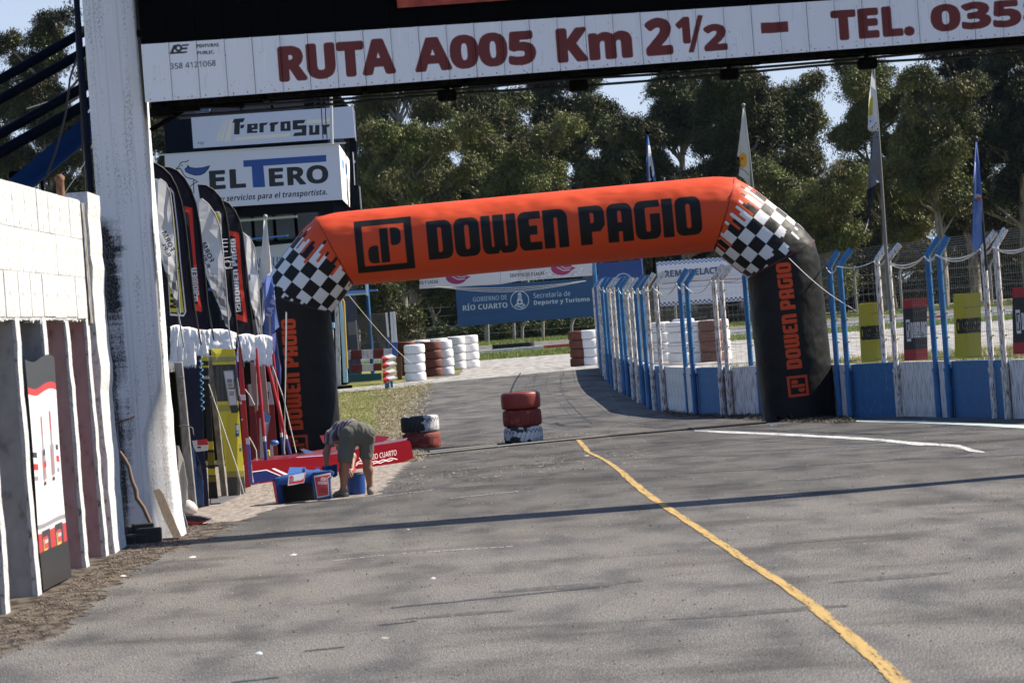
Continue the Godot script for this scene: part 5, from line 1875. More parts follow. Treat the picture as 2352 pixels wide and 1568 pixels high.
# ================================================================ flags
func build_flags():
	var dark := lin(0.014, 0.012, 0.022)
	var edge := lin(0.004, 0.004, 0.005)
	var yel := lin(0.52, 0.44, 0.06)
	var red := lin(0.62, 0.05, 0.03)
	var pale := lin(0.6, 0.6, 0.61)
	# outline in the detail D, distance, print, label
	var list := [
		["black_yellow", [[60, 60], [130, 80], [185, 112], [240, 165], [285, 250], [320, 360], [345, 500], [368, 700], [392, 930], [414, 1130], [426, 1280], [330, 1270], [200, 1250], [80, 700]], 69.4, "black feather flag with a yellow panel, half hidden by the pillar"],
		["black_red", [[185, 108], [240, 112], [290, 132], [345, 190], [390, 270], [425, 370], [452, 520], [472, 700], [492, 900], [508, 1100], [519, 1292], [425, 1284], [380, 900], [330, 400], [260, 180]], 71.2, "black feather flag with a red bracket, the tallest beside the pillar"],
		["black_yellow2", [[445, 238], [500, 240], [556, 272], [606, 330], [640, 420], [662, 560], [678, 790], [694, 1000], [714, 1190], [727, 1312], [612, 1275], [575, 1040], [500, 600]], 75.8, "black feather flag with a yellow panel right behind the middle white flag"],
		["black_red2", [[612, 346], [665, 370], [712, 425], [745, 500], [768, 605], [788, 800], [808, 1000], [832, 1200], [848, 1350], [735, 1318], [705, 1050], [680, 700], [655, 480]], 78.0, "black feather flag with red bracket and white lettering, rightmost of the black ones"],
		["white", [[120, 190], [165, 195], [205, 222], [236, 290], [251, 420], [266, 600], [282, 820], [296, 1000], [305, 1175], [290, 1150], [262, 1040], [225, 930], [180, 780], [140, 500]], 67.2, "white feather flag peeping out behind the pillar's right edge"],
		["white2", [[422, 332], [470, 338], [520, 380], [565, 450], [598, 540], [616, 680], [632, 850], [645, 1000], [655, 1150], [662, 1272], [645, 1265], [600, 1130], [545, 1000], [488, 850], [470, 640], [450, 480]], 73.5, "white feather flag with grey checks between the black flags"],
		["white3", [[773, 578], [815, 612], [848, 680], [862, 760], [876, 900], [886, 1050], [896, 1200], [906, 1335], [890, 1310], [860, 1210], [832, 1090], [812, 900], [796, 760]], 81.5, "white feather flag with grey checks, nearest to the arch"],
		["black3", [[822, 1080], [862, 1210], [890, 1300], [900, 1340], [848, 1345], [830, 1200]], 83.0, "black lower tip of a feather flag behind the last white one"]]
	for f in list:
		var pts: Array = f[1]
		var k: String = f[0]
		var cv := canvas_over(pts, 0.7, pale if k.begins_with("white") else dark)
		var im: Image = cv[0]
		var tf: Transform2D = cv[1]
		if k.begins_with("black"):
			var rim := []
			for i in mini(10, pts.size() - 3):
				rim.append(pts[i])
			line(im, rim, 34, edge, tf)
		if k == "black_yellow":
			poly(im, [vv([[205, 262], [245, 256], [268, 290], [300, 560], [330, 900], [356, 1160], [340, 1192], [240, 1186], [215, 700]])], pale, tf)
			poly(im, [vv([[212, 268], [240, 266], [260, 300], [292, 570], [322, 900], [346, 1160], [334, 1180], [244, 1170], [220, 700]])], dark, tf)
			poly(im, [vv([[215, 276], [238, 275], [250, 310], [282, 580], [312, 900], [340, 1165], [242, 1160], [225, 700]])], yel, tf)
			text(im, "MASTER", 0, 0, 300, 50, dark, "heavy", tf * Transform2D(Vector2(0.06, -1.0), Vector2(1, 0.06), Vector2(238, 1130)))
		elif k == "black_yellow2":
			poly(im, [vv([[545, 428], [598, 428], [612, 450], [640, 1000], [686, 1180], [672, 1222], [620, 1215], [590, 900]])], pale, tf)
			poly(im, [vv([[552, 440], [596, 440], [604, 470], [630, 1000], [676, 1175], [664, 1208], [628, 1200], [600, 900]])], yel, tf)
			text(im, "CROSS", 0, 0, 260, 26, dark, "heavy", tf * Transform2D(Vector2(0.1, -1.0), Vector2(1, 0.1), Vector2(596, 800)))
		elif k == "black_red":
			poly(im, [vv([[344, 390], [400, 402], [428, 780], [468, 1158], [418, 1150], [414, 1100], [440, 1104], [400, 700], [372, 440], [348, 430]])], red, tf)
			block_text(im, "DOWEN", 0, 0, 200, 40, pale, dark, tf * Transform2D(Vector2(-0.08, -1.0), Vector2(1, -0.08), Vector2(410, 1040)))
			block_logo(im, 0, 0, 60, pale, dark, tf * Transform2D(Vector2(-0.08, -1.0), Vector2(0.6, -0.08), Vector2(404, 1085)))
		elif k == "black_red2":
			poly(im, [vv([[670, 570], [742, 582], [765, 900], [804, 1238], [728, 1214], [726, 1176], [772, 1186], [735, 860], [712, 612], [676, 606]])], red, tf)
			block_text(im, "DOWEN PAGIO", 0, 0, 480, 36, pale, dark, tf * Transform2D(Vector2(-0.08, -0.96), Vector2(1, -0.1), Vector2(718, 1090)))
			block_logo(im, 0, 0, 62, pale, dark, tf * Transform2D(Vector2(-0.08, -1.0), Vector2(0.6, -0.08), Vector2(722, 1160)))
		elif k.begins_with("white"):
			var r := box_of(pts)
			var y0 := r.position.y + r.size.y * 0.56
			for i in 16:
				for j in 6:
					if (i + j) % 2 == 0:
						var x := r.position.x + j * r.size.x * 0.19 + i * r.size.x * 0.04
						poly(im, [vv([[x, y0 + i * 62], [x + r.size.x * 0.19, y0 + i * 62 + 26], [x + r.size.x * 0.23, y0 + i * 62 + 88], [x + r.size.x * 0.04, y0 + i * 62 + 62]])], lin(0.16, 0.16, 0.165) if i > 1 else lin(0.35, 0.35, 0.355), tf)
			var org: Vector2 = {"white": Vector2(178, 480), "white2": Vector2(466, 560), "white3": Vector2(806, 900)}[k]
			# the lettering is seen from behind, mirrored
			if k != "white3":
				text(im, "FORM", 0, 0, 150, 44, lin(0.03, 0.03, 0.04), "bold", tf * Transform2D(Vector2(-0.42, -0.9), Vector2(-0.75, 0.35), org + Vector2(98, 225)))
				text(im, "R.PL", 0, 0, 110, 34, lin(0.04, 0.04, 0.05), "bold", tf * Transform2D(Vector2(-0.42, -0.9), Vector2(-0.75, 0.35), org + Vector2(72, 270)))
			else:
				poly(im, [vv([[806, 900], [824, 880], [828, 920], [814, 940]])], lin(0.06, 0.1, 0.3), tf)
		var r2 := box_of(pts)
		var d: float = f[2]
		var root := thing("feather_flag", f[3], "flag", pa("D", r2.end.x - r2.size.x * 0.15, r2.end.y, d), 0.0)
		var fm := printed(im, 0.8, 0.3)
		if k.begins_with("white"):
			fm.backlight_enabled = true
			fm.backlight = Color(0.35, 0.35, 0.35)
		obj("flag_cloth", cutout("D", pts, d, 0.004, func(u, v): return -0.22 * u + 0.03 * sin(v * 9.0 + u * 4.0), root.position), fm, root)
		var mast := []
		var n0 := 1 if k.begins_with("white") else 0
		for i in range(n0, mini(10, pts.size() - 3)):
			var uu: float = (pts[i][0] - r2.position.x) / r2.size.x
			mast.append(pa("D", pts[i][0], pts[i][1], d) - root.position + Vector3(0.004, 0, -0.22 * uu))
		mast.append(mast[-1] + Vector3(0.05, -0.5, 0))
		var ms := mb()
		tube(ms, mast, 0.011, 6)
		obj("mast", ms, m_black if k.begins_with("black") else mat(lin(0.3, 0.3, 0.3), 0.5), root)
	# limp flags on poles
	var limp := func(crop: String, parts: Array, mastline: Array, d: float, label: String, mastm: Material, w := 0.02):
		var base := pa(crop, mastline[-1][0], mastline[-1][1], d)
		var root := thing("flag_pole", label, "flag", base)
		var mp := []
		for p in mastline:
			mp.append(pa(crop, p[0], p[1], d) - base)
		var ms := mb()
		tube(ms, mp, w, 8)
		lathe(ms, [Vector2(0.0, -0.02), Vector2(w * 1.8, 0), Vector2(w * 1.5, 0.04), Vector2(0, 0.06)], 8, mp[0])
		obj("pole", ms, mastm, root)
		for p in parts:
			obj("flag_cloth", cutout(crop, p[0], d - 0.05, 0.01, func(u, v): return 0.05 * sin(u * 8.0 + v * 3.0) + 0.05 * sin(v * 5.0), base), p[1], root)
	var cvs := canvas_over([[1425, 90], [1530, 790]], 0.8, lin(0.6, 0.6, 0.6))
	limp.call("D", [[[[926, 482], [946, 480], [962, 640], [978, 800], [984, 860], [958, 905], [936, 962], [886, 922], [905, 760], [920, 600]], cloth_mat(lin(0.62, 0.61, 0.58))], [[[926, 960], [950, 890], [985, 905], [1000, 985], [1012, 1110], [1036, 1268], [962, 1340], [928, 1310], [935, 1130]], flag_print_blue()], [[[912, 940], [930, 960], [930, 1200], [918, 1260], [908, 1255], [916, 1060]], cloth_mat(lin(0.55, 0.56, 0.6))], [[[972, 1330], [1012, 1306], [1052, 1570], [1048, 1700], [1010, 1560]], cloth_mat(lin(0.05, 0.06, 0.22))]],
		[[938, 476], [942, 640], [952, 880], [975, 1340], [1000, 1700]], 84.5, "white flag over a blue lettered flag hanging limp before the arch's left shoulder", mat(lin(0.35, 0.33, 0.3), 0.6))
	# right-hand side
	var c1 := canvas_over([[130, 455], [190, 735]], 1.5, lin(0.04, 0.12, 0.4))
	poly(c1[0], [vv([[140, 520], [152, 520], [180, 690], [160, 735], [146, 735]])], lin(0.6, 0.6, 0.62), c1[1])
	poly(c1[0], [vv([[150, 560], [160, 590], [166, 640], [152, 650]])], lin(0.5, 0.54, 0.6), c1[1])
	limp.call("U", [[[[136, 462], [142, 466], [160, 560], [178, 650], [190, 735], [134, 735], [132, 600]], printed(c1[0], 0.8)]], [[139, 452], [165, 735], [182, 1330], [216, 1771]], 113.0, "limp blue and white flag on the pole standing behind the middle of the arch", m_dark_steel, 0.03)
	var c2 := canvas_over([[665, 300], [760, 790]], 1.2, lin(0.5, 0.49, 0.47))
	poly(c2[0], [ellipse(706, 628, 26, 48)], lin(0.6, 0.3, 0.02), c2[1])
	text(c2[0], "RC", 686, 600, 40, 60, lin(0.35, 0.02, 0.02), "bold", c2[1] * Transform2D(0.25, Vector2(155, -150)))
	line(c2[0], [[678, 670], [720, 695], [745, 720]], 5, lin(0.1, 0.1, 0.12), c2[1])
	limp.call("U", [[[[700, 305], [708, 305], [724, 420], [735, 580], [748, 765], [738, 762], [700, 715], [676, 700], [682, 600], [666, 590], [682, 470]], printed(c2[0], 0.8)]], [[704, 292], [738, 570], [760, 780], [800, 1300]], 112.0, "limp white flag with a yellow round emblem right behind the arch's right shoulder", mat(lin(0.2, 0.2, 0.2), 0.5), 0.025)
	var c3 := canvas_over([[1410, 60], [1530, 1060]], 0.9, lin(0.6, 0.6, 0.6))
	poly(c3[0], [vv([[1410, 440], [1530, 440], [1530, 760], [1410, 800]])], lin(0.14, 0.14, 0.15), c3[1])
	poly(c3[0], [vv([[1410, 800], [1530, 740], [1530, 1100], [1410, 1100]])], lin(0.012, 0.012, 0.014), c3[1])
	poly(c3[0], [vv([[1440, 250], [1468, 230], [1466, 340], [1438, 350]])], lin(0.5, 0.4, 0.03), c3[1])
	for i in 7:
		poly(c3[0], [ellipse(1462 - i, 460 + i * 22, 7, 8, 10)], lin(0.02, 0.02, 0.02), c3[1])
	for i in 9:
		poly(c3[0], [ellipse(1450 + (i * 37) % 50, 380 + i * 12, 5, 5, 8)], lin(0.02, 0.02, 0.02), c3[1])
	poly(c3[0], [vv([[1410, 1060], [1440, 960], [1446, 975], [1418, 1075]])], lin(0.5, 0.5, 0.5), c3[1])
	limp.call("U", [[[[1462, 70], [1470, 70], [1482, 200], [1494, 400], [1506, 560], [1518, 735], [1490, 745], [1478, 790], [1462, 880], [1440, 985], [1416, 1050], [1428, 960], [1442, 860], [1430, 800], [1446, 640], [1456, 450], [1434, 430], [1440, 260]], printed(c3[0], 0.8)]], [[1464, 60], [1490, 350], [1516, 735], [1545, 1180], [1575, 1560]], 86.6, "tall pole with a limp white and black flag, third pole from the right fence end", mat(lin(0.16, 0.15, 0.14), 0.5), 0.03)
	var c4 := canvas_over([[2040, 490], [2120, 1170]], 1.0, lin(0.06, 0.12, 0.36))
	poly(c4[0], [vv([[2052, 850], [2112, 850], [2116, 1170], [2040, 1170]])], lin(0.15, 0.24, 0.5), c4[1])
	poly(c4[0], [vv([[2056, 800], [2100, 815], [2104, 850], [2054, 835]])], lin(0.55, 0.5, 0.55), c4[1])
	poly(c4[0], [vv([[2070, 828], [2102, 830], [2100, 852], [2078, 848]])], lin(0.5, 0.1, 0.03), c4[1])
	poly(c4[0], [vv([[2056, 610], [2066, 620], [2070, 780], [2056, 830]])], lin(0.5, 0.52, 0.6), c4[1])
	text(c4[0], "obbnsi", 0, 0, 110, 26, lin(0.35, 0.42, 0.62), "regular", c4[1] * Transform2D(Vector2(0.3, -0.95), Vector2(0.95, 0.3), Vector2(2056, 985)))
	limp.call("U", [[[[2070, 505], [2076, 505], [2094, 660], [2104, 820], [2112, 1000], [2116, 1080], [2072, 1158], [2050, 1110], [2052, 860], [2056, 700]], printed(c4[0], 0.8)]], [[2073, 492], [2100, 820], [2135, 1260]], 81.8, "limp blue flag with a small emblem on a black pole at the right", m_black, 0.022)
func cloth_mat(c: Color) -> Material:
	var m := StandardMaterial3D.new()
	m.albedo_color = c
	m.roughness = 0.9
	m.backlight_enabled = true
	m.backlight = Color(0.3, 0.3, 0.3)
	return m
func flag_print_blue() -> Material:
	var pts := [[926, 890], [1036, 1340]]
	var cv := canvas_over(pts, 1.5, lin(0.1, 0.16, 0.42))
	text(cv[0], "LA PAR", 0, 0, 210, 46, lin(0.5, 0.52, 0.6), "heavy", cv[1] * Transform2D(Vector2(0.34, -0.94), Vector2(0.9, 0.4), Vector2(936, 1180)))
	return printed(cv[0], 0.85)

# ================================================================ the sign-covered pit building beyond the stalls
func build_tower():
	var D := 185.0
	var base := ground_at(600, 905)
	base = Vector3(pa("S", 1000, 700, D).x, rise(D), -D)
	var t := thing("control_tower", "dark two storey control building carrying the white and blue sign boxes", "building", base)
	var dark := mat(lin(0.007, 0.009, 0.014), 1.0, 0.0, 0.0)
	var navy := mat(lin(0.008, 0.011, 0.02), 1.0, 0.0, 0.0)
	var x0 := at(385, 600, D).x - base.x
	var x1 := -6.08 - base.x
	var top := at(600, 205, D).y - base.y
	var st := mb()
	box(st, Vector3((x0 + x1) * 0.5, top * 0.5, -13.5), Vector3(x1 - x0, top, 20.0))
	obj("wall", st, navy, t)
	st = mb()
	box(st, Vector3((x0 + x1) * 0.5, top + 0.08, -13.5), Vector3(x1 - x0 + 0.6, 0.14, 20.8))
	obj("roof", st, dark, t)
	# windows of the dark storeys
	for i in 6:
		st = mb()
		var x := lerpf(x0 + 0.6, x1 - 0.6, (i + 0.5) / 6.0)
		box(st, Vector3(x, at(600, 520, D).y - base.y, -3.48), Vector3(0.9, 0.9, 0.06))
		var w := obj("window", st, mat(lin(0.01, 0.02, 0.035), 0.15), t)
		st = mb()
		box(st, Vector3(x, at(600, 520, D).y - base.y - 0.48, -3.44), Vector3(1.0, 0.06, 0.1))
		obj("sill", st, dark, w)
	for i in 4:
		st = mb()
		var x := lerpf(x0 + 0.6, x1 - 0.8, (i + 0.5) / 4.0)
		box(st, Vector3(x, at(640, 228, D).y - base.y, -3.48), Vector3(1.2, 0.6, 0.06))
		obj("window", st, mat(lin(0.02, 0.012, 0.03), 0.2), t)
	# bottom part of the front: pale board with a scrap of lettering
	var o_pts := [[745, 700], [1130, 660], [1130, 1160], [745, 1200]]
	var cv := canvas_over(o_pts, 0.8, lin(0.42, 0.45, 0.48))
	rect(cv[0], 740, 640, 500, 44, lin(0.02, 0.03, 0.08), cv[1] * Transform2D(-0.07, Vector2(0, 52)))
	text(cv[0], "N", 862, 770, 40, 70, lin(0.05, 0.12, 0.35), "bold", cv[1])
	text(cv[0], "UI", 990, 760, 70, 70, lin(0.05, 0.12, 0.35), "bold", cv[1])
	rect(cv[0], 860, 858, 250, 30, lin(0.04, 0.08, 0.2), cv[1] * Transform2D(-0.07, Vector2(-60, 65)))
	obj("pale_board", cutout("D", o_pts, D - 0.3, 0.06, no_bend, base), printed(cv[0]), t)
	for q in [[[600, 500], [1165, 458], 16, lin(0.3, 0.34, 0.24), "green_ledge"], [[760, 632], [1100, 598], 12, lin(0.04, 0.16, 0.42), "blue_rail"], [[520, 985], [760, 962], 22, lin(0.04, 0.08, 0.25), "blue_rail"]]:
		obj(q[4], cutout("D", [q[0], q[1], [q[1][0], q[1][1] + q[2]], [q[0][0], q[0][1] + q[2]]], D - 0.6, 0.3, no_bend, base), mat(q[3], 0.6), t)
	# white lower corner, rusty post, light blue post and yellow pipe
	var light_blue := mat(lin(0.34, 0.54, 0.66), 0.7)
	for q in [["corner_wall", [[-20, 690], [66, 712], [84, 1200], [96, 1500], [-20, 1510]], m_white_wall, 0.3], ["corner_trim", [[-20, 620], [80, 628], [84, 700], [-20, 706]], mat(lin(0.36, 0.55, 0.68), 0.7), 0.34]]:
		obj(q[0], cutout("J", q[1], D - 3.0, q[3], no_bend, base), q[2], t)
	var post := thing("rusty_post", "pale rusty post on a base plate at the corner of the dark building", "post", pa("J", 150, 1496, D - 4.0) * Vector3(1, 0, 1) + Vector3(0, rise(D - 4.0), 0))
	obj("shaft", cutout("J", [[84, 400], [132, 372], [150, 700], [164, 1100], [172, 1490], [118, 1492], [104, 1100], [96, 700]], D - 4.0, 0.14, no_bend, post.position), worn("rusty_pale", 73, [[0.0, lin(0.1, 0.06, 0.04)], [0.3, lin(0.4, 0.38, 0.35)], [1.0, lin(0.56, 0.58, 0.58)]], Vector3(1.2, 0.4, 1.2), 0.8), post)
	st = mb()
	bevel_box(st, Vector3(0.15, 0.05, -0.05), Vector3(0.6, 0.1, 0.4), 0.02)
	obj("base_plate", st, m_dark_steel, post)
	obj("light_blue_post", cutout("J", [[146, 350], [178, 320], [200, 500], [226, 800], [250, 1150], [264, 1436], [206, 1440], [186, 1000], [164, 650]], D - 1.5, 0.3, no_bend, base), light_blue, t)
	st = mb()
	tube(st, [pa("J", 186, 306, D - 1.9) - base, pa("J", 212, 350, D - 1.9) - base, pa("J", 232, 800, D - 1.9) - base, pa("J", 258, 1250, D - 1.9) - base], 0.04, 8)
	obj("yellow_pipe", st, mat(lin(0.55, 0.36, 0.06), 0.5), t)
	# stairs with blue rail and platform beyond the arch's shoulder
	obj("platform", cutout("J", [[240, 205], [660, 178], [664, 194], [500, 215], [240, 236]], D - 1.0, 0.8, no_bend, base), mat(lin(0.05, 0.18, 0.5), 0.5), t)
	obj("platform_edge", cutout("J", [[220, 240], [496, 222], [500, 246], [222, 268]], D - 1.2, 0.8, no_bend, base), mat(lin(0.35, 0.4, 0.38), 0.7), t)
	obj("rail_post", cutout("J", [[500, 110], [530, 110], [540, 266], [512, 262]], D - 1.3, 0.1, no_bend, base), mat(lin(0.45, 0.5, 0.6), 0.6), t)
	# the lower sign box: broad front, long side running back along the track
	var blue := lin(0.012, 0.06, 0.26)
	var ink := lin(0.008, 0.011, 0.02)
	var boardc := lin(0.53, 0.56, 0.66)
	var fr := [[45, 820], [1945, 698], [1985, 1300], [80, 1420]]
	cv = canvas_over(fr, 0.5, boardc)
	var im: Image = cv[0]
	var tf: Transform2D = cv[1]
	# the wading bird
	poly(im, [vv([[262, 965], [290, 945], [292, 920], [320, 948], [380, 956], [450, 952], [540, 928], [520, 970], [480, 1015], [430, 1038], [370, 1040], [310, 1020], [272, 1000]])], ink, tf)
	poly(im, [vv([[270, 970], [292, 952], [330, 960], [385, 966], [455, 962], [520, 940], [505, 970], [470, 1006], [425, 1028], [370, 1030], [315, 1010], [280, 992]])], blue, tf)
	line(im, [[306, 868], [300, 880], [270, 890], [235, 892], [215, 908], [206, 935], [166, 972], [212, 960], [232, 985], [250, 1025], [275, 1055], [320, 1072], [355, 1078], [402, 1108], [355, 1132], [322, 1158]], 9, ink, tf)
	line(im, [[358, 1090], [362, 1230]], 9, ink, tf)
	poly(im, [ellipse(234, 929, 8, 8, 12)], lin(0.2, 0.02, 0.02), tf)
	text(im, "EL", 530, 990, 395, 208, ink, "heavy", tf * Transform2D(Vector2(1, -0.064), Vector2(0.055, 1), Vector2(-60, 32)))
	text(im, "ERO", 1175, 958, 650, 200, ink, "heavy", tf * Transform2D(Vector2(1, -0.064), Vector2(0.055, 1), Vector2(-55, 78)))
	poly(im, [vv([[898, 876], [1806, 815], [1808, 888], [1118, 935], [1138, 1165], [1005, 1170], [990, 942], [902, 948]])], blue, tf)
	text(im, "repuestos y servicios para el transportista.", 275, 1238, 1540, 84, ink, "bold", tf * Transform2D(Vector2(1, -0.067), Vector2(0, 1), Vector2(0, 66)), 0.12)
	var s1 := thing("sign_box", "large white sign box with a blue wading bird and a broad blue T", "sign", pa("S", 1000, 1370, D))
	obj("front_panel", cutout("S", fr, [D, D + 2.0], 0.2, no_bend, s1.position), printed(im, 0.7), s1)
	var a := pa("S", 1946, 698, D + 2.0)
	var b := pa("S", 2060, 870, D + 22.0)
	var c := pa("S", 2090, 1410, D + 22.0)
	var e := pa("S", 1986, 1300, D + 2.0)
	im = canvas(400, 200, lin(0.7, 0.7, 0.7))
	rect(im, 75, 40, 90, 34, lin(0.1, 0.25, 0.5))
	rect(im, 200, 40, 80, 40, lin(0.05, 0.15, 0.4))
	for q in [[70, 92, 40, 6], [60, 110, 50, 60], [130, 110, 24, 70], [180, 100, 40, 80], [230, 96, 50, 64], [300, 80, 60, 60], [90, 178, 24, 5], [300, 160, 40, 5]]:
		for j in 5:
			rect(im, q[0] + j * q[2] / 5.0, q[1], q[2] / 8.0, q[3], lin(0.2, 0.22, 0.26))
	st = mb()
	quad(st, a - s1.position, b - s1.position, c - s1.position, e - s1.position)
	st.generate_tangents()
	obj("side_panel", st, printed(im, 0.7), s1)
	st = mb()
	quad(st, e - s1.position, c - s1.position, pa("S", 500, 1390, D + 20.0) - s1.position, pa("S", 85, 1419, D + 0.1) - s1.position)
	obj("underside", st, dark, s1)
	st = mb()
	box(st, (a + pa("S", 46, 820, D)) * 0.5 - s1.position + Vector3(0, 0.03, 0.0), Vector3(6.9, 0.05, 0.1), Basis(Vector3.UP, 0.29))
	obj("top_trim", st, mat(lin(0.5, 0.52, 0.5), 0.7), s1)
	# the upper sign
	fr = [[335, 408], [2095, 284], [2126, 622], [360, 742]]
	cv = canvas_over(fr, 0.5, lin(0.49, 0.545, 0.7))
	im = cv[0]
	tf = cv[1]
	var cream := lin(0.66, 0.64, 0.58)
	for q in [[678, 424, 594, 8], [696, 424, 614, 14], [722, 422, 640, 26], [756, 422, 690, 60]]:
		poly(im, [vv([[q[0], q[1] + 8], [q[0] + q[3] * 0.55, q[1] + 6], [q[2] + q[3] + 10, 664], [q[2] + 4, 668]])], cream, tf)
	poly(im, [vv([[822, 624], [1418, 578], [1398, 614], [802, 658]])], cream, tf)
	poly(im, [vv([[1606, 436], [1852, 420], [1846, 456], [1590, 474]])], cream, tf)
	for q in [[[800, 424], [918, 414], [900, 458], [782, 466]], [[806, 440], [866, 436], [860, 592], [800, 592]], [[870, 490], [918, 486], [900, 524], [868, 526]],      # F
		[[945, 480], [1058, 472], [1056, 536], [1000, 540], [1000, 556], [1056, 552], [1052, 574], [940, 580]],     # e
		[[1082, 470], [1172, 462], [1150, 490], [1124, 492], [1122, 570], [1076, 572], [1078, 500], [1070, 496]], [[1196, 464], [1288, 456], [1268, 486], [1244, 488], [1240, 562], [1196, 564], [1196, 496], [1184, 490]],
		[[1306, 456], [1414, 446], [1418, 552], [1340, 556], [1306, 556]],
		[[1440, 440], [1580, 432], [1562, 470], [1494, 474], [1492, 496], [1590, 490], [1588, 604], [1540, 606], [1540, 536], [1440, 542]], [[1462, 574], [1544, 568], [1540, 606], [1442, 612]],
		[[1612, 496], [1660, 492], [1660, 570], [1684, 568], [1686, 492], [1732, 488], [1732, 594], [1618, 600], [1622, 520]], [[1750, 490], [1850, 482], [1832, 512], [1808, 514], [1806, 592], [1760, 594], [1764, 520]]]:
		poly(im, [vv(q)], ink, tf)
	poly(im, [vv([[994, 496], [1018, 494], [1016, 514], [992, 516]])], lin(0.49, 0.545, 0.7), tf)
	poly(im, [vv([[1352, 476], [1374, 474], [1376, 528], [1352, 530]])], lin(0.49, 0.545, 0.7), tf)
	text(im, "G", 406, 676, 18, 16, ink, "bold", tf)
	for j in 3:
		rect(im, 432, 674 + j * 11, 40, 4, ink, tf)
	var s2 := thing("sign_box", "upper pale blue sign board with black angular lettering and cream stripes", "sign", pa("S", 1100, 690, D))
	obj("front_panel", cutout("S", fr, [D + 0.3, D + 2.0], 0.25, no_bend, s2.position), printed(im, 0.7), s2)
	obj("side_flap", cutout("S", [[2096, 284], [2118, 340], [2136, 668], [2120, 640], [2124, 622]], D + 3.0, 0.1, no_bend, s2.position), mat(lin(0.5, 0.5, 0.52), 0.7), s2)
	for q in [[[130, 728], [392, 716], [398, 800], [134, 812]], [[404, 742], [640, 726], [640, 790], [406, 800]]]:
		var o := obj("teal_tarpaulin", cutout("S", q, D + 4.0, 0.05, func(u, v): return 0.1 * sin(u * 7.0 + v * 3.0), pa("S", q[3][0], q[3][1], D + 4.0)), mat(lin(0.05, 0.17, 0.2), 0.6))
		o.position = pa("S", q[3][0], q[3][1], D + 4.0)
		tag(o, "teal tarpaulin under the left end of the upper sign" if q[0][0] < 200 else "teal tarpaulin between the two white sign boxes", "tarpaulin")
	# dark column and box at the building's right end, with white edges
	obj("corner_column", cutout("H", [[288, -400], [430, -400], [446, 900], [520, 1400], [300, 1440]], D + 14.0, 1.5, no_bend, base), dark, t)
	obj("service_box", cutout("H", [[336, 900], [486, 898], [526, 1420], [340, 1430]], D + 13.0, 1.0, no_bend, base), dark, t)
	obj("white_edge", cutout("H", [[490, 900], [518, 930], [556, 1412], [530, 1420]], D + 13.2, 0.2, no_bend, base), mat(lin(0.5, 0.52, 0.52), 0.7), t)
	obj("white_edge", cutout("H", [[352, 170], [376, 180], [386, 340], [420, 380], [388, 420], [410, 890], [396, 890], [372, 400]], D + 12.8, 0.15, no_bend, base), mat(lin(0.55, 0.55, 0.55), 0.7), t)
	# mast and wires before the signs
	st = mb()
	var m0 := pa("S", 1872, 698, D - 1.0)
	var m1 := pa("S", 1855, -60, D - 1.0)
	tube(st, [Vector3.ZERO, m1 - m0], 0.055, 8)
	var mo := obj("antenna_mast", st, mat(lin(0.5, 0.52, 0.52), 0.5))
	mo.position = m0
	tag(mo, "slim pale mast rising from the lower sign box past the upper sign", "mast")
	for q in [[[1752, 150], [1756, 330], [1774, 640]], [[1806, 150], [1800, 380], [1818, 640]], [[1690, 170], [1686, 310]]]:
		st = mb()
		var o0 := pa("S", q[0][0], q[0][1], D - 0.6)
		var pts := []
		for p in q:
			pts.append(pa("S", p[0], p[1], D - 0.6) - o0)
		tube(st, pts, 0.02, 5)
		var o := obj("hanging_wire", st, m_black)
		o.position = o0
		tag(o, {1752: "thin black wire hanging over the upper sign, left of the next", 1806: "thin black wire hanging over the upper sign close to the mast", 1690: "short pale black wire ending above the upper sign"}[int(q[0][0])], "wire", "wires hanging over the upper sign")
	# what shows under the gantry: dark terrace with a red strip
	st = mb()
	box(st, Vector3(0, 0, 0), Vector3(0.6, 0.16, 0.1))
	var ro := obj("red_chair", st, mat(lin(0.5, 0.06, 0.03), 0.5))
	ro.position = pa("S", 450, 285, D - 1.0)
	tag(ro, "small red chair glimpsed on the terrace below the gantry", "seat")
	st = mb()
	bevel_box(st, Vector3(0, 0, 0), Vector3(0.55, 0.2, 0.3), 0.04)
	ro = obj("blue_tub", st, mat(lin(0.05, 0.09, 0.2), 0.5))
	ro.position = pa("S", 460, 325, D - 1.1)
	tag(ro, "small blue tub below the red seat on the terrace", "tub")

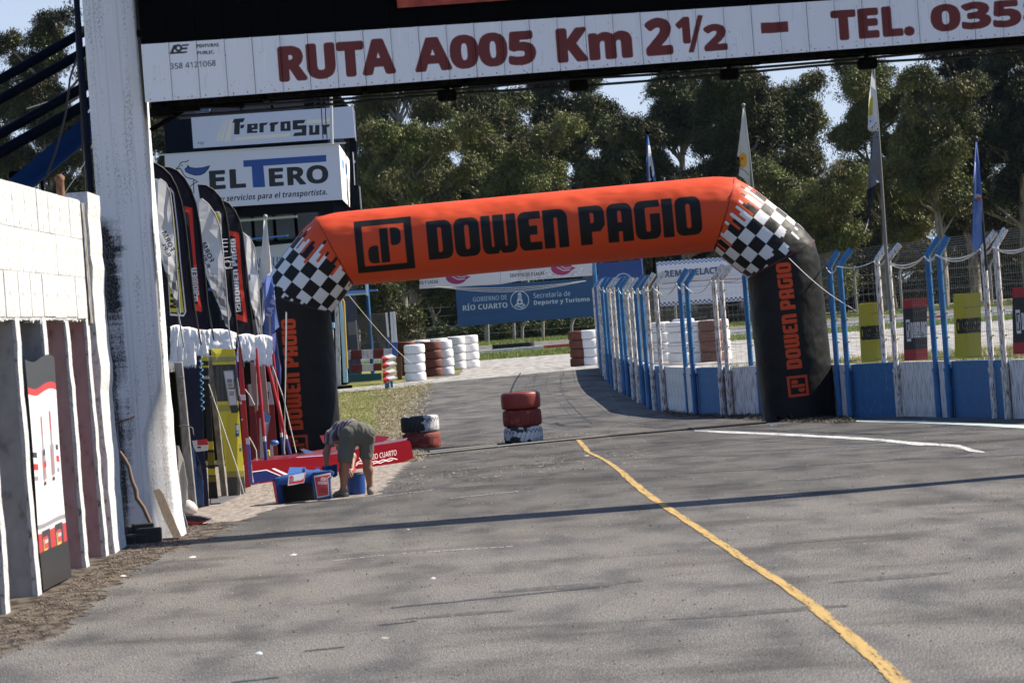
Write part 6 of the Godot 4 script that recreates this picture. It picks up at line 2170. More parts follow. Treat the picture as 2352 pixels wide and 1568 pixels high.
# ================================================================ boards across the far end of the straight
func build_far_boards():
	# white board spanning the track, behind the arch
	var D := 205.0
	var pts := [[-160, 60], [460, 10], [1180, -60], [1178, 118], [600, 162], [468, 186], [-40, 214], [-160, 222]]
	var cv := canvas_over(pts, 0.6, lin(0.58, 0.59, 0.62))
	var im: Image = cv[0]
	var tf: Transform2D = cv[1]
	rect(im, 600, -80, 600, 300, lin(0.5, 0.51, 0.53), tf)
	rng.seed = 6
	for i in 90:
		var x := rng.randf_range(600, 1180)
		var y := rng.randf_range(60, 165)
		rect(im, x, y, rng.randf_range(4, 20), rng.randf_range(4, 16), lin(0.36, 0.37, 0.39) if i % 2 else lin(0.64, 0.65, 0.67), tf)
	var plum := lin(0.28, 0.02, 0.1)
	for ox in [[50, 155, 0], [865, 85, 0]]:
		poly(im, [ellipse(ox[0] + 75, ox[1] - 24, 82, 56)], plum, tf)
		poly(im, [vv([[ox[0] + 100, ox[1] - 50], [ox[0] + 186, ox[1] - 26], [ox[0] + 120, ox[1] + 16]])], plum, tf)
		line(im, [[ox[0] + 40, ox[1] - 30], [ox[0] + 90, ox[1] - 4], [ox[0] + 140, ox[1] - 10]], 7, lin(0.58, 0.59, 0.62), tf)
		line(im, [[ox[0] + 50, ox[1] - 50], [ox[0] + 100, ox[1] - 22], [ox[0] + 150, ox[1] - 28]], 6, lin(0.58, 0.59, 0.62), tf)
	text(im, "SINTETICOS Y LACAS", 0, 0, 265, 26, lin(0.02, 0.02, 0.02), "bold", tf * Transform2D(Vector2(1, -0.072), Vector2(0.07, 1), Vector2(541, 108)))
	text(im, "SINTETICOS Y LACAS", 0, 0, 265, 26, lin(0.02, 0.02, 0.02), "bold", tf * Transform2D(Vector2(1, -0.072), Vector2(0.07, 1), Vector2(-282, 172)))
	line(im, [[468, 0], [466, 190]], 4, lin(0.3, 0.3, 0.32), tf)
	text(im, "R", 819, 92, 8, 12, lin(0.1, 0.1, 0.1), "bold", tf)
	var pos := pa("N", 500, 190, D)
	var g := thing("board_gantry", "white peeling sign board with plum swirls spanning the track behind the arch", "gantry", Vector3(pos.x, rise(D), pos.z))
	obj("sign_board", cutout("N", pts, D, 0.3, no_bend, g.position), printed(im, 0.6), g)
	var st := mb()
	for q in [[840, 640, 2.0], [1364, 600, 2.2]]:
		var p := at(q[0], q[1], D + 0.4) - g.position
		tube(st, [Vector3(p.x, 0, p.z), Vector3(p.x, p.y + 0.5, p.z)], 0.09, 8)
	obj("gantry_leg", st, m_blue_paint, g)
	st = mb()
	for k in 3:
		var w := []
		for i in 15:
			var f := i / 14.0
			w.append(pa("N", lerpf(-40, 1130, f), lerpf(205, 160, f) + 50.0 * sin(f * PI) * (0.6 + 0.3 * k), D - 0.3) - g.position)
		tube(st, w, 0.012, 4)
	obj("slack_wire", st, m_rope, g)
	# far municipal banner on posts
	D = 300.0
	pts = [[118, 206], [650, 172], [1300, 128], [1330, 428], [680, 470], [140, 517]]
	var navy := lin(0.022, 0.085, 0.21)
	cv = canvas_over(pts, 0.7, navy)
	im = cv[0]
	tf = cv[1]
	var wht := lin(0.6, 0.64, 0.7)
	var roll := Vector2(1, -0.07)
	text(im, "GOBIERNO DE", 0, 0, 262, 34, wht, "regular", tf * Transform2D(roll, Vector2(0.07, 1), Vector2(254, 288)))
	text(im, "RÍO CUARTO", 0, 0, 345, 54, wht, "bold", tf * Transform2D(roll, Vector2(0.07, 1), Vector2(174, 338)))
	text(im, "Secretaría de", 0, 0, 285, 42, wht, "regular", tf * Transform2D(roll, Vector2(0.07, 1), Vector2(722, 254)))
	text(im, "Deporte y Turismo", 0, 0, 432, 46, wht, "bold", tf * Transform2D(roll, Vector2(0.07, 1), Vector2(726, 312)))
	poly(im, [ellipse(617, 311, 73, 74, 40), ellipse(617, 311, 67, 68, 40)], wht, tf)
	poly(im, [vv([[602, 262], [610, 252], [624, 252], [630, 262], [632, 300], [602, 302]])], wht, tf)
	poly(im, [vv([[596, 304], [638, 302], [642, 344], [594, 346]])], wht, tf)
	poly(im, [ellipse(617, 324, 10, 10, 16)], navy, tf)
	for q in [612, 622]:
		rect(im, q - 3, 266, 4, 30, navy, tf)
	poly(im, [vv([[580, 350], [590, 336], [594, 350]])], wht, tf)
	poly(im, [vv([[640, 350], [650, 332], [656, 350]])], wht, tf)
	line(im, [[574, 356], [600, 350], [630, 362], [660, 350]], 6, wht, tf)
	line(im, [[584, 366], [610, 362], [636, 372], [650, 364]], 5, wht, tf)
	pos = pa("N", 640, 480, D)
	var o := obj("municipal_banner", cutout("N", pts, D, 0.08, no_bend, pos), printed(im, 0.7))
	o.position = pos
	tag(o, "broad dark blue banner with white lettering and a round tower emblem", "banner")
	# deep blue board with a wreath
	D = 232.0
	pts = [[1225, 26], [1545, 0], [1560, 240], [1240, 260]]
	cv = canvas_over(pts, 0.7, lin(0.012, 0.05, 0.2))
	im = cv[0]
	for k in 14:
		var a := PI * 1.15 + PI * 0.7 * k / 13.0
		poly(im, [ellipse(1420 + cos(a) * 56, 150 + sin(a) * 46, 9, 5, 10)], lin(0.3, 0.38, 0.55), cv[1])
	line(im, [[1390, 136], [1420, 128], [1452, 132]], 8, lin(0.3, 0.38, 0.55), cv[1])
	pos = pa("N", 1390, 250, D)
	var wb := thing("wreath_board", "deep blue square board with a pale wreath behind the fence posts", "sign", Vector3(pos.x, rise(D), pos.z))
	obj("panel", cutout("N", pts, D, 0.2, no_bend, wb.position), printed(im, 0.6), wb)
	st = mb()
	for q in [1236, 1548]:
		var p := pa("N", q, 10, D + 0.3) - wb.position
		tube(st, [Vector3(p.x, 0, p.z), Vector3(p.x, p.y + 0.6, p.z)], 0.12, 8)
	obj("leg", st, mat(lin(0.01, 0.04, 0.16), 0.5), wb)
	# renovation board with checked borders
	D = 226.0
	pts = [[752, 186], [1300, 146], [1560, 130], [1580, 510], [1200, 545], [790, 566]]
	cv = canvas_over(pts, 0.8, lin(0.56, 0.58, 0.62))
	im = cv[0]
	tf = cv[1] * Transform2D(Vector2(1, -0.072), Vector2(0.07, 1), Vector2(752, 186))
	var cb := lin(0.05, 0.13, 0.34)
	for row in 3:
		for col in 44:
			if (row + col) % 2 == 0:
				rect(im, col * 19, row * 11, 19, 11, cb, tf)
				rect(im, col * 19, 346 + row * 15, 19, 15, lin(0.04, 0.06, 0.12), tf)
	text(im, "REMODELACIÓN", 66, 62, 560, 74, lin(0.03, 0.045, 0.12), "heavy", tf)
	rect(im, -20, 382, 900, 60, lin(0.1, 0.11, 0.12), tf)
	line(im, [[40, 190], [300, 184], [800, 196]], 8, lin(0.25, 0.1, 0.06), tf)
	pos = pa("G", 1100, 550, D)
	var rb := thing("renovation_board", "white board with blue checked borders standing behind the catch fence", "sign", Vector3(pos.x, rise(D), pos.z))
	obj("panel", cutout("G", pts, D, 0.15, no_bend, rb.position), printed(im, 0.7), rb)
	st = mb()
	for q in [800, 1180, 1550]:
		var p := pa("G", q, 300, D + 0.25) - rb.position
		tube(st, [Vector3(p.x, 0, p.z), Vector3(p.x, p.y, p.z)], 0.07, 8)
	obj("leg", st, m_dark_steel, rb)

# ================================================================ small things at the far end
func build_far_things():
	# posts of the far fence, some bent at the top
	var fp := [[[1325, 385], [1332, 580]], [[1560, 360], [1566, 545]], [[1660, 355], [1632, 400], [1636, 575]], [[1806, 345], [1810, 545]], [[2066, 322], [2046, 380], [2052, 560]], [[1330, 100], [1334, 390]], [[2290, 440], [2300, 560]]]
	var fw := thing("far_fence", "far wire fence of thin pale concrete posts beyond the track", "fence", Vector3(0, rise(300), -300))
	for q in fp:
		var pts := []
		for p in q:
			pts.append(pa("T", p[0], p[1], 300.4) - fw.position)
		pts[-1].y = -0.05
		var st := mb()
		tube(st, pts, 0.09, 6)
		obj("post", st, m_concrete, fw)
	for i in 16:
		var st := mb()
		var x := 9.5 + i * 2.6
		tube(st, [Vector3(x, -0.05, 0), Vector3(x, 2.3, 0), Vector3(x + 0.25, 2.7, 0)], 0.08, 6)
		obj("post", st, m_concrete, fw)
	var ws := mb()
	for h in [0.6, 1.2, 1.8, 2.3]:
		tube(ws, [Vector3(-12, h, 0.05), Vector3(60, h, 0.05)], 0.008, 3)
	obj("wire", ws, m_wire, fw)
	# white posts with blue feet and the mesh fence by the building
	for q in [[[770, 494], [800, 490], [828, 820], [834, 980], [808, 984], [790, 700]], [[834, 486], [868, 482], [896, 900], [906, 1088], [866, 1090], [852, 800]], [[872, 480], [904, 474], [934, 870], [940, 1086], [908, 1090], [892, 800]]]:
		var D := 188.0
		var r := box_of(q)
		var cv := canvas_over(q, 1.0, lin(0.62, 0.63, 0.64))
		rect(cv[0], r.position.x - 5, r.position.y + r.size.y * (0.67 if q[0][0] < 800 else 0.68), r.size.x + 10, r.size.y, lin(0.03, 0.1, 0.34), cv[1])
		var pos := pa("J", r.get_center().x, r.end.y, D)
		var o := obj("painted_post", cutout("J", q, D, 0.12, no_bend, pos), printed(cv[0], 0.7))
		o.position = pos
		tag(o, {770: "white post with a blue foot, leftmost of the three by the mesh fence", 834: "white post with a blue foot, middle of the three by the mesh fence", 872: "white post with a blue foot, rightmost of the three by the mesh fence"}[int(q[0][0])], "post")
	var mf := thing("mesh_fence", "pale wire mesh fence between the light blue post and the white posts", "fence", pa("J", 500, 1000, 196.0))
	var st2 := mb()
	for i in 46:
		var x := 232.0 + i * 12.0
		tube(st2, [pa("J", x - 8, 520, 196.0) - mf.position, pa("J", x + 10, 1000, 196.0) - mf.position], 0.008, 3, false)
	for i in 14:
		var y := 525.0 + i * 36.0
		tube(st2, [pa("J", 226, y + 18, 196.0) - mf.position, pa("J", 790, y - 22, 196.0) - mf.position], 0.006, 3, false)
	obj("netting", st2, m_wire, mf)
	obj("notice_board", cutout("J", [[230, 628], [372, 614], [384, 790], [240, 804]], 195.5, 0.04, no_bend, mf.position), mat(lin(0.3, 0.29, 0.28), 0.8), mf)
	obj("notice_post", cutout("J", [[366, 598], [382, 596], [416, 1000], [404, 1002]], 195.4, 0.06, no_bend, mf.position), mat(lin(0.45, 0.45, 0.46), 0.8), mf)
	# red and white barrier blocks in two rows
	var rows := [[[250, 302, 0], [302, 452, 1], [452, 606, 0], [606, 748, 1], [748, 862, 0]], [[320, 456, 1], [456, 608, 0], [608, 722, 1]]]
	for ri in 2:
		for q in rows[ri]:
			var y0: float = (1010 if ri == 0 else 1205) - (q[0] - 250) * 0.055
			var y1: float = (1135 if ri == 0 else 1300) - (q[0] - 250) * 0.05
			var D := 192.0 + ri * -1.0
			var pos := pa("J", (q[0] + q[1]) * 0.5, y1, D)
			var pts := [[q[0] + 1, y0], [q[1] - 1, y0 - 8], [q[1] + 3, y1 - 8], [q[0] + 5, y1]]
			var o := obj("barrier_block", cutout("J", pts, D, 0.5, no_bend, pos), worn("barrier_red" if q[2] else "barrier_white", 75 + q[2], [[0.0, lin(0.1, 0.02, 0.015)], [1.0, lin(0.24, 0.035, 0.025)]] if q[2] else [[0.0, lin(0.3, 0.3, 0.3)], [0.4, lin(0.6, 0.6, 0.6)], [1.0, lin(0.68, 0.68, 0.68)]], Vector3(1, 0.4, 1), 0.8))
			o.position = pos
			tag(o, ["%s block of the far barrier's upper row, number %s from left", "%s block of the far barrier's lower row, number %s from left"][ri] % ["red" if q[2] else "white", ["one", "two", "three", "four", "five"][rows[ri].find(q)]], "barrier", "red and white barrier blocks")
	# teal low wall
	var tw := pa("J", 500, 1432, 186.0)
	var two := obj("low_wall", cutout("J", [[256, 1330], [720, 1310], [724, 1400], [560, 1418], [200, 1446], [256, 1430]], 186.0, 0.3, no_bend, tw), mat(lin(0.008, 0.07, 0.07), 0.7))
	two.position = tw
	tag(two, "low teal green wall behind the verge left of the tyre walls", "wall")
	# stacked crash cushions: ribbed plates on blue legs
	var cp := thing("crash_barrier", "stack of ribbed red and white crash barrier rails on blue legs", "barrier", pg("J", 790, 1530))
	var dd := -cp.position.z
	for layer in 5:
		for half in 2:
			var off := layer * 26.0
			var y0 := 1075.0 + half * 195.0 - layer * 6.0
			var ring_rows := []
			var n := 17
			for e in 2:
				var row := []
				for k in n:
					var f := float(k) / (n - 1)
					var rib := 0.5 - 0.5 * cos(f * TAU * 2.0)
					var x := 728.0 + off + half * 8 + e * (30.0 + 62.0 * rib)
					row.append(pa("J", x + f * 14.0, y0 + f * 178.0, dd + 0.1 + layer * 0.16) - cp.position + Vector3(0, 0, rib * 0.12))
				ring_rows.append(row)
			var st := mb()
			for k in n - 1:
				quad(st, ring_rows[0][k], ring_rows[1][k], ring_rows[1][k + 1], ring_rows[0][k + 1])
			obj("rail", st, mat(lin(0.42, 0.03, 0.03), 0.5) if layer == 0 else mat(lin(0.56, 0.52, 0.5), 0.6), cp)
	for q in [[[764, 1430], [824, 1430], [830, 1535], [770, 1538]], [[838, 1420], [872, 1416], [876, 1500], [846, 1502]]]:
		obj("leg", cutout("J", q, dd + 0.3, 0.15, no_bend, cp.position), m_blue_paint, cp)
	var bx := pg("J", 955, 1400)
	var bo := obj("brown_board", cutout("J", [[916, 1096], [992, 1090], [998, 1392], [944, 1402], [922, 1300]], -bx.z, 0.25, no_bend, bx), mat(lin(0.16, 0.07, 0.03), 0.8))
	bo.position = bx
	tag(bo, "brown board standing between the red rails and the white tyre stack", "board")
	# concrete stub by the right tyre wall
	var cs := pg("N", 1195, 800)
	var cso := obj("white_stub", cutout("N", [[1158, 628], [1230, 620], [1236, 830], [1172, 836]], -cs.z, 0.3, no_bend, cs), worn("stub", 79, [[0.0, lin(0.2, 0.15, 0.1)], [0.4, lin(0.55, 0.53, 0.5)], [1.0, lin(0.68, 0.68, 0.66)]], Vector3(1.5, 0.5, 1.5), 0.9))
	cso.position = cs
	tag(cso, "weathered white slab leaning against the far end of the catch fence", "slab")

# ================================================================ trees
var spray_mesh: Mesh
var leaf_mat: Material
var bark_mat: Material
func build_trees():
	rng.seed = 3
	var st := mb()
	for i in 15:
		var a := rng.randf() * TAU
		var c := Vector3(rng.randf_range(-0.3, 0.3), rng.randf_range(-0.25, 0.3), rng.randf_range(-0.3, 0.3))
		var dir := Vector3(cos(a) * 0.5, -rng.randf_range(0.2, 1.2), sin(a) * 0.5).normalized()
		var side := dir.cross(Vector3(cos(a + 1.0), 0.4, sin(a + 1.0))).normalized() * rng.randf_range(0.024, 0.038)
		var l := rng.randf_range(0.16, 0.3)
		tri(st, c, c + dir * l * 0.5 + side, c + dir * l)
		tri(st, c, c + dir * l, c + dir * l * 0.5 - side)
	spray_mesh = st.commit()
	var lm := leaf_material(0.5)
	lm.backlight_enabled = true
	lm.backlight = Color(0.05, 0.055, 0.012)
	lm.metallic_specular = 0.3
	leaf_mat = lm
	bark_mat = worn("bark", 81, [[0.0, lin(0.06, 0.05, 0.04)], [0.5, lin(0.2, 0.17, 0.14)], [1.0, lin(0.45, 0.41, 0.36)]], Vector3(0.6, 0.12, 0.6), 0.9)
	# middle of crown x, top y, crown width, distance, seed, tone, where the crown begins, label
	var list := [
		[95, 2, 250, 330, 11, 0.25, 0.22, "tall eucalyptus at the far left with sky showing beside its crown"],
		[235, 240, 240, 345, 12, 0.3, 0.15, "lower bushy tree between the left eucalyptus and the pillar"],
		[405, 205, 190, 360, 13, 0.2, 0.2, "dark tree behind the left end of the upper sign"],
		[560, 150, 240, 372, 14, 0.2, 0.2, "tree behind the dark control building and its signs"],
		[900, 130, 250, 350, 15, 0.55, 0.2, "pale green tree rising right beside the control building"],
		[935, 268, 210, 318, 16, 0.8, 0.25, "yellow green round tree low beside the control building, before a taller one"],
		[1085, 120, 260, 365, 17, 0.35, 0.2, "dark tall tree left of the middle behind the arch"],
		[1180, 245, 240, 325, 18, 0.85, 0.25, "bright olive rounded tree above the middle of the arch"],
		[1320, 110, 250, 372, 19, 0.3, 0.2, "dark tree behind the olive tree at the middle"],
		[1430, 235, 210, 340, 20, 0.3, 0.25, "shadowy tree above the right half of the arch"],
		[1560, 96, 260, 352, 21, 0.22, 0.25, "very dark tall eucalyptus with a bare pale bough"],
		[1690, 120, 230, 342, 22, 0.28, 0.3, "tall eucalyptus with a pale upright trunk behind the arch's right shoulder"],
		[1800, 150, 215, 356, 23, 0.6, 0.25, "brownish green tree left of the small gap of sky"],
		[1840, 372, 250, 310, 24, 0.75, 0.12, "olive bushy tree low behind the arch's right shoulder"],
		[2010, 112, 250, 334, 25, 0.7, 0.3, "bright crowned tree right of the small gap of sky"],
		[2140, 150, 190, 326, 26, 0.5, 0.35, "yellow green tree behind the tall pole with the black flag"],
		[2215, 60, 240, 350, 27, 0.02, 0.2, "large dark eucalyptus near the right edge"],
		[2345, 40, 250, 340, 28, 0.02, 0.15, "darkest tree cut by the right edge of the picture"],
		[2040, 420, 200, 366, 29, 0.35, 0.3, "shaded tree with thin stems behind the tall flag pole"],
		[2230, 400, 220, 372, 30, 0.2, 0.35, "shaded tree behind the blue limp flag"],
		[2390, 380, 220, 360, 31, 0.15, 0.35, "shaded low tree at the right edge behind the fence"],
		[780, 170, 200, 376, 32, 0.3, 0.2, "tree showing in the gap behind the slim pale mast"],
		[975, 540, 150, 312, 33, 0.3, 0.5, "tree with a thick dark trunk seen under the white board gantry"],
		[850, 590, 150, 290, 34, 0.45, 0.2, "small brownish tree behind the mesh fence"],
		[1500, 420, 260, 385, 35, 0.02, 0.05, "dim tree behind the right half of the arch beam"],
		[1260, 420, 260, 385, 36, 0.02, 0.05, "dim tree behind the middle of the arch beam"],
		[1720, 470, 240, 380, 37, 0.02, 0.05, "dim tree behind the renovation board"],
		[1960, 560, 220, 375, 38, 0.02, 0.05, "dim low tree right of the arch's right leg"],
		[1090, 560, 200, 340, 39, 0.3, 0.1, "dim low tree left of the municipal banner"],
		[-20, 150, 160, 340, 40, 0.25, 0.1, "tree cut off by the left edge of the picture"]]
	for t in list:
		tree(t)
	# hedge-like scrub along the far fence
	var n := 0
	for q in [[900, 745, 110, 306], [1010, 742, 120, 307], [1110, 735, 110, 306], [1210, 728, 120, 307], [1300, 726, 110, 306], [1400, 716, 120, 308], [1520, 715, 140, 309], [1650, 715, 140, 309], [1780, 716, 150, 309], [1930, 735, 150, 309], [2060, 735, 150, 310], [2200, 730, 160, 310], [2340, 722, 160, 309]]:
		n += 1
		bush(q, 50 + n, ["leftmost far bush, beside the white posts", "far bush by the thick dark trunk", "far bush under the left end of the municipal banner", "brownish far bush under the emblem of the municipal banner", "far bush under the right half of the municipal banner", "far bush seen through the crowded fence posts", "far bush below the renovation board's left end", "far bush below the middle of the renovation board", "far bush hidden behind the arch's right leg", "far bush behind the yellow banner nearest the arch", "far bush behind the black and red banner", "far bush behind the second yellow banner", "far bush at the right edge of the picture"][n - 1])
	# the wood beyond
	var mm := MultiMesh.new()
	mm.transform_format = MultiMesh.TRANSFORM_3D
	mm.use_colors = true
	mm.mesh = spray_mesh
	mm.instance_count = 26000
	rng.seed = 99
	for i in 26000:
		var x := rng.randf_range(-48, 52)
		var lump := (7.0 if x < 22.0 else 3.6) + (3.0 if x < 22.0 else 1.2) * sin(x * 0.35) + 1.6 * sin(x * 0.91 + 2.0)
		var y := lump * pow(rng.randf(), 0.8)
		var p := Vector3(x, rise(410) + y, -rng.randf_range(402, 416))
		var s := rng.randf_range(1.6, 2.8)
		mm.set_instance_transform(i, Transform3D(Basis.from_euler(Vector3(rng.randf() * 0.6, rng.randf() * TAU, rng.randf() * 0.6)).scaled(Vector3(s, s, s)), p))
		var k := rng.randf_range(0.6, 1.3)
		mm.set_instance_color(i, Color(0.014 * k, 0.02 * k, 0.007 * k))
	var o := MultiMeshInstance3D.new()
	o.multimesh = mm
	o.material_override = leaf_mat
	o.name = "woodland"
	add_child(o)
	tag(o, "dark mass of undergrowth in the wood behind all the trees", "woodland", "", "stuff")
func tree(t: Array):
	rng.seed = t[4] * 101
	var d: float = t[3]
	var h: float = at(t[0], t[1], d).y - rise(d)
	var w: float = t[2] * d / FOCAL
	var base := Vector3(at(t[0] + 25.0, 740, d).x, rise(d), -d)
	var lean: float = at(t[0], t[1], d).x - base.x
	var root := thing("eucalyptus_tree", t[7], "tree", base, 0.0, "trees beyond the track")
	var low: float = t[6]
	var clumps := []
	w *= 1.22
	# a handful of boughs, each carrying its own clumps, so that the crown stays open and uneven
	var boughs := int(7 + w * 0.5)
	for i in boughs:
		var fe := lerpf(low + 0.12, 1.0, pow((i + 0.6) / boughs, 0.8)) * rng.randf_range(0.93, 1.0)
		var a := i * 2.4 + rng.randf_range(-0.6, 0.6)
		var re: float = w * 0.5 * rng.randf_range(0.25, 1.0) * (1.12 - 0.6 * maxf(0.0, fe - 0.55) / 0.45 * rng.randf_range(0.4, 1.0))
		var tip := Vector3(lean * fe + cos(a) * re, h * fe, sin(a) * re * 0.8)
		var inner := Vector3(lean * fe * 0.8, h * (fe - 0.2), 0)
		for q in 3 + rng.randi() % 3:
			var cr := rng.randf_range(0.6, 1.35) * w * 0.1
			var c := tip.lerp(inner, q * 0.17) + Vector3(rng.randfn(), rng.randfn() * 0.6, rng.randfn()) * w * 0.075
			c.y = minf(c.y, h - cr * 0.7)
			clumps.append([c, cr])
	# trunk and limbs
	var st := mb()
	var tr := h * 0.018 + 0.05
	var spine := []
	var rad := []
	for i in 9:
		var f := i / 8.0
		spine.append(Vector3(lean * f + 0.25 * sin(f * 5.0 + t[4]), h * 0.86 * f, 0.25 * cos(f * 4.0 + t[4])))
		rad.append(tr * (1.15 - f * 0.95))
	spine[0].y = -0.1
	tube(st, spine, rad, 8)
	for c in clumps:
		var p: Vector3 = c[0]
		var f0 := clampf((p.y - w * 0.28) / (h * 0.86), 0.1, 0.9)
		var k := f0 * 8.0
		var a: Vector3 = (spine[int(k)] as Vector3).lerp(spine[mini(int(k) + 1, 8)], k - int(k))
		var mid := a.lerp(p, 0.5) + Vector3(rng.randf_range(-0.3, 0.3), -0.3, rng.randf_range(-0.3, 0.3))
		tube(st, [a, mid, p], [tr * 0.35, tr * 0.24, tr * 0.1], 5)
		for e in 3:
			var q: Vector3 = p + Vector3(rng.randf_range(-1, 1), rng.randf_range(-0.5, 0.8), rng.randf_range(-1, 1)) * c[1] * 0.8
			tube(st, [mid.lerp(p, 0.6), q], [tr * 0.12, tr * 0.04], 4)
	obj("trunk", st, bark_mat, root)
	# leaf sprays, thickest towards each clump's skin, in smaller tufts so that light and gaps show
	var xf := []
	var cols := []
	var tone: float = t[5]
	for c in clumps:
		var tufts := int(6 + c[1] * 5.0)
		for q in tufts:
			var v := Vector3(rng.randfn(), rng.randfn() * 0.7 + 0.45, rng.randfn()).normalized()
			var rr: float = c[1] * rng.randf_range(0.65, 1.1)
			var tc: Vector3 = c[0] + v * rr * Vector3(1.0, 0.85, 1.0)
			var tr2: float = rng.randf_range(0.4, 0.9) * (0.75 + 0.12 * c[1])
			var warm := rng.randf()
			var tuft_tone := rng.randf_range(-0.25, 0.15 + 0.3 * t[5])
			var k := rng.randf_range(0.8, 1.25)
			for i in int(14 + tr2 * tr2 * 60):
				var u: Vector3 = Vector3(rng.randfn(), rng.randfn() * 0.6, rng.randfn()) * tr2 * 0.5
				u.y -= (u.x * u.x + u.z * u.z) * 0.5 / tr2
				var s := rng.randf_range(0.65, 1.15) * d / 330.0
				xf.append(Transform3D(Basis.from_euler(Vector3(rng.randf_range(-0.9, 0.9), rng.randf() * TAU, rng.randf_range(-0.9, 0.9))).scaled(Vector3(s, s, s)), tc + u))
				var dark := Vector3(0.011, 0.016, 0.005)
				var bright := Vector3(0.17, 0.185, 0.052) if warm < 0.65 else Vector3(0.165, 0.145, 0.052)
				var cc := dark.lerp(bright, clampf(tone * 0.75 + tuft_tone + rng.randf_range(-0.1, 0.15), 0, 1)) * k
				cols.append(Color(cc.x, cc.y, cc.z))
	var mm := MultiMesh.new()
	mm.transform_format = MultiMesh.TRANSFORM_3D
	mm.use_colors = true
	mm.mesh = spray_mesh
	mm.instance_count = xf.size()
	for i in xf.size():
		mm.set_instance_transform(i, xf[i])
		mm.set_instance_color(i, cols[i])
	var o := MultiMeshInstance3D.new()
	o.multimesh = mm
	o.material_override = leaf_mat
	o.name = "crown"
	o.set_meta("kind", "stuff")
	root.add_child(o)
func bush(q: Array, sd: int, label: String):
	rng.seed = sd * 13
	var d: float = q[3]
	var top := at(q[0], q[1], d)
	var base := Vector3(top.x, rise(d), -d)
	var h := top.y - base.y
	var w: float = q[2] * d / FOCAL * 0.62
	var root := thing("bush", label, "bush", base, 0.0, "bushes along the far fence")
	var st := mb()
	for i in 7:
		var a := rng.randf() * TAU
		tube(st, [Vector3(cos(a) * 0.2, 0, sin(a) * 0.2), Vector3(cos(a) * w * 0.4, h * 0.8, sin(a) * 0.5)], [0.04, 0.012], 4)
	obj("stem", st, bark_mat, root)
	var mm := MultiMesh.new()
	mm.transform_format = MultiMesh.TRANSFORM_3D
	mm.use_colors = true
	mm.mesh = spray_mesh
	mm.instance_count = 1500
	var brown := rng.randf() < 0.5
	for i in 1500:
		var u := rng.randf_range(-1, 1)
		var y := h * (1.0 - 0.35 * u * u) * pow(rng.randf(), 0.7) * (0.8 + 0.25 * sin(u * 9.0 + sd))
		var s := rng.randf_range(0.4, 0.9)
		mm.set_instance_transform(i, Transform3D(Basis.from_euler(Vector3(rng.randf_range(1, 3), rng.randf() * TAU, 0)).scaled(Vector3(s, s, s)), Vector3(u * w, y, rng.randf_range(-0.8, 0.8))))
		var k := rng.randf_range(0.6, 1.4)
		mm.set_instance_color(i, (Color(0.1, 0.085, 0.045) if brown else Color(0.06, 0.075, 0.025)) * k)
	var o := MultiMeshInstance3D.new()
	o.multimesh = mm
	o.material_override = leaf_mat
	o.name = "foliage"
	o.set_meta("kind", "stuff")
	root.add_child(o)

# ================================================================ tyres
func tyre_mesh(r: float, w: float, rough_tread: bool) -> Mesh:
	var st := mb()
	var sides := 40
	var prof := [Vector2(r * 0.62, w * 0.1), Vector2(r * 0.64, w * 0.02), Vector2(r * 0.8, 0.0), Vector2(r * 0.93, w * 0.04), Vector2(r * 0.985, w * 0.13), Vector2(r, w * 0.3), Vector2(r, w * 0.5), Vector2(r, w * 0.7), Vector2(r * 0.985, w * 0.87), Vector2(r * 0.93, w * 0.96), Vector2(r * 0.8, w), Vector2(r * 0.64, w * 0.98), Vector2(r * 0.62, w * 0.9), Vector2(r * 0.6, w * 0.5), Vector2(r * 0.62, w * 0.1)]
	lathe(st, prof, sides)
	return st.commit()
func tread_mat(key: String, base: Color, worn_: Color, black_: float, sd: int) -> StandardMaterial3D:
	if mats.has(key):
		return mats[key]
	# paint rubbed off slanting tread grooves: relief and colour wrap round the tyre
	var im := canvas(512, 128, base)
	rng.seed = sd
	for i in 60:
		var x := rng.randf() * 512
		var y := rng.randf_range(30, 96)
		poly(im, [ellipse(x, y, rng.randf_range(3, 26), rng.randf_range(2, 9), 12)], worn_ if rng.randf() < 0.6 else base)
	if black_ > 0.0:
		for i in int(90 * black_):
			var x := rng.randf_range(0, 320)
			poly(im, [ellipse(x, rng.randf_range(22, 100), rng.randf_range(6, 34), rng.randf_range(3, 12), 12)], lin(0.02, 0.02, 0.02))
	var rel := canvas(512, 128, Color(0.7, 0.7, 0.7))
	for i in 26:
		var x := i * 512.0 / 26.0
		var g := [Vector2(x, 28), Vector2(x + 5, 44), Vector2(x + 14, 60)]
		line(rel, g, 2.6, Color(0.1, 0.1, 0.1))
		line(rel, [Vector2(x + 8, 66), Vector2(x - 2, 82), Vector2(x - 6, 100)], 2.6, Color(0.1, 0.1, 0.1))
		if black_ > 0.0:
			line(im, g, 1.2, lin(0.12, 0.12, 0.12))
			line(im, [Vector2(x + 8, 66), Vector2(x - 2, 82), Vector2(x - 6, 100)], 1.2, lin(0.12, 0.12, 0.12))
	if black_ > 0.0:
		var zig := []
		for i in 53:
			zig.append(Vector2(i * 512.0 / 52.0, 62 + (5 if i % 2 else -5)))
		line(im, zig, 2.6, lin(0.05, 0.05, 0.05))
		line(rel, zig, 5, Color(0.05, 0.05, 0.05))
	var m := StandardMaterial3D.new()
	m.albedo_texture = finish(im)
	rel.shrink_x2()
	rel.bump_map_to_normal_map(4.0)
	m.normal_enabled = true
	m.normal_texture = ImageTexture.create_from_image(rel)
	m.normal_scale = 1.0
	m.roughness = 0.75
	mats[key] = m
	return m
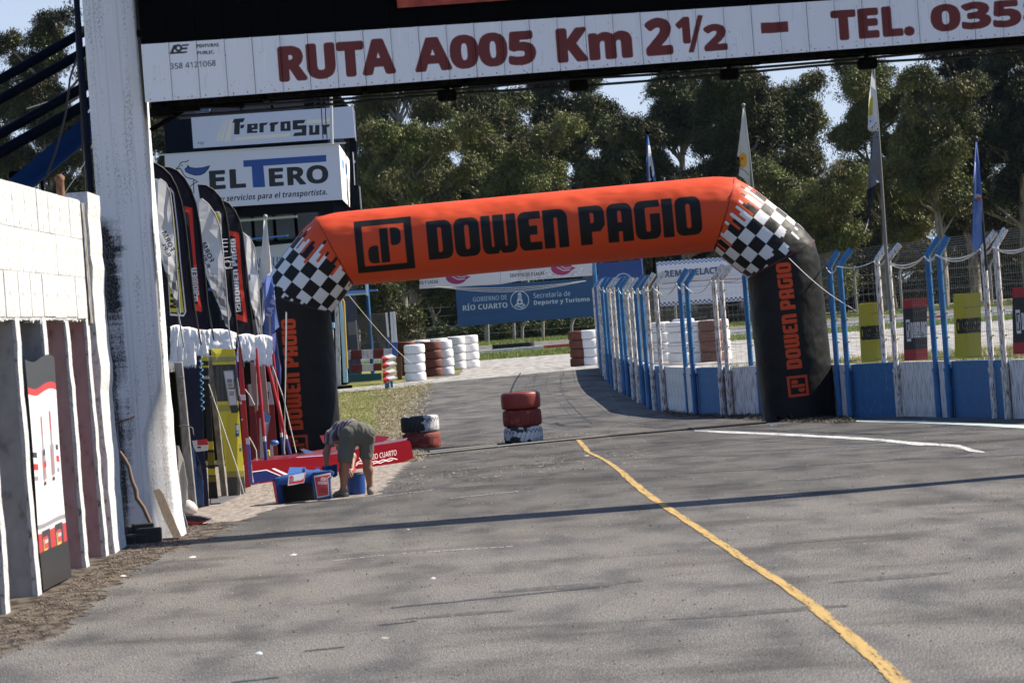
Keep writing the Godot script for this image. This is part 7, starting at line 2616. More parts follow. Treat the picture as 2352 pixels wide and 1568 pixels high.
func build_tyres():
	var r := 0.345
	var w := 0.3
	var mesh_a := tyre_mesh(r, w, true)
	var red := tread_mat("tyre_red", lin(0.16, 0.018, 0.012), lin(0.24, 0.045, 0.03), 0.0, 1)
	var whb := tread_mat("tyre_white_worn", lin(0.6, 0.6, 0.6), lin(0.42, 0.42, 0.42), 0.5, 2)
	var blk := tread_mat("tyre_black_white", lin(0.55, 0.55, 0.55), lin(0.4, 0.4, 0.4), 1.7, 3)
	var smooth_red := mat(lin(0.2, 0.02, 0.013), 0.5)
	var hole := mat(lin(0.01, 0.01, 0.01), 0.9)
	var one := func(where: Vector3, m: Material, turn: float, label: String, sc := 1.0, group := ""):
		var o := obj("tyre", mesh_a, m)
		o.position = where
		o.rotation.y = turn
		o.scale = Vector3.ONE * sc
		tag(o, label, "tyre", group)
		return o
	# the tall stack: two red on one white
	var b := pg("K", 1942, 868)
	var lx := [0.0, -0.012, -0.02]
	one.call(b + Vector3(0, 0.0, 0), whb, 1.4, "worn white tyre, the bottom one of the three-tyre stack on the asphalt", 1.0)
	one.call(b + Vector3(0.0, 0.302, 0), red, 2.0, "dark red tyre with grooved tread in the middle of the three-tyre stack")
	one.call(b + Vector3(-0.005, 0.604, 0.01), smooth_red, 0.4, "smooth red tyre on top of the three-tyre stack", 1.015)
	b = pg("K", 445, 955)
	one.call(b, red, 0.2, "dark red tyre under the black and white one by the red bodywork")
	one.call(b + Vector3(-0.01, 0.302, 0), blk, 0.9, "half black half white tyre on top of the shorter stack")
	# the far walls of tyres
	var white := worn("tyre_wall_white", 85, [[0.0, lin(0.2, 0.2, 0.2)], [0.18, lin(0.5, 0.5, 0.5)], [0.3, lin(0.66, 0.66, 0.66)], [1.0, lin(0.74, 0.74, 0.74)]], Vector3(1.2, 0.8, 1.2), 0.75, 5, 0.02)
	var brown := worn("tyre_wall_brown", 86, [[0.0, lin(0.06, 0.016, 0.008)], [0.6, lin(0.13, 0.036, 0.018)], [1.0, lin(0.2, 0.07, 0.04)]], Vector3(1.2, 0.8, 1.2), 0.75, 5, 0.02)
	var lv := ["bottom", "second", "third", "top"]
	var stacks := [["W", 545, 1118, "ws", "frontmost white stack of the left tyre wall"], ["W", 930, 1010, "bs", "brown stack of the left tyre wall"], ["W", 1190, 985, "ws", "white stack half hidden by the brown one"], ["W", 1478, 848, "ws", "white stack next to the rightmost of the left tyre wall"], ["W", 1778, 818, "ws", "rightmost white stack of the left tyre wall"], ["W", 1090, 905, "ws", "white stack behind the brown one in the left tyre wall"], ["W", 690, 945, "ws", "rear white stack seen over the frontmost stack"], ["W", 345, 985, "bs", "rear brown stack by the white and blue posts"],
		["N", 1090, 824, "bs", "dark red stack at the far end of the catch fence"], ["N", 1172, 818, "ws", "white stack beside the dark red one at the fence's end"],
		["G", 806, 1042, "ws", "leftmost white stack seen through the catch fence"], ["G", 960, 1046, "ws", "broad white stack second from left behind the catch fence"], ["G", 1135, 1046, "ws", "white stack between blue posts behind the catch fence"], ["G", 1240, 1040, "bs", "brown stack seen through the catch fence"], ["G", 1300, 1030, "ws", "rightmost white stack seen through the catch fence"], ["G", 1010, 1002, "ws", "rear white stack behind the catch fence"]]
	rng.seed = 31
	for s in stacks:
		var p := pg(s[0], s[1], s[2])
		var sc := 1.02
		if s[0] == "G":
			sc = 1.12
		for k in 4:
			var m: Material = brown if s[3][0] == "b" else white
			one.call(p + Vector3(rng.randf_range(-0.02, 0.02), k * 0.302 * sc * 1.06, rng.randf_range(-0.02, 0.02) - 0.36), m, rng.randf() * TAU, "%s tyre of the %s" % [lv[k], s[4]], sc * 1.06, "tyres of the far tyre walls")
	# half-buried black tyres along the far grass
	for i in 6:
		var p := pa("T", 1440 + i * 48, 606 - i * 3, 262.0)
		p.y = rise(262) - 0.02
		one.call(p, hole, 0.0, ["first", "second", "third", "fourth", "fifth", "last"][i] + " from left of the flat black tyres along the far grass", 1.0, "black tyres on the far grass")

# ================================================================ loose car bodywork by the man
func build_bodywork():
	var red := mat(lin(0.13, 0.004, 0.008), 0.25)
	var red_in := mat(lin(0.12, 0.004, 0.008), 0.4)
	# long red body lying on the ground
	var out := [[40, 712], [300, 694], [640, 664], [1000, 640], [1200, 610], [1660, 505], [1900, 470], [2110, 432], [2150, 440], [2176, 480], [2196, 600], [2214, 690], [2200, 712], [2000, 752], [1700, 806], [1430, 842], [1000, 880], [500, 965], [85, 1032], [60, 900]]
	var cv := canvas_over(out, 0.5, lin(0.13, 0.004, 0.008))
	var im: Image = cv[0]
	var tf: Transform2D = cv[1]
	poly(im, [vv([[40, 848], [245, 820], [520, 935], [500, 980], [60, 1050]])], lin(0.55, 0.55, 0.58), tf)
	poly(im, [vv([[40, 858], [240, 832], [470, 925], [460, 975], [60, 1050]])], lin(0.008, 0.014, 0.07), tf)
	poly(im, [vv([[310, 808], [352, 802], [530, 880], [524, 912]])], lin(0.55, 0.55, 0.58), tf)
	poly(im, [vv([[60, 1006], [700, 905], [700, 940], [60, 1060]])], lin(0.14, 0.005, 0.01), tf)
	poly(im, [vv([[880, 790], [960, 776], [950, 806], [880, 812]])], lin(0.06, 0.02, 0.1), tf)
	var wt := lin(0.62, 0.6, 0.6)
	text(im, "RIO CUARTO", 0, 0, 345, 72, wt, "regular", tf * Transform2D(Vector2(1, -0.19), Vector2(0.08, 1), Vector2(1634, 622)))
	line(im, [[1655, 722], [1700, 708], [1745, 716], [1800, 690], [1850, 694], [1910, 668], [1990, 684]], 11, wt, tf)
	line(im, [[1665, 746], [1720, 728], [1770, 734], [1830, 704], [1880, 710], [1930, 690]], 11, wt, tf)
	line(im, [[1436, 770], [1470, 740], [1530, 738]], 11, wt, tf)
	line(im, [[1440, 742], [1480, 712], [1528, 712]], 9, wt, tf)
	poly(im, [vv([[1640, 575], [1665, 560], [1675, 600], [1640, 612]])], wt, tf)
	line(im, [[1480, 660], [1500, 690], [1510, 710]], 8, wt, tf)
	var pl := pg("M", 85, 1032)
	var pr := pg("M", 2200, 712)
	var b := thing("car_body_panel", "long glossy red car body panel lying on the ground with white lettering at its end", "car body panel", pl * Vector3(1, 0, 1))
	var pm := printed(im, 0.5)
	pm.metallic_specular = 0.1
	obj("side", cutout("M", out, [-pl.z, -pr.z], 0.06, func(u, v): return -0.16 * (1.0 - v) * (1.0 - v), b.position), pm, b)
	# its upper edge folds back
	var st := mb()
	var prev := []
	for i in 11:
		var p := pa("M", lerpf(40, 2110, i / 10.0), [712, 700, 684, 664, 652, 630, 585, 535, 500, 470, 432][i], lerpf(-pl.z, -pr.z, i / 10.0)) - b.position + Vector3(0, 0, -0.15)
		var q := p + Vector3(0.02, 0.03, -0.5)
		if prev:
			quad(st, prev[1], q, p, prev[0])
		prev = [p, q]
	obj("top_fold", st, red, b)
	st = mb()
	var ln := []
	for i in 9:
		ln.append(pa("M", lerpf(640, 1200, i / 8.0), lerpf(662, 628, i / 8.0), lerpf(-pl.z, -pr.z, lerpf(0.3, 0.55, i / 8.0))) - b.position + Vector3(0, 0, -0.12))
	tube(st, ln, 0.008, 5)
	obj("trim_strip", st, mat(lin(0.4, 0.32, 0.5), 0.3), b)
	# more red pieces lying behind
	for q in [["red_splitter", [[255, 648], [560, 628], [700, 604], [1000, 556], [1220, 500], [1230, 560], [1000, 610], [600, 660], [260, 690]], [84.0, 89.0], "flat red strip of bodywork lying behind the long red panel", red_in], ["red_wing", [[948, 372], [1062, 364], [1250, 372], [1700, 370], [1886, 384], [1840, 430], [1760, 482], [1500, 500], [1100, 500], [1000, 470]], [90.5, 90.9], "red wing shaped panel lying behind the bent man", red], ["red_scrap", [[1380, 800], [1420, 786], [1436, 848], [1390, 860]], [71.0, 71.0], "small scrap of red bodywork in front of the blue bucket", mat(lin(0.45, 0.02, 0.02), 0.3)], ["dark_scrap", [[690, 560], [720, 552], [870, 590], [850, 606], [760, 600]], [86.0, 86.4], "dark blue strip lying on the red bodywork by the arch's foot", mat(lin(0.01, 0.03, 0.09), 0.4)]]:
		var r := box_of(q[1])
		var pos := pa("M", r.get_center().x, r.end.y, (q[2][0] + q[2][1]) * 0.5)
		var g := cutout("M", q[1], q[2], 0.25 if q[0] != "red_scrap" else 0.04, func(u, v): return -0.3 * (1.0 - v), pos)
		var o := obj(q[0], g, q[4])
		o.position = pos
		tag(o, q[3], "car body panel")
	# blue nose section standing on its two legs
	var nb := pg("M", 640, 1262)
	nb = Vector3(nb.x, 0, -68.6)
	var d := 68.6
	var n := thing("car_nose", "blue car nose section with red and white stickers standing on the ground by the man", "car body panel", nb)
	var blue := mat(lin(0.01, 0.035, 0.13), 0.35, 0.0, 0.3)
	var cc := func(pts: Array, dist: float, thick: float, bulge: Callable = no_bend) -> SurfaceTool:
		return cutout("M", pts, dist, thick, bulge, nb)
	obj("left_leg", cc.call([[322, 966], [350, 944], [400, 940], [446, 968], [446, 1040], [462, 1180], [478, 1296], [392, 1300], [368, 1230], [345, 1110]], d, 0.4, func(u, v): return -0.06 * (1.0 - v) * (1.0 - v) - 0.05 * u * u), blue, n)
	obj("red_edge", cc.call([[318, 980], [350, 982], [372, 1100], [398, 1270], [376, 1280], [345, 1120]], d - 0.004, 0.01, func(u, v): return -0.05 * (1.0 - v) * (1.0 - v) + 0.008), mat(lin(0.55, 0.03, 0.02), 0.4), n)
	var top := mb()
	var rows := []
	for j in 5:
		var f := j / 4.0
		var row := []
		for k in 9:
			var u := k / 8.0
			var lo := Vector2(lerpf(440, 870, u), lerpf(1035, 1000, u) - 22 * sin(u * PI))
			var hi := Vector2(lerpf(350, 1110, u), lerpf(944, 846, u))
			var back := Vector2(lerpf(440, 1130, u), lerpf(900, 838, u) - 20 * sin(u * PI))
			if f <= 0.5:
				var p := lo.lerp(hi, f * 2.0)
				row.append(pa("M", p.x, p.y, d + 0.04 + f * 0.12) - nb)
			else:
				var p := hi.lerp(back, f * 2.0 - 1.0)
				row.append(pa("M", p.x, p.y, d + 0.1 + (f - 0.5) * 1.0) - nb)
		rows.append(row)
	loft(top, rows, false, false, true)
	obj("shell", top, blue, n)
	obj("fin", cc.call([[545, 794], [640, 798], [748, 796], [760, 850], [620, 880], [524, 900], [532, 850]], d + 0.5, 0.03, func(u, v): return -0.2 * (1 - v)), mat(lin(0.06, 0.13, 0.36), 0.25), n)
	obj("cockpit_edge", cc.call([[745, 790], [768, 820], [860, 834], [930, 812], [968, 836], [1080, 838], [1136, 862], [1100, 880], [860, 872], [760, 866]], d + 0.45, 0.05, func(u, v): return -0.2 * (1 - v)), mat(lin(0.05, 0.11, 0.3), 0.3), n)
	var rl := [[848, 872], [880, 862], [1000, 850], [1084, 842], [1130, 862], [1134, 890], [1100, 930], [1086, 960], [1092, 1080], [1100, 1168], [1120, 1196], [1100, 1216], [934, 1236], [884, 1212], [866, 1100], [852, 960]]
	cv = canvas_over(rl, 1.2, lin(0.01, 0.036, 0.135))
	im = cv[0]
	tf = cv[1]
	poly(im, [vv([[876, 906], [1102, 866], [1104, 912], [1064, 936], [1076, 1040], [1086, 1170], [924, 1202], [900, 1060]])], lin(0.62, 0.62, 0.62), tf)
	poly(im, [vv([[886, 926], [1092, 886], [1094, 906], [1056, 930], [1066, 1040], [1074, 1160], [930, 1186], [908, 1060]])], lin(0.62, 0.035, 0.02), tf)
	text(im, "ARTIN", 966, 926, 76, 46, lin(0.65, 0.6, 0.58), "heavy", tf)
	text(im, "MAQUINAS", 932, 980, 124, 46, lin(0.65, 0.6, 0.58), "heavy", tf)
	text(im, "Lekar", 948, 1044, 118, 86, lin(0.015, 0.01, 0.01), "regular", tf)
	obj("right_leg", cc.call(rl, d - 0.3, 0.45, func(u, v): return -0.07 * (1.0 - v) * (1.0 - v) - 0.05 * u * u), printed(im, 0.3), n)
	var stc := [[540, 902], [602, 892], [768, 860], [744, 1000], [700, 1004], [600, 1026], [528, 1036], [534, 960]]
	cv = canvas_over(stc, 1.2, lin(0.6, 0.6, 0.62))
	im = cv[0]
	poly(im, [vv([[548, 912], [590, 902], [606, 980], [700, 964], [740, 940], [752, 870], [764, 868], [738, 994], [540, 1022]])], lin(0.6, 0.04, 0.025), cv[1])
	poly(im, [vv([[560, 950], [606, 920], [612, 980], [570, 984]])], lin(0.2, 0.22, 0.26), cv[1])
	poly(im, [vv([[612, 884], [752, 864], [736, 952], [716, 944], [690, 962], [650, 952], [606, 974]])], lin(0.68, 0.68, 0.7), cv[1])
	obj("sticker", cc.call(stc, d - 0.02, 0.01, func(u, v): return -0.1 * (1.0 - v)), printed(im, 0.35), n)
	st = mb()
	box(st, Vector3(0, 0.16, -0.62), Vector3(0.5, 0.3, 0.05))
	obj("inner_panel", st, m_black, n)
	# blue crumpled piece under the man's hands
	var o := obj("blue_scrap", cutout("M", [[985, 770], [1100, 768], [1190, 745], [1196, 900], [1140, 930], [1100, 880], [990, 830]], 69.4, 0.06, func(u, v): return 0.05 * sin(u * 8.0) - 0.08 * (1.0 - v), pa("M", 1100, 930, 69.4)), mat(lin(0.01, 0.036, 0.13), 0.35))
	o.position = pa("M", 1100, 930, 69.4)
	tag(o, "crumpled blue piece of bodywork under the man's left hand", "car body panel")
	# bucket
	var bp := pg("M", 1448, 1166)
	var bu := thing("bucket", "blue plastic bucket standing between the man's legs", "bucket", Vector3(bp.x, 0, bp.z - 0.12))
	st = mb()
	lathe(st, [Vector2(0.0, 0.0), Vector2(0.112, 0.0), Vector2(0.118, 0.01), Vector2(0.124, 0.1), Vector2(0.128, 0.27), Vector2(0.131, 0.28)], 28)
	obj("body", st, mat(lin(0.01, 0.05, 0.23), 0.35), bu)
	st = mb()
	lathe(st, [Vector2(0.131, 0.278), Vector2(0.137, 0.284), Vector2(0.137, 0.298), Vector2(0.128, 0.302), Vector2(0.122, 0.29), Vector2(0.116, 0.12), Vector2(0.0, 0.11)], 28)
	obj("rim", st, mat(lin(0.02, 0.03, 0.04), 0.4), bu)
	st = mb()
	var hp := []
	for i in 9:
		var a := PI * i / 8.0
		hp.append(Vector3(cos(a) * 0.138, 0.29 - 0.01 * sin(a), sin(a) * 0.138))
	tube(st, hp, 0.004, 5)
	obj("handle", st, m_wire, bu)

# ================================================================ the bent man
func smin(a: float, b: float, k: float) -> float:
	var h := maxf(k - absf(a - b), 0.0) / k
	return minf(a, b) - h * h * k * 0.25
# bones: [from, to, radius, radius, flat end?]; meshed with surface nets
func flesh(bones: Array, cell: float, blend: float, uv_from := Vector3.ZERO, uv_dir := Vector3.ZERO, into: SurfaceTool = null, creases := 0.0) -> SurfaceTool:
	var lo := Vector3(1e9, 1e9, 1e9)
	var hi := -lo
	for b in bones:
		for e in 2:
			var r: float = b[2 + e] + cell * 3.0
			lo = lo.min(b[e] - Vector3(r, r, r))
			hi = hi.max(b[e] + Vector3(r, r, r))
	var n := Vector3i(((hi - lo) / cell).ceil()) + Vector3i(2, 2, 2)
	var f := PackedFloat32Array()
	f.resize(n.x * n.y * n.z)
	f.fill(0.5)
	for b in bones:
		var a: Vector3 = b[0]
		var ab: Vector3 = b[1] - b[0]
		var l2 := maxf(ab.length_squared(), 1e-9)
		var rm: float = maxf(b[2], b[3]) + blend + cell * 2.0
		var b0 := Vector3i(((a.min(b[1]) - Vector3(rm, rm, rm) - lo) / cell).floor()).max(Vector3i.ZERO)
		var b1 := Vector3i(((a.max(b[1]) + Vector3(rm, rm, rm) - lo) / cell).ceil()).min(n - Vector3i.ONE)
		var cut: bool = b.size() > 4 and b[4]
		var dir := ab.normalized()
		for z in range(b0.z, b1.z + 1):
			for y in range(b0.y, b1.y + 1):
				for x in range(b0.x, b1.x + 1):
					var p := lo + Vector3(x, y, z) * cell
					var t := clampf((p - a).dot(ab) / l2, 0, 1)
					var dd: float = (p - a - ab * t).length() - lerpf(b[2], b[3], t)
					if cut:
						dd = maxf(dd, (p - b[1]).dot(dir))
					var i := (z * n.y + y) * n.x + x
					f[i] = smin(f[i], dd, blend)
	var st := into if into else mb()
	st.set_smooth_group(0)
	var vert := {}
	var pos := PackedVector3Array()
	var sx := 1
	var sy := n.x
	var sz := n.x * n.y
	for z in n.z - 1:
		for y in n.y - 1:
			for x in n.x - 1:
				var i := z * sz + y * sy + x
				var v := [f[i], f[i + 1], f[i + sy], f[i + sy + 1], f[i + sz], f[i + sz + 1], f[i + sz + sy], f[i + sz + sy + 1]]
				var inside := 0
				for q in v:
					if q < 0.0: inside += 1
				if inside == 0 or inside == 8:
					continue
				var sum := Vector3.ZERO
				var cnt := 0
				for e in [[0, 1], [2, 3], [4, 5], [6, 7], [0, 2], [1, 3], [4, 6], [5, 7], [0, 4], [1, 5], [2, 6], [3, 7]]:
					var fa: float = v[e[0]]
					var fb: float = v[e[1]]
					if (fa < 0.0) != (fb < 0.0):
						var t := fa / (fa - fb)
						var pa_ := Vector3(e[0] & 1, (e[0] >> 1) & 1, (e[0] >> 2) & 1)
						var pb := Vector3(e[1] & 1, (e[1] >> 1) & 1, (e[1] >> 2) & 1)
						sum += pa_.lerp(pb, t)
						cnt += 1
				vert[i] = pos.size()
				pos.append(lo + (Vector3(x, y, z) + sum / cnt) * cell)
	var nor := PackedVector3Array()
	nor.resize(pos.size())
	var faces := []
	for i in vert:
		var x: int = i % n.x
		var y: int = (i / n.x) % n.y
		var z: int = i / sz
		for ax in 3:
			var s1: int = [sy, sz, sx][ax]
			var s2: int = [sz, sx, sy][ax]
			var s0: int = [sx, sy, sz][ax]
			if (ax == 0 and (y == 0 or z == 0)) or (ax == 1 and (z == 0 or x == 0)) or (ax == 2 and (x == 0 or y == 0)):
				continue
			var fa := f[i]
			var fb := f[i + s0]
			if (fa < 0.0) == (fb < 0.0):
				continue
			if not (vert.has(i - s1) and vert.has(i - s2) and vert.has(i - s1 - s2)):
				continue
			var q := [vert[i], vert[i - s1], vert[i - s1 - s2], vert[i - s2]]
			if fa < 0.0:
				q.reverse()
			faces.append(q)
			var nn := (pos[q[2]] - pos[q[0]]).cross(pos[q[1]] - pos[q[3]])
			for k in q:
				nor[k] += nn
	if creases > 0.0:      # folds of cloth
		var nz := FastNoiseLite.new()
		nz.seed = 23
		nz.frequency = 7.0
		nz.fractal_octaves = 2
		for k in pos.size():
			pos[k] += nor[k].normalized() * creases * (absf(nz.get_noise_3dv(pos[k] * Vector3(1.6, 0.6, 1.0))) * 2.0 - 0.6)
		nor.fill(Vector3.ZERO)
		for q in faces:
			var nn := (pos[q[2]] - pos[q[0]]).cross(pos[q[1]] - pos[q[3]])
			for k in q:
				nor[k] += nn
	for q in faces:
		for k in [q[0], q[1], q[2], q[0], q[2], q[3]]:
			st.set_normal(nor[k].normalized())
			var along_ := (pos[k] - uv_from).dot(uv_dir)
			st.set_uv(Vector2(0.5, along_))
			st.add_vertex(pos[k])
	return st
func build_person():
	var D := 69.5
	var o := pg("M", 1440, 1170)
	o = Vector3(o.x, 0, -D - 0.15)
	var j := func(x: float, y: float, dd: float) -> Vector3:
		return pa("M", x, y, D + dd) - o
	var hip_l: Vector3 = j.call(1350, 400, 0.02)
	var hip_r: Vector3 = j.call(1575, 385, 0.1)
	var knee_l: Vector3 = j.call(1285, 735, -0.02)
	var knee_r: Vector3 = j.call(1585, 690, 0.12)
	var ank_l: Vector3 = j.call(1268, 1080, 0.06)
	var ank_r: Vector3 = j.call(1632, 1050, 0.2)
	ank_l.y = 0.085
	ank_r.y = 0.085
	var heel_l := ank_l + Vector3(0.03, -0.045, 0.05)
	var ball_l := ank_l + Vector3(-0.09, -0.055, -0.1)
	var toe_l := ank_l + Vector3(-0.13, -0.058, -0.16)
	var heel_r := ank_r + Vector3(0.0, -0.045, 0.055)
	var ball_r := ank_r + Vector3(0.03, -0.055, -0.12)
	var toe_r := ank_r + Vector3(0.045, -0.058, -0.18)
	var pel: Vector3 = j.call(1470, 345, 0.06)
	var waist: Vector3 = j.call(1380, 300, 0.2)
	var chest: Vector3 = j.call(1240, 330, 0.34)
	var neck: Vector3 = j.call(1165, 420, 0.42)
	var head: Vector3 = j.call(1235, 475, 0.58)
	var sh_l: Vector3 = j.call(1110, 372, 0.26)
	var sh_r: Vector3 = j.call(1270, 420, 0.5)
	var el_l: Vector3 = j.call(1045, 600, 0.2)
	var wr_l: Vector3 = j.call(1050, 800, 0.12)
	var el_r: Vector3 = j.call(1400, 650, 0.42)
	var wr_r: Vector3 = j.call(1385, 820, 0.24)
	var t := thing("person", "man in striped shirt and olive shorts bending down over blue bodywork", "person", o)
	var skin := mat(lin(0.24, 0.12, 0.075), 0.55)
	# one continuous body
	var st := flesh([[hip_l, knee_l, 0.085, 0.058], [knee_l, knee_l.lerp(ank_l, 0.35), 0.054, 0.06], [knee_l.lerp(ank_l, 0.35), ank_l, 0.06, 0.036], [hip_r, knee_r, 0.085, 0.058], [knee_r, knee_r.lerp(ank_r, 0.35), 0.054, 0.06], [knee_r.lerp(ank_r, 0.35), ank_r, 0.06, 0.036],
		[hip_l, hip_r, 0.095, 0.095], [pel, waist, 0.12, 0.11], [waist, chest, 0.115, 0.135], [chest, neck, 0.12, 0.055], [neck, head, 0.056, 0.06], [sh_l, sh_r, 0.06, 0.06], [sh_l, el_l, 0.052, 0.041], [el_l, wr_l, 0.041, 0.028], [sh_r, el_r, 0.052, 0.041], [el_r, wr_r, 0.041, 0.028],
		[ank_l, heel_l, 0.038, 0.034], [ank_l, ball_l, 0.036, 0.032], [ank_r, heel_r, 0.038, 0.034], [ank_r, ball_r, 0.036, 0.032]], 0.014, 0.045)
	# head: skull, jaw, nose, ears
	var fd := (head - neck).normalized()
	var face := (Vector3(-0.35, -0.9, 0.1) - fd * Vector3(-0.35, -0.9, 0.1).dot(fd)).normalized()
	var sidev := fd.cross(face).normalized()
	var crown := head + fd * 0.09
	flesh([[head + fd * 0.02 - face * 0.01, crown - fd * 0.02, 0.076, 0.084], [head + fd * 0.0 + face * 0.05, head + fd * 0.06 + face * 0.035, 0.045, 0.06], [head + fd * 0.045 + face * 0.09, head + fd * 0.02 + face * 0.108, 0.012, 0.016], [head + fd * 0.045 + sidev * 0.078, head + fd * 0.02 + sidev * 0.08, 0.016, 0.012], [head + fd * 0.045 - sidev * 0.078, head + fd * 0.02 - sidev * 0.08, 0.016, 0.012], [head + face * 0.085 + fd * -0.012 - sidev * 0.02, head + face * 0.085 + fd * -0.012 + sidev * 0.02, 0.011, 0.011]], 0.006, 0.02, Vector3.ZERO, Vector3.ZERO, st)
	# hands: palm, four bent fingers, a thumb from the side
	for h in [[wr_l, (wr_l - el_l).normalized(), Vector3(1, 0, -0.4)], [wr_r, (wr_r - el_r).normalized(), Vector3(-1, 0, -0.5)]]:
		var w: Vector3 = h[0]
		var dn: Vector3 = h[1]
		var nrm: Vector3 = (h[2] - dn * dn.dot(h[2])).normalized()
		var acr := dn.cross(nrm).normalized()
		var bones := [[w - dn * 0.02, w + dn * 0.03, 0.027, 0.026]]
		for k in 4:
			var off: float = (k - 1.5) * 0.02
			var root: Vector3 = w + dn * 0.085 + acr * off
			var ll: float = [0.062, 0.072, 0.067, 0.052][k]
			bones.append([w + dn * 0.025 + acr * off * 0.7, root, 0.014, 0.0115])
			var k1 := root + (dn * 0.85 + nrm * 0.5).normalized() * ll * 0.5
			var k2 := k1 + (dn * 0.3 + nrm * 0.95).normalized() * ll * 0.32
			var k3 := k2 + (nrm * 0.9 - dn * 0.4).normalized() * ll * 0.25
			bones.append([root, k1, 0.0098, 0.0092])
			bones.append([k1, k2, 0.0092, 0.0086])
			bones.append([k2, k3, 0.0086, 0.0078])
		var tb := w + dn * 0.03 + acr * -0.026
		var t1 := tb + (dn * 0.6 - acr * 0.7 + nrm * 0.3).normalized() * 0.04
		bones.append([tb, t1, 0.014, 0.011])
		bones.append([t1, t1 + (dn * 0.8 + nrm * 0.6).normalized() * 0.034, 0.0105, 0.009])
		flesh(bones, 0.0035, 0.01, Vector3.ZERO, Vector3.ZERO, st)
	obj("body", st, skin, t)
	var hair := flesh([[crown - face * 0.03, head + fd * 0.02 - face * 0.06, 0.078, 0.05], [crown + face * 0.02 + fd * 0.012, crown - face * 0.04, 0.072, 0.078]], 0.009, 0.02)
	obj("hair", hair, mat(lin(0.07, 0.065, 0.06), 0.9), t)
	# eyes
	var ey := mb()
	for s in [-1, 1]:
		var c: Vector3 = head + fd * 0.05 + face * 0.084 + sidev * 0.03 * s
		lathe(ey, [Vector2(0.0, -0.009), Vector2(0.009, 0.0), Vector2(0.0, 0.009)], 8, c)
	obj("eye", ey, mat(lin(0.3, 0.3, 0.3), 0.3), t)
	# shirt: stripes run round the back
	var im := canvas(8, 512, lin(0.1, 0.085, 0.1))
	for i in 13:
		var y := i * 512.0 / 13.0
		rect(im, 0, y, 8, 14, lin(0.3, 0.25, 0.26))
		rect(im, 0, y + 22, 8, 4, lin(0.018, 0.02, 0.045))
	var sdir := (chest - pel).normalized()
	var sm := printed(im, 0.95, 0.2)
	sm.texture_repeat = true
	sm.uv1_scale = Vector3(1, 1.25, 1)
	var shirt := flesh([[pel.lerp(waist, 0.6) + Vector3(0, 0.01, 0), waist + Vector3(0, 0.012, 0), 0.128, 0.132], [waist + Vector3(0, 0.012, 0), chest + Vector3(0, 0.01, 0), 0.13, 0.148], [chest, chest.lerp(neck, 0.7), 0.14, 0.085], [sh_l, sh_r, 0.078, 0.078], [chest.lerp(sh_l, 0.4), sh_l, 0.1, 0.078], [sh_l, sh_l.lerp(el_l, 0.55), 0.074, 0.07, true], [sh_r, sh_r.lerp(el_r, 0.55), 0.074, 0.07, true]], 0.012, 0.05, pel, sdir, null, 0.008)
	obj("striped_shirt", shirt, sm, t)
	# shorts: flat hems above the knee
	var khaki := worn("khaki", 96, [[0.0, lin(0.09, 0.086, 0.067)], [0.5, lin(0.11, 0.106, 0.084)], [1.0, lin(0.13, 0.125, 0.1)]], Vector3(3, 3, 3), 0.95, 4, 0.03)
	var hem_l := hip_l.lerp(knee_l, 0.98)
	var hem_r := hip_r.lerp(knee_r, 0.92)
	var up := Vector3(0, 0.02, 0)
	var shorts := flesh([[hip_l + up, hem_l, 0.118, 0.096, true], [hip_r + up, hem_r, 0.12, 0.09, true], [hip_l + up * 1.6 + Vector3(0, 0, 0.02), hip_r + up * 1.6 + Vector3(0, 0, 0.02), 0.124, 0.122], [j.call(1400, 330, 0.06), j.call(1560, 320, 0.08), 0.118, 0.112], [pel + up, pel.lerp(waist, 0.75), 0.145, 0.137, true], [hip_l.lerp(hem_l, 0.5) + Vector3(-0.05, 0, 0.05), hip_l.lerp(hem_l, 0.72) + Vector3(-0.045, 0, 0.05), 0.062, 0.058]], 0.012, 0.05, Vector3.ZERO, Vector3.ZERO, null, 0.009)
	obj("shorts", shorts, khaki, t)
	var seam := mb()
	var sp := []
	for i in 7:
		sp.append(j.call(1470 + 12 * sin(i * 0.7) + i * 16, 215 + i * 26, -0.02 - 0.055 * sin((i + 1) / 8.0 * PI)))
	tube(seam, sp, 0.004, 5)
	obj("seat_seam", seam, mat(lin(0.05, 0.05, 0.04), 0.9), t)
	for q in [[[1350, 305], [1410, 296], [1500, 302], 0.012], [[1640, 330], [1680, 352], [1690, 372], 0.012]]:
		var pk := mb()
		var pp := []
		for k in 3:
			pp.append(j.call(q[k][0], q[k][1], -0.075))
		tube(pk, pp, q[3], 6)
		obj("pocket_flap", pk, khaki, t)
	# shoes
	var sole := mat(lin(0.2, 0.19, 0.17), 0.8)
	var leather := mat(lin(0.18, 0.165, 0.14), 0.8)
	for s in [[ank_l, heel_l, ball_l, toe_l], [ank_r, heel_r, ball_r, toe_r]]:
		var sh := flesh([[s[0] + Vector3(0, 0.012, 0), s[1] + Vector3(0, 0.01, 0), 0.046, 0.045], [s[0], s[2] + Vector3(0, 0.006, 0), 0.046, 0.045], [s[1], s[2], 0.04, 0.044], [s[2], s[3], 0.043, 0.034]], 0.008, 0.03)
		var so := obj("shoe", sh, leather, t)
		var sb := flesh([[s[1] + Vector3(0, -0.022, 0), s[2] + Vector3(0, -0.014, 0), 0.04, 0.046], [s[2] + Vector3(0, -0.014, 0), s[3] + Vector3(0, -0.008, 0), 0.046, 0.036]], 0.008, 0.02)
		obj("sole", sb, sole, so)

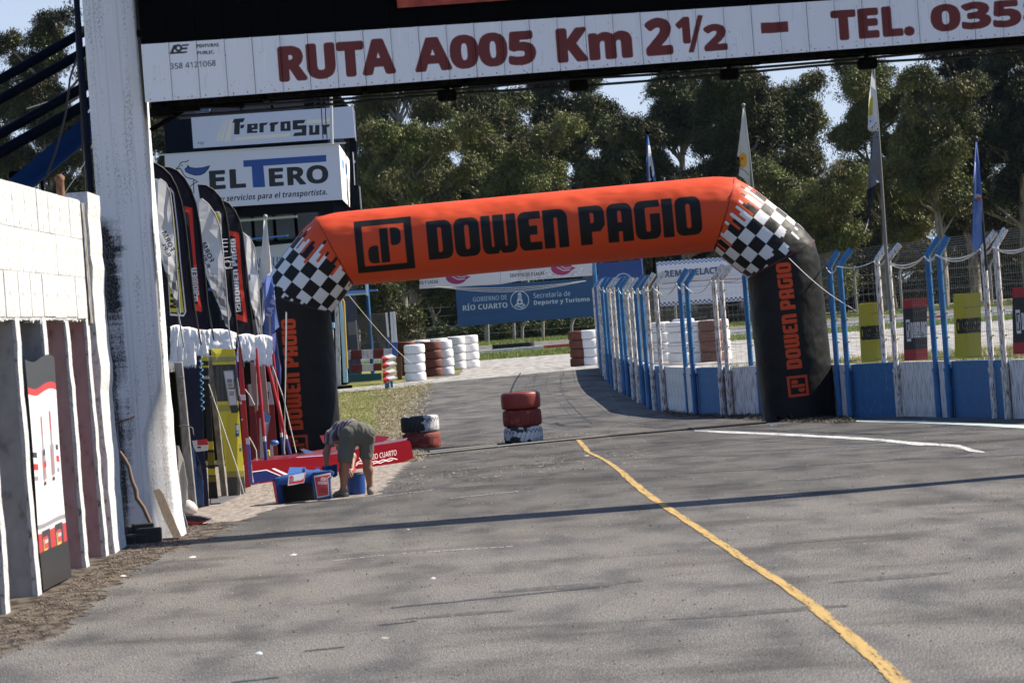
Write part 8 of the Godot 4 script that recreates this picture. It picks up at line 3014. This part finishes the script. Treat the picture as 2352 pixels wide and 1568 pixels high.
# ================================================================ odds and ends
func build_small_things():
	# stick and plank against the pillar
	var pts := []
	var sd := 59.0
	for p in [[768, 602, 0.0], [800, 650, 0.0], [830, 700, 0], [852, 790, 0], [880, 855, 0], [886, 905, 0], [932, 968, 0], [980, 1070, 0], [1032, 1172, 0]]:
		pts.append(pa("C", p[0], p[1], sd))
	var foot: Vector3 = pts[-1]
	foot.y = 0.0
	var st := mb()
	var loc := []
	for p in pts:
		loc.append(p - foot + Vector3(0, 0, -0.3 * (p.y / 1.2)))
	tube(st, loc, [0.02, 0.024, 0.022, 0.024, 0.028, 0.026, 0.025, 0.023, 0.02], 7)
	tube(st, [loc[-1], loc[-1] + Vector3(0.1, -0.0, 0.05), loc[-1] + Vector3(0.24, 0.0, 0.05)], 0.014, 6)
	var o := obj("stick", st, mat(lin(0.17, 0.11, 0.075), 0.9))
	o.position = foot
	tag(o, "crooked bare branch leaning against the foot of the pillar", "stick")
	var pk := [[985, 856], [1028, 845], [1056, 880], [1196, 1186], [1145, 1192], [1060, 1030]]
	var pb := pg("C", 1170, 1190)
	o = obj("plank", cutout("C", pk, 59.2, 0.025, func(u, v): return -0.3 * (1 - v), pb), worn("plank_wood", 112, [[0.0, lin(0.12, 0.075, 0.045)], [0.4, lin(0.3, 0.21, 0.13)], [1.0, lin(0.46, 0.36, 0.25)]], Vector3(7, 0.9, 7), 0.9, 4, 0.02))
	o.position = pb
	tag(o, "weathered wooden plank leaning against the foot of the pillar", "plank")
	# dark blocks at the pillar's foot
	var i := 0
	for q in [[842, 1150, 0.22, 0.1, 0.2], [900, 1178, 0.26, 0.11, 0.2], [975, 1182, 0.28, 0.17, 0.18], [920, 1125, 0.24, 0.22, 0.16], [860, 1110, 0.2, 0.2, 0.16], [820, 1182, 0.18, 0.08, 0.2]]:
		st = mb()
		bevel_box(st, Vector3(0, q[3] * 0.5, 0), Vector3(q[2], q[3], q[4]), 0.012, Basis(Vector3.UP, 0.2 * i - 0.4))
		o = obj("dark_block", st, mat(lin(0.03, 0.028, 0.026), 0.9))
		var p := pa("C", q[0], q[1], 58.7)
		o.position = Vector3(p.x, 0, -58.75 - (0.3 if i > 2 else 0.0))
		tag(o, ["second dark sooty block from the left at the pillar's foot", "low dark sooty block at the front of the heap by the pillar", "biggest dark sooty block, nearest the leaning branch", "dark sooty block at the back of the heap, near the branch", "dark sooty block at the back of the heap, left end", "leftmost small dark sooty block at the pillar's foot"][i], "block", "sooty blocks by the pillar")
		i += 1
	# cream cloth, tub, bow shaped scrap and pale pole behind the pillar
	for q in [["cream_cloth", [[1150, 560], [1165, 560], [1196, 650], [1222, 800], [1214, 960], [1190, 940], [1170, 760]], 64.0, 0.03, lin(0.5, 0.45, 0.38), 0.9, "cream cloth hanging against the far side of the pillar", "cloth"],
		["red_black_scrap", [[1196, 1016], [1250, 1016], [1310, 1024], [1378, 1040], [1330, 1062], [1262, 1094], [1196, 1098]], 63.2, 0.3, lin(0.02, 0.015, 0.022), 0.4, "pointed red and black scrap of bodywork behind the pillar's foot", "car body panel"],
		["pale_stake", [[1192, 1000], [1202, 1000], [1230, 1100], [1222, 1128], [1212, 1110]], 62.6, 0.03, lin(0.5, 0.48, 0.45), 0.9, "short pale stake beside the pointed red and black scrap", "stake"]]:
		var r := box_of(q[1])
		var pos := pa("C", r.get_center().x, r.end.y, q[2])
		pos.y = maxf(pos.y, 0.0)
		o = obj(q[0], cutout("C", q[1], q[2], q[3], func(u, v): return 0.02 * sin(u * 7.0), pos), mat(q[4], q[5]))
		o.position = pos
		tag(o, q[6], q[7])
		if q[0] == "red_black_scrap":
			obj("red_stripe", cutout("C", [[1198, 1050], [1290, 1060], [1340, 1046], [1370, 1042], [1330, 1062], [1290, 1076], [1230, 1074], [1198, 1070]], 63.15, 0.02, no_bend, pos), mat(lin(0.4, 0.02, 0.02), 0.35), o)
	st = mb()
	lathe(st, [Vector2(0, 0), Vector2(0.1, 0.02), Vector2(0.13, 0.09), Vector2(0.09, 0.16), Vector2(0.03, 0.2), Vector2(0.0, 0.2)], 14)
	o = obj("pale_jug", st, mat(lin(0.52, 0.48, 0.42), 0.6))
	var jp := pg("C", 1228, 1015)
	o.position = Vector3(jp.x, 0, jp.z)
	tag(o, "cream plastic jug on the apron behind the pillar", "jug")
	# apron slab that shines pale
	st = mb()
	var sl := [[1380, 905], [1560, 893], [1440, 945], [1376, 950]]
	var hh := []
	for p in sl:
		hh.append(pg("C", p[0], p[1]) + Vector3(0, 0.03, 0))
	slab(st, hh, Vector3(0, -0.035, 0))
	o = obj("rubber_mat", st, mat(lin(0.09, 0.09, 0.095), 0.8))
	tag(o, "flat grey rubber mat in front of the yellow cover", "mat")
	# litter on the asphalt
	rng.seed = 8
	var lit := [["Z", 425, 790, 0.12, "flattened white paper scrap nearest the pillar"], ["Z", 1020, 776, 0.12, "crumpled white paper scrap right of the beam shadow's start"], ["Z", 1840, 916, 0.07, "small round white scrap alone on the asphalt"], ["Z", 816, 1360, 0.1, "white paper scrap lowest in the picture"], ["Z", 1692, 628, 0.07, "pale stone by the edge of the gantry's shadow"], ["R", 560, 1532, 0.2, "crumpled white plastic bag before the arch's right leg"], ["Z", 20, 902, 0.1, "white paper scrap on the earth by the pit wall"], ["Z", 1550, 1270, 0.1, "faint beige scrap on the asphalt near the bottom"], ["C", 600, 1282, 0.16, "flat white shard at the foot of the pit wall"], ["C", 520, 1355, 0.22, "broken pale plaster at the foot of the fin"], ["C", 800, 1420, 0.1, "white paper scrap on the brown earth, the nearer one"], ["Y", 90, 514, 0.14, "dark leaf scrap left of the yellow line"], ["Y", 310, 488, 0.16, "pale twig lying across the yellow line"], ["Q", 760, 1488, 0.09, "small grey stone at the foot of the white wall panel"]]
	for q in lit:
		st = mb()
		var rings := []
		for k in 3:
			var ring := []
			for a in 9:
				var rr: float = q[3] * [1.0, 0.75, 0.3][k] * rng.randf_range(0.6, 1.1) * 0.4
				ring.append(Vector3(cos(TAU * a / 9) * rr, [0.0, 0.006, 0.011][k] * rng.randf_range(0.6, 1.3), -sin(TAU * a / 9) * rr))
			rings.append(ring)
		loft(st, rings, true, true, false)
		var dark: bool = q[4].begins_with("dark")
		var beige: bool = q[4].contains("beige") or q[4].contains("stone") or q[4].contains("twig")
		o = obj("litter_scrap" if not q[4].contains("stone") else "stone", st, mat(lin(0.04, 0.04, 0.04), 0.8) if dark else (mat(lin(0.4, 0.36, 0.3), 0.9) if beige else m_white))
		o.position = pg(q[0], q[1], q[2]) + Vector3(0, 0.012, 0)
		o.set_meta("kind", "thing")
		tag(o, q[4], "litter" if not q[4].contains("stone") else "stone")
	# faint white paint marks
	for q in [[[1500, 437], [1845, 396], 0.03], [[1940, 446], [2352, 402], 0.03], [[1250, 815], [1560, 780], 0.02], [[1660, 772], [2320, 730], 0.02]]:
		st = mb()
		var a := pg("Z", q[0][0], q[0][1])
		var b := pg("Z", q[1][0], q[1][1])
		for k in 14:
			var u0 := k / 14.0
			var u1 := (k + rng.randf_range(0.5, 1.0)) / 14.0
			var w := Vector3(0, 0, -q[2] * 5.0 * rng.randf_range(0.5, 1.2))
			var l := Vector3(0, 0.019, 0)
			quad(st, a.lerp(b, u0) + w + l, a.lerp(b, u1) + w + l, a.lerp(b, u1) + l, a.lerp(b, u0) + l)
		struct("paint_mark", st, mat(lin(0.3, 0.29, 0.28), 0.9), {1500: "faint white paint mark beside the bent man's feet", 1940: "faint white paint mark right of the one by the man", 1250: "faint short paint mark in front of the gantry's shadow", 1660: "faint long paint mark in front of the gantry's shadow"}[int(q[0][0])])
	# television antenna before the feather flags
	var ad := 74.0
	var base := pa("D", 672, 1290, ad)
	var an := thing("tv_antenna", "thin white rod antenna standing before the black feather flags", "antenna", base)
	st = mb()
	tube(st, [Vector3.ZERO, pa("D", 640, 850, ad) - base, pa("D", 622, 632, ad) - base], 0.008, 6)
	obj("mast", st, m_white, an)
	for q in [[622, 634, 662, 632], [622, 660, 664, 658], [624, 690, 664, 687], [626, 722, 664, 720], [626, 770, 690, 762], [630, 800, 700, 795], [632, 850, 700, 838]]:
		st = mb()
		tube(st, [pa("D", q[0], q[1], ad) - base, pa("D", q[2], q[3], ad) - base], 0.006, 5)
		obj("rod", st, m_white, an)
	st = mb()
	var cp := []
	for k in 17:
		cp.append(pa("D", 660 + cos(TAU * k / 16) * 24, 815 + sin(TAU * k / 16) * 26, ad) - base)
	tube(st, cp, 0.006, 5)
	obj("loop", st, m_white, an)
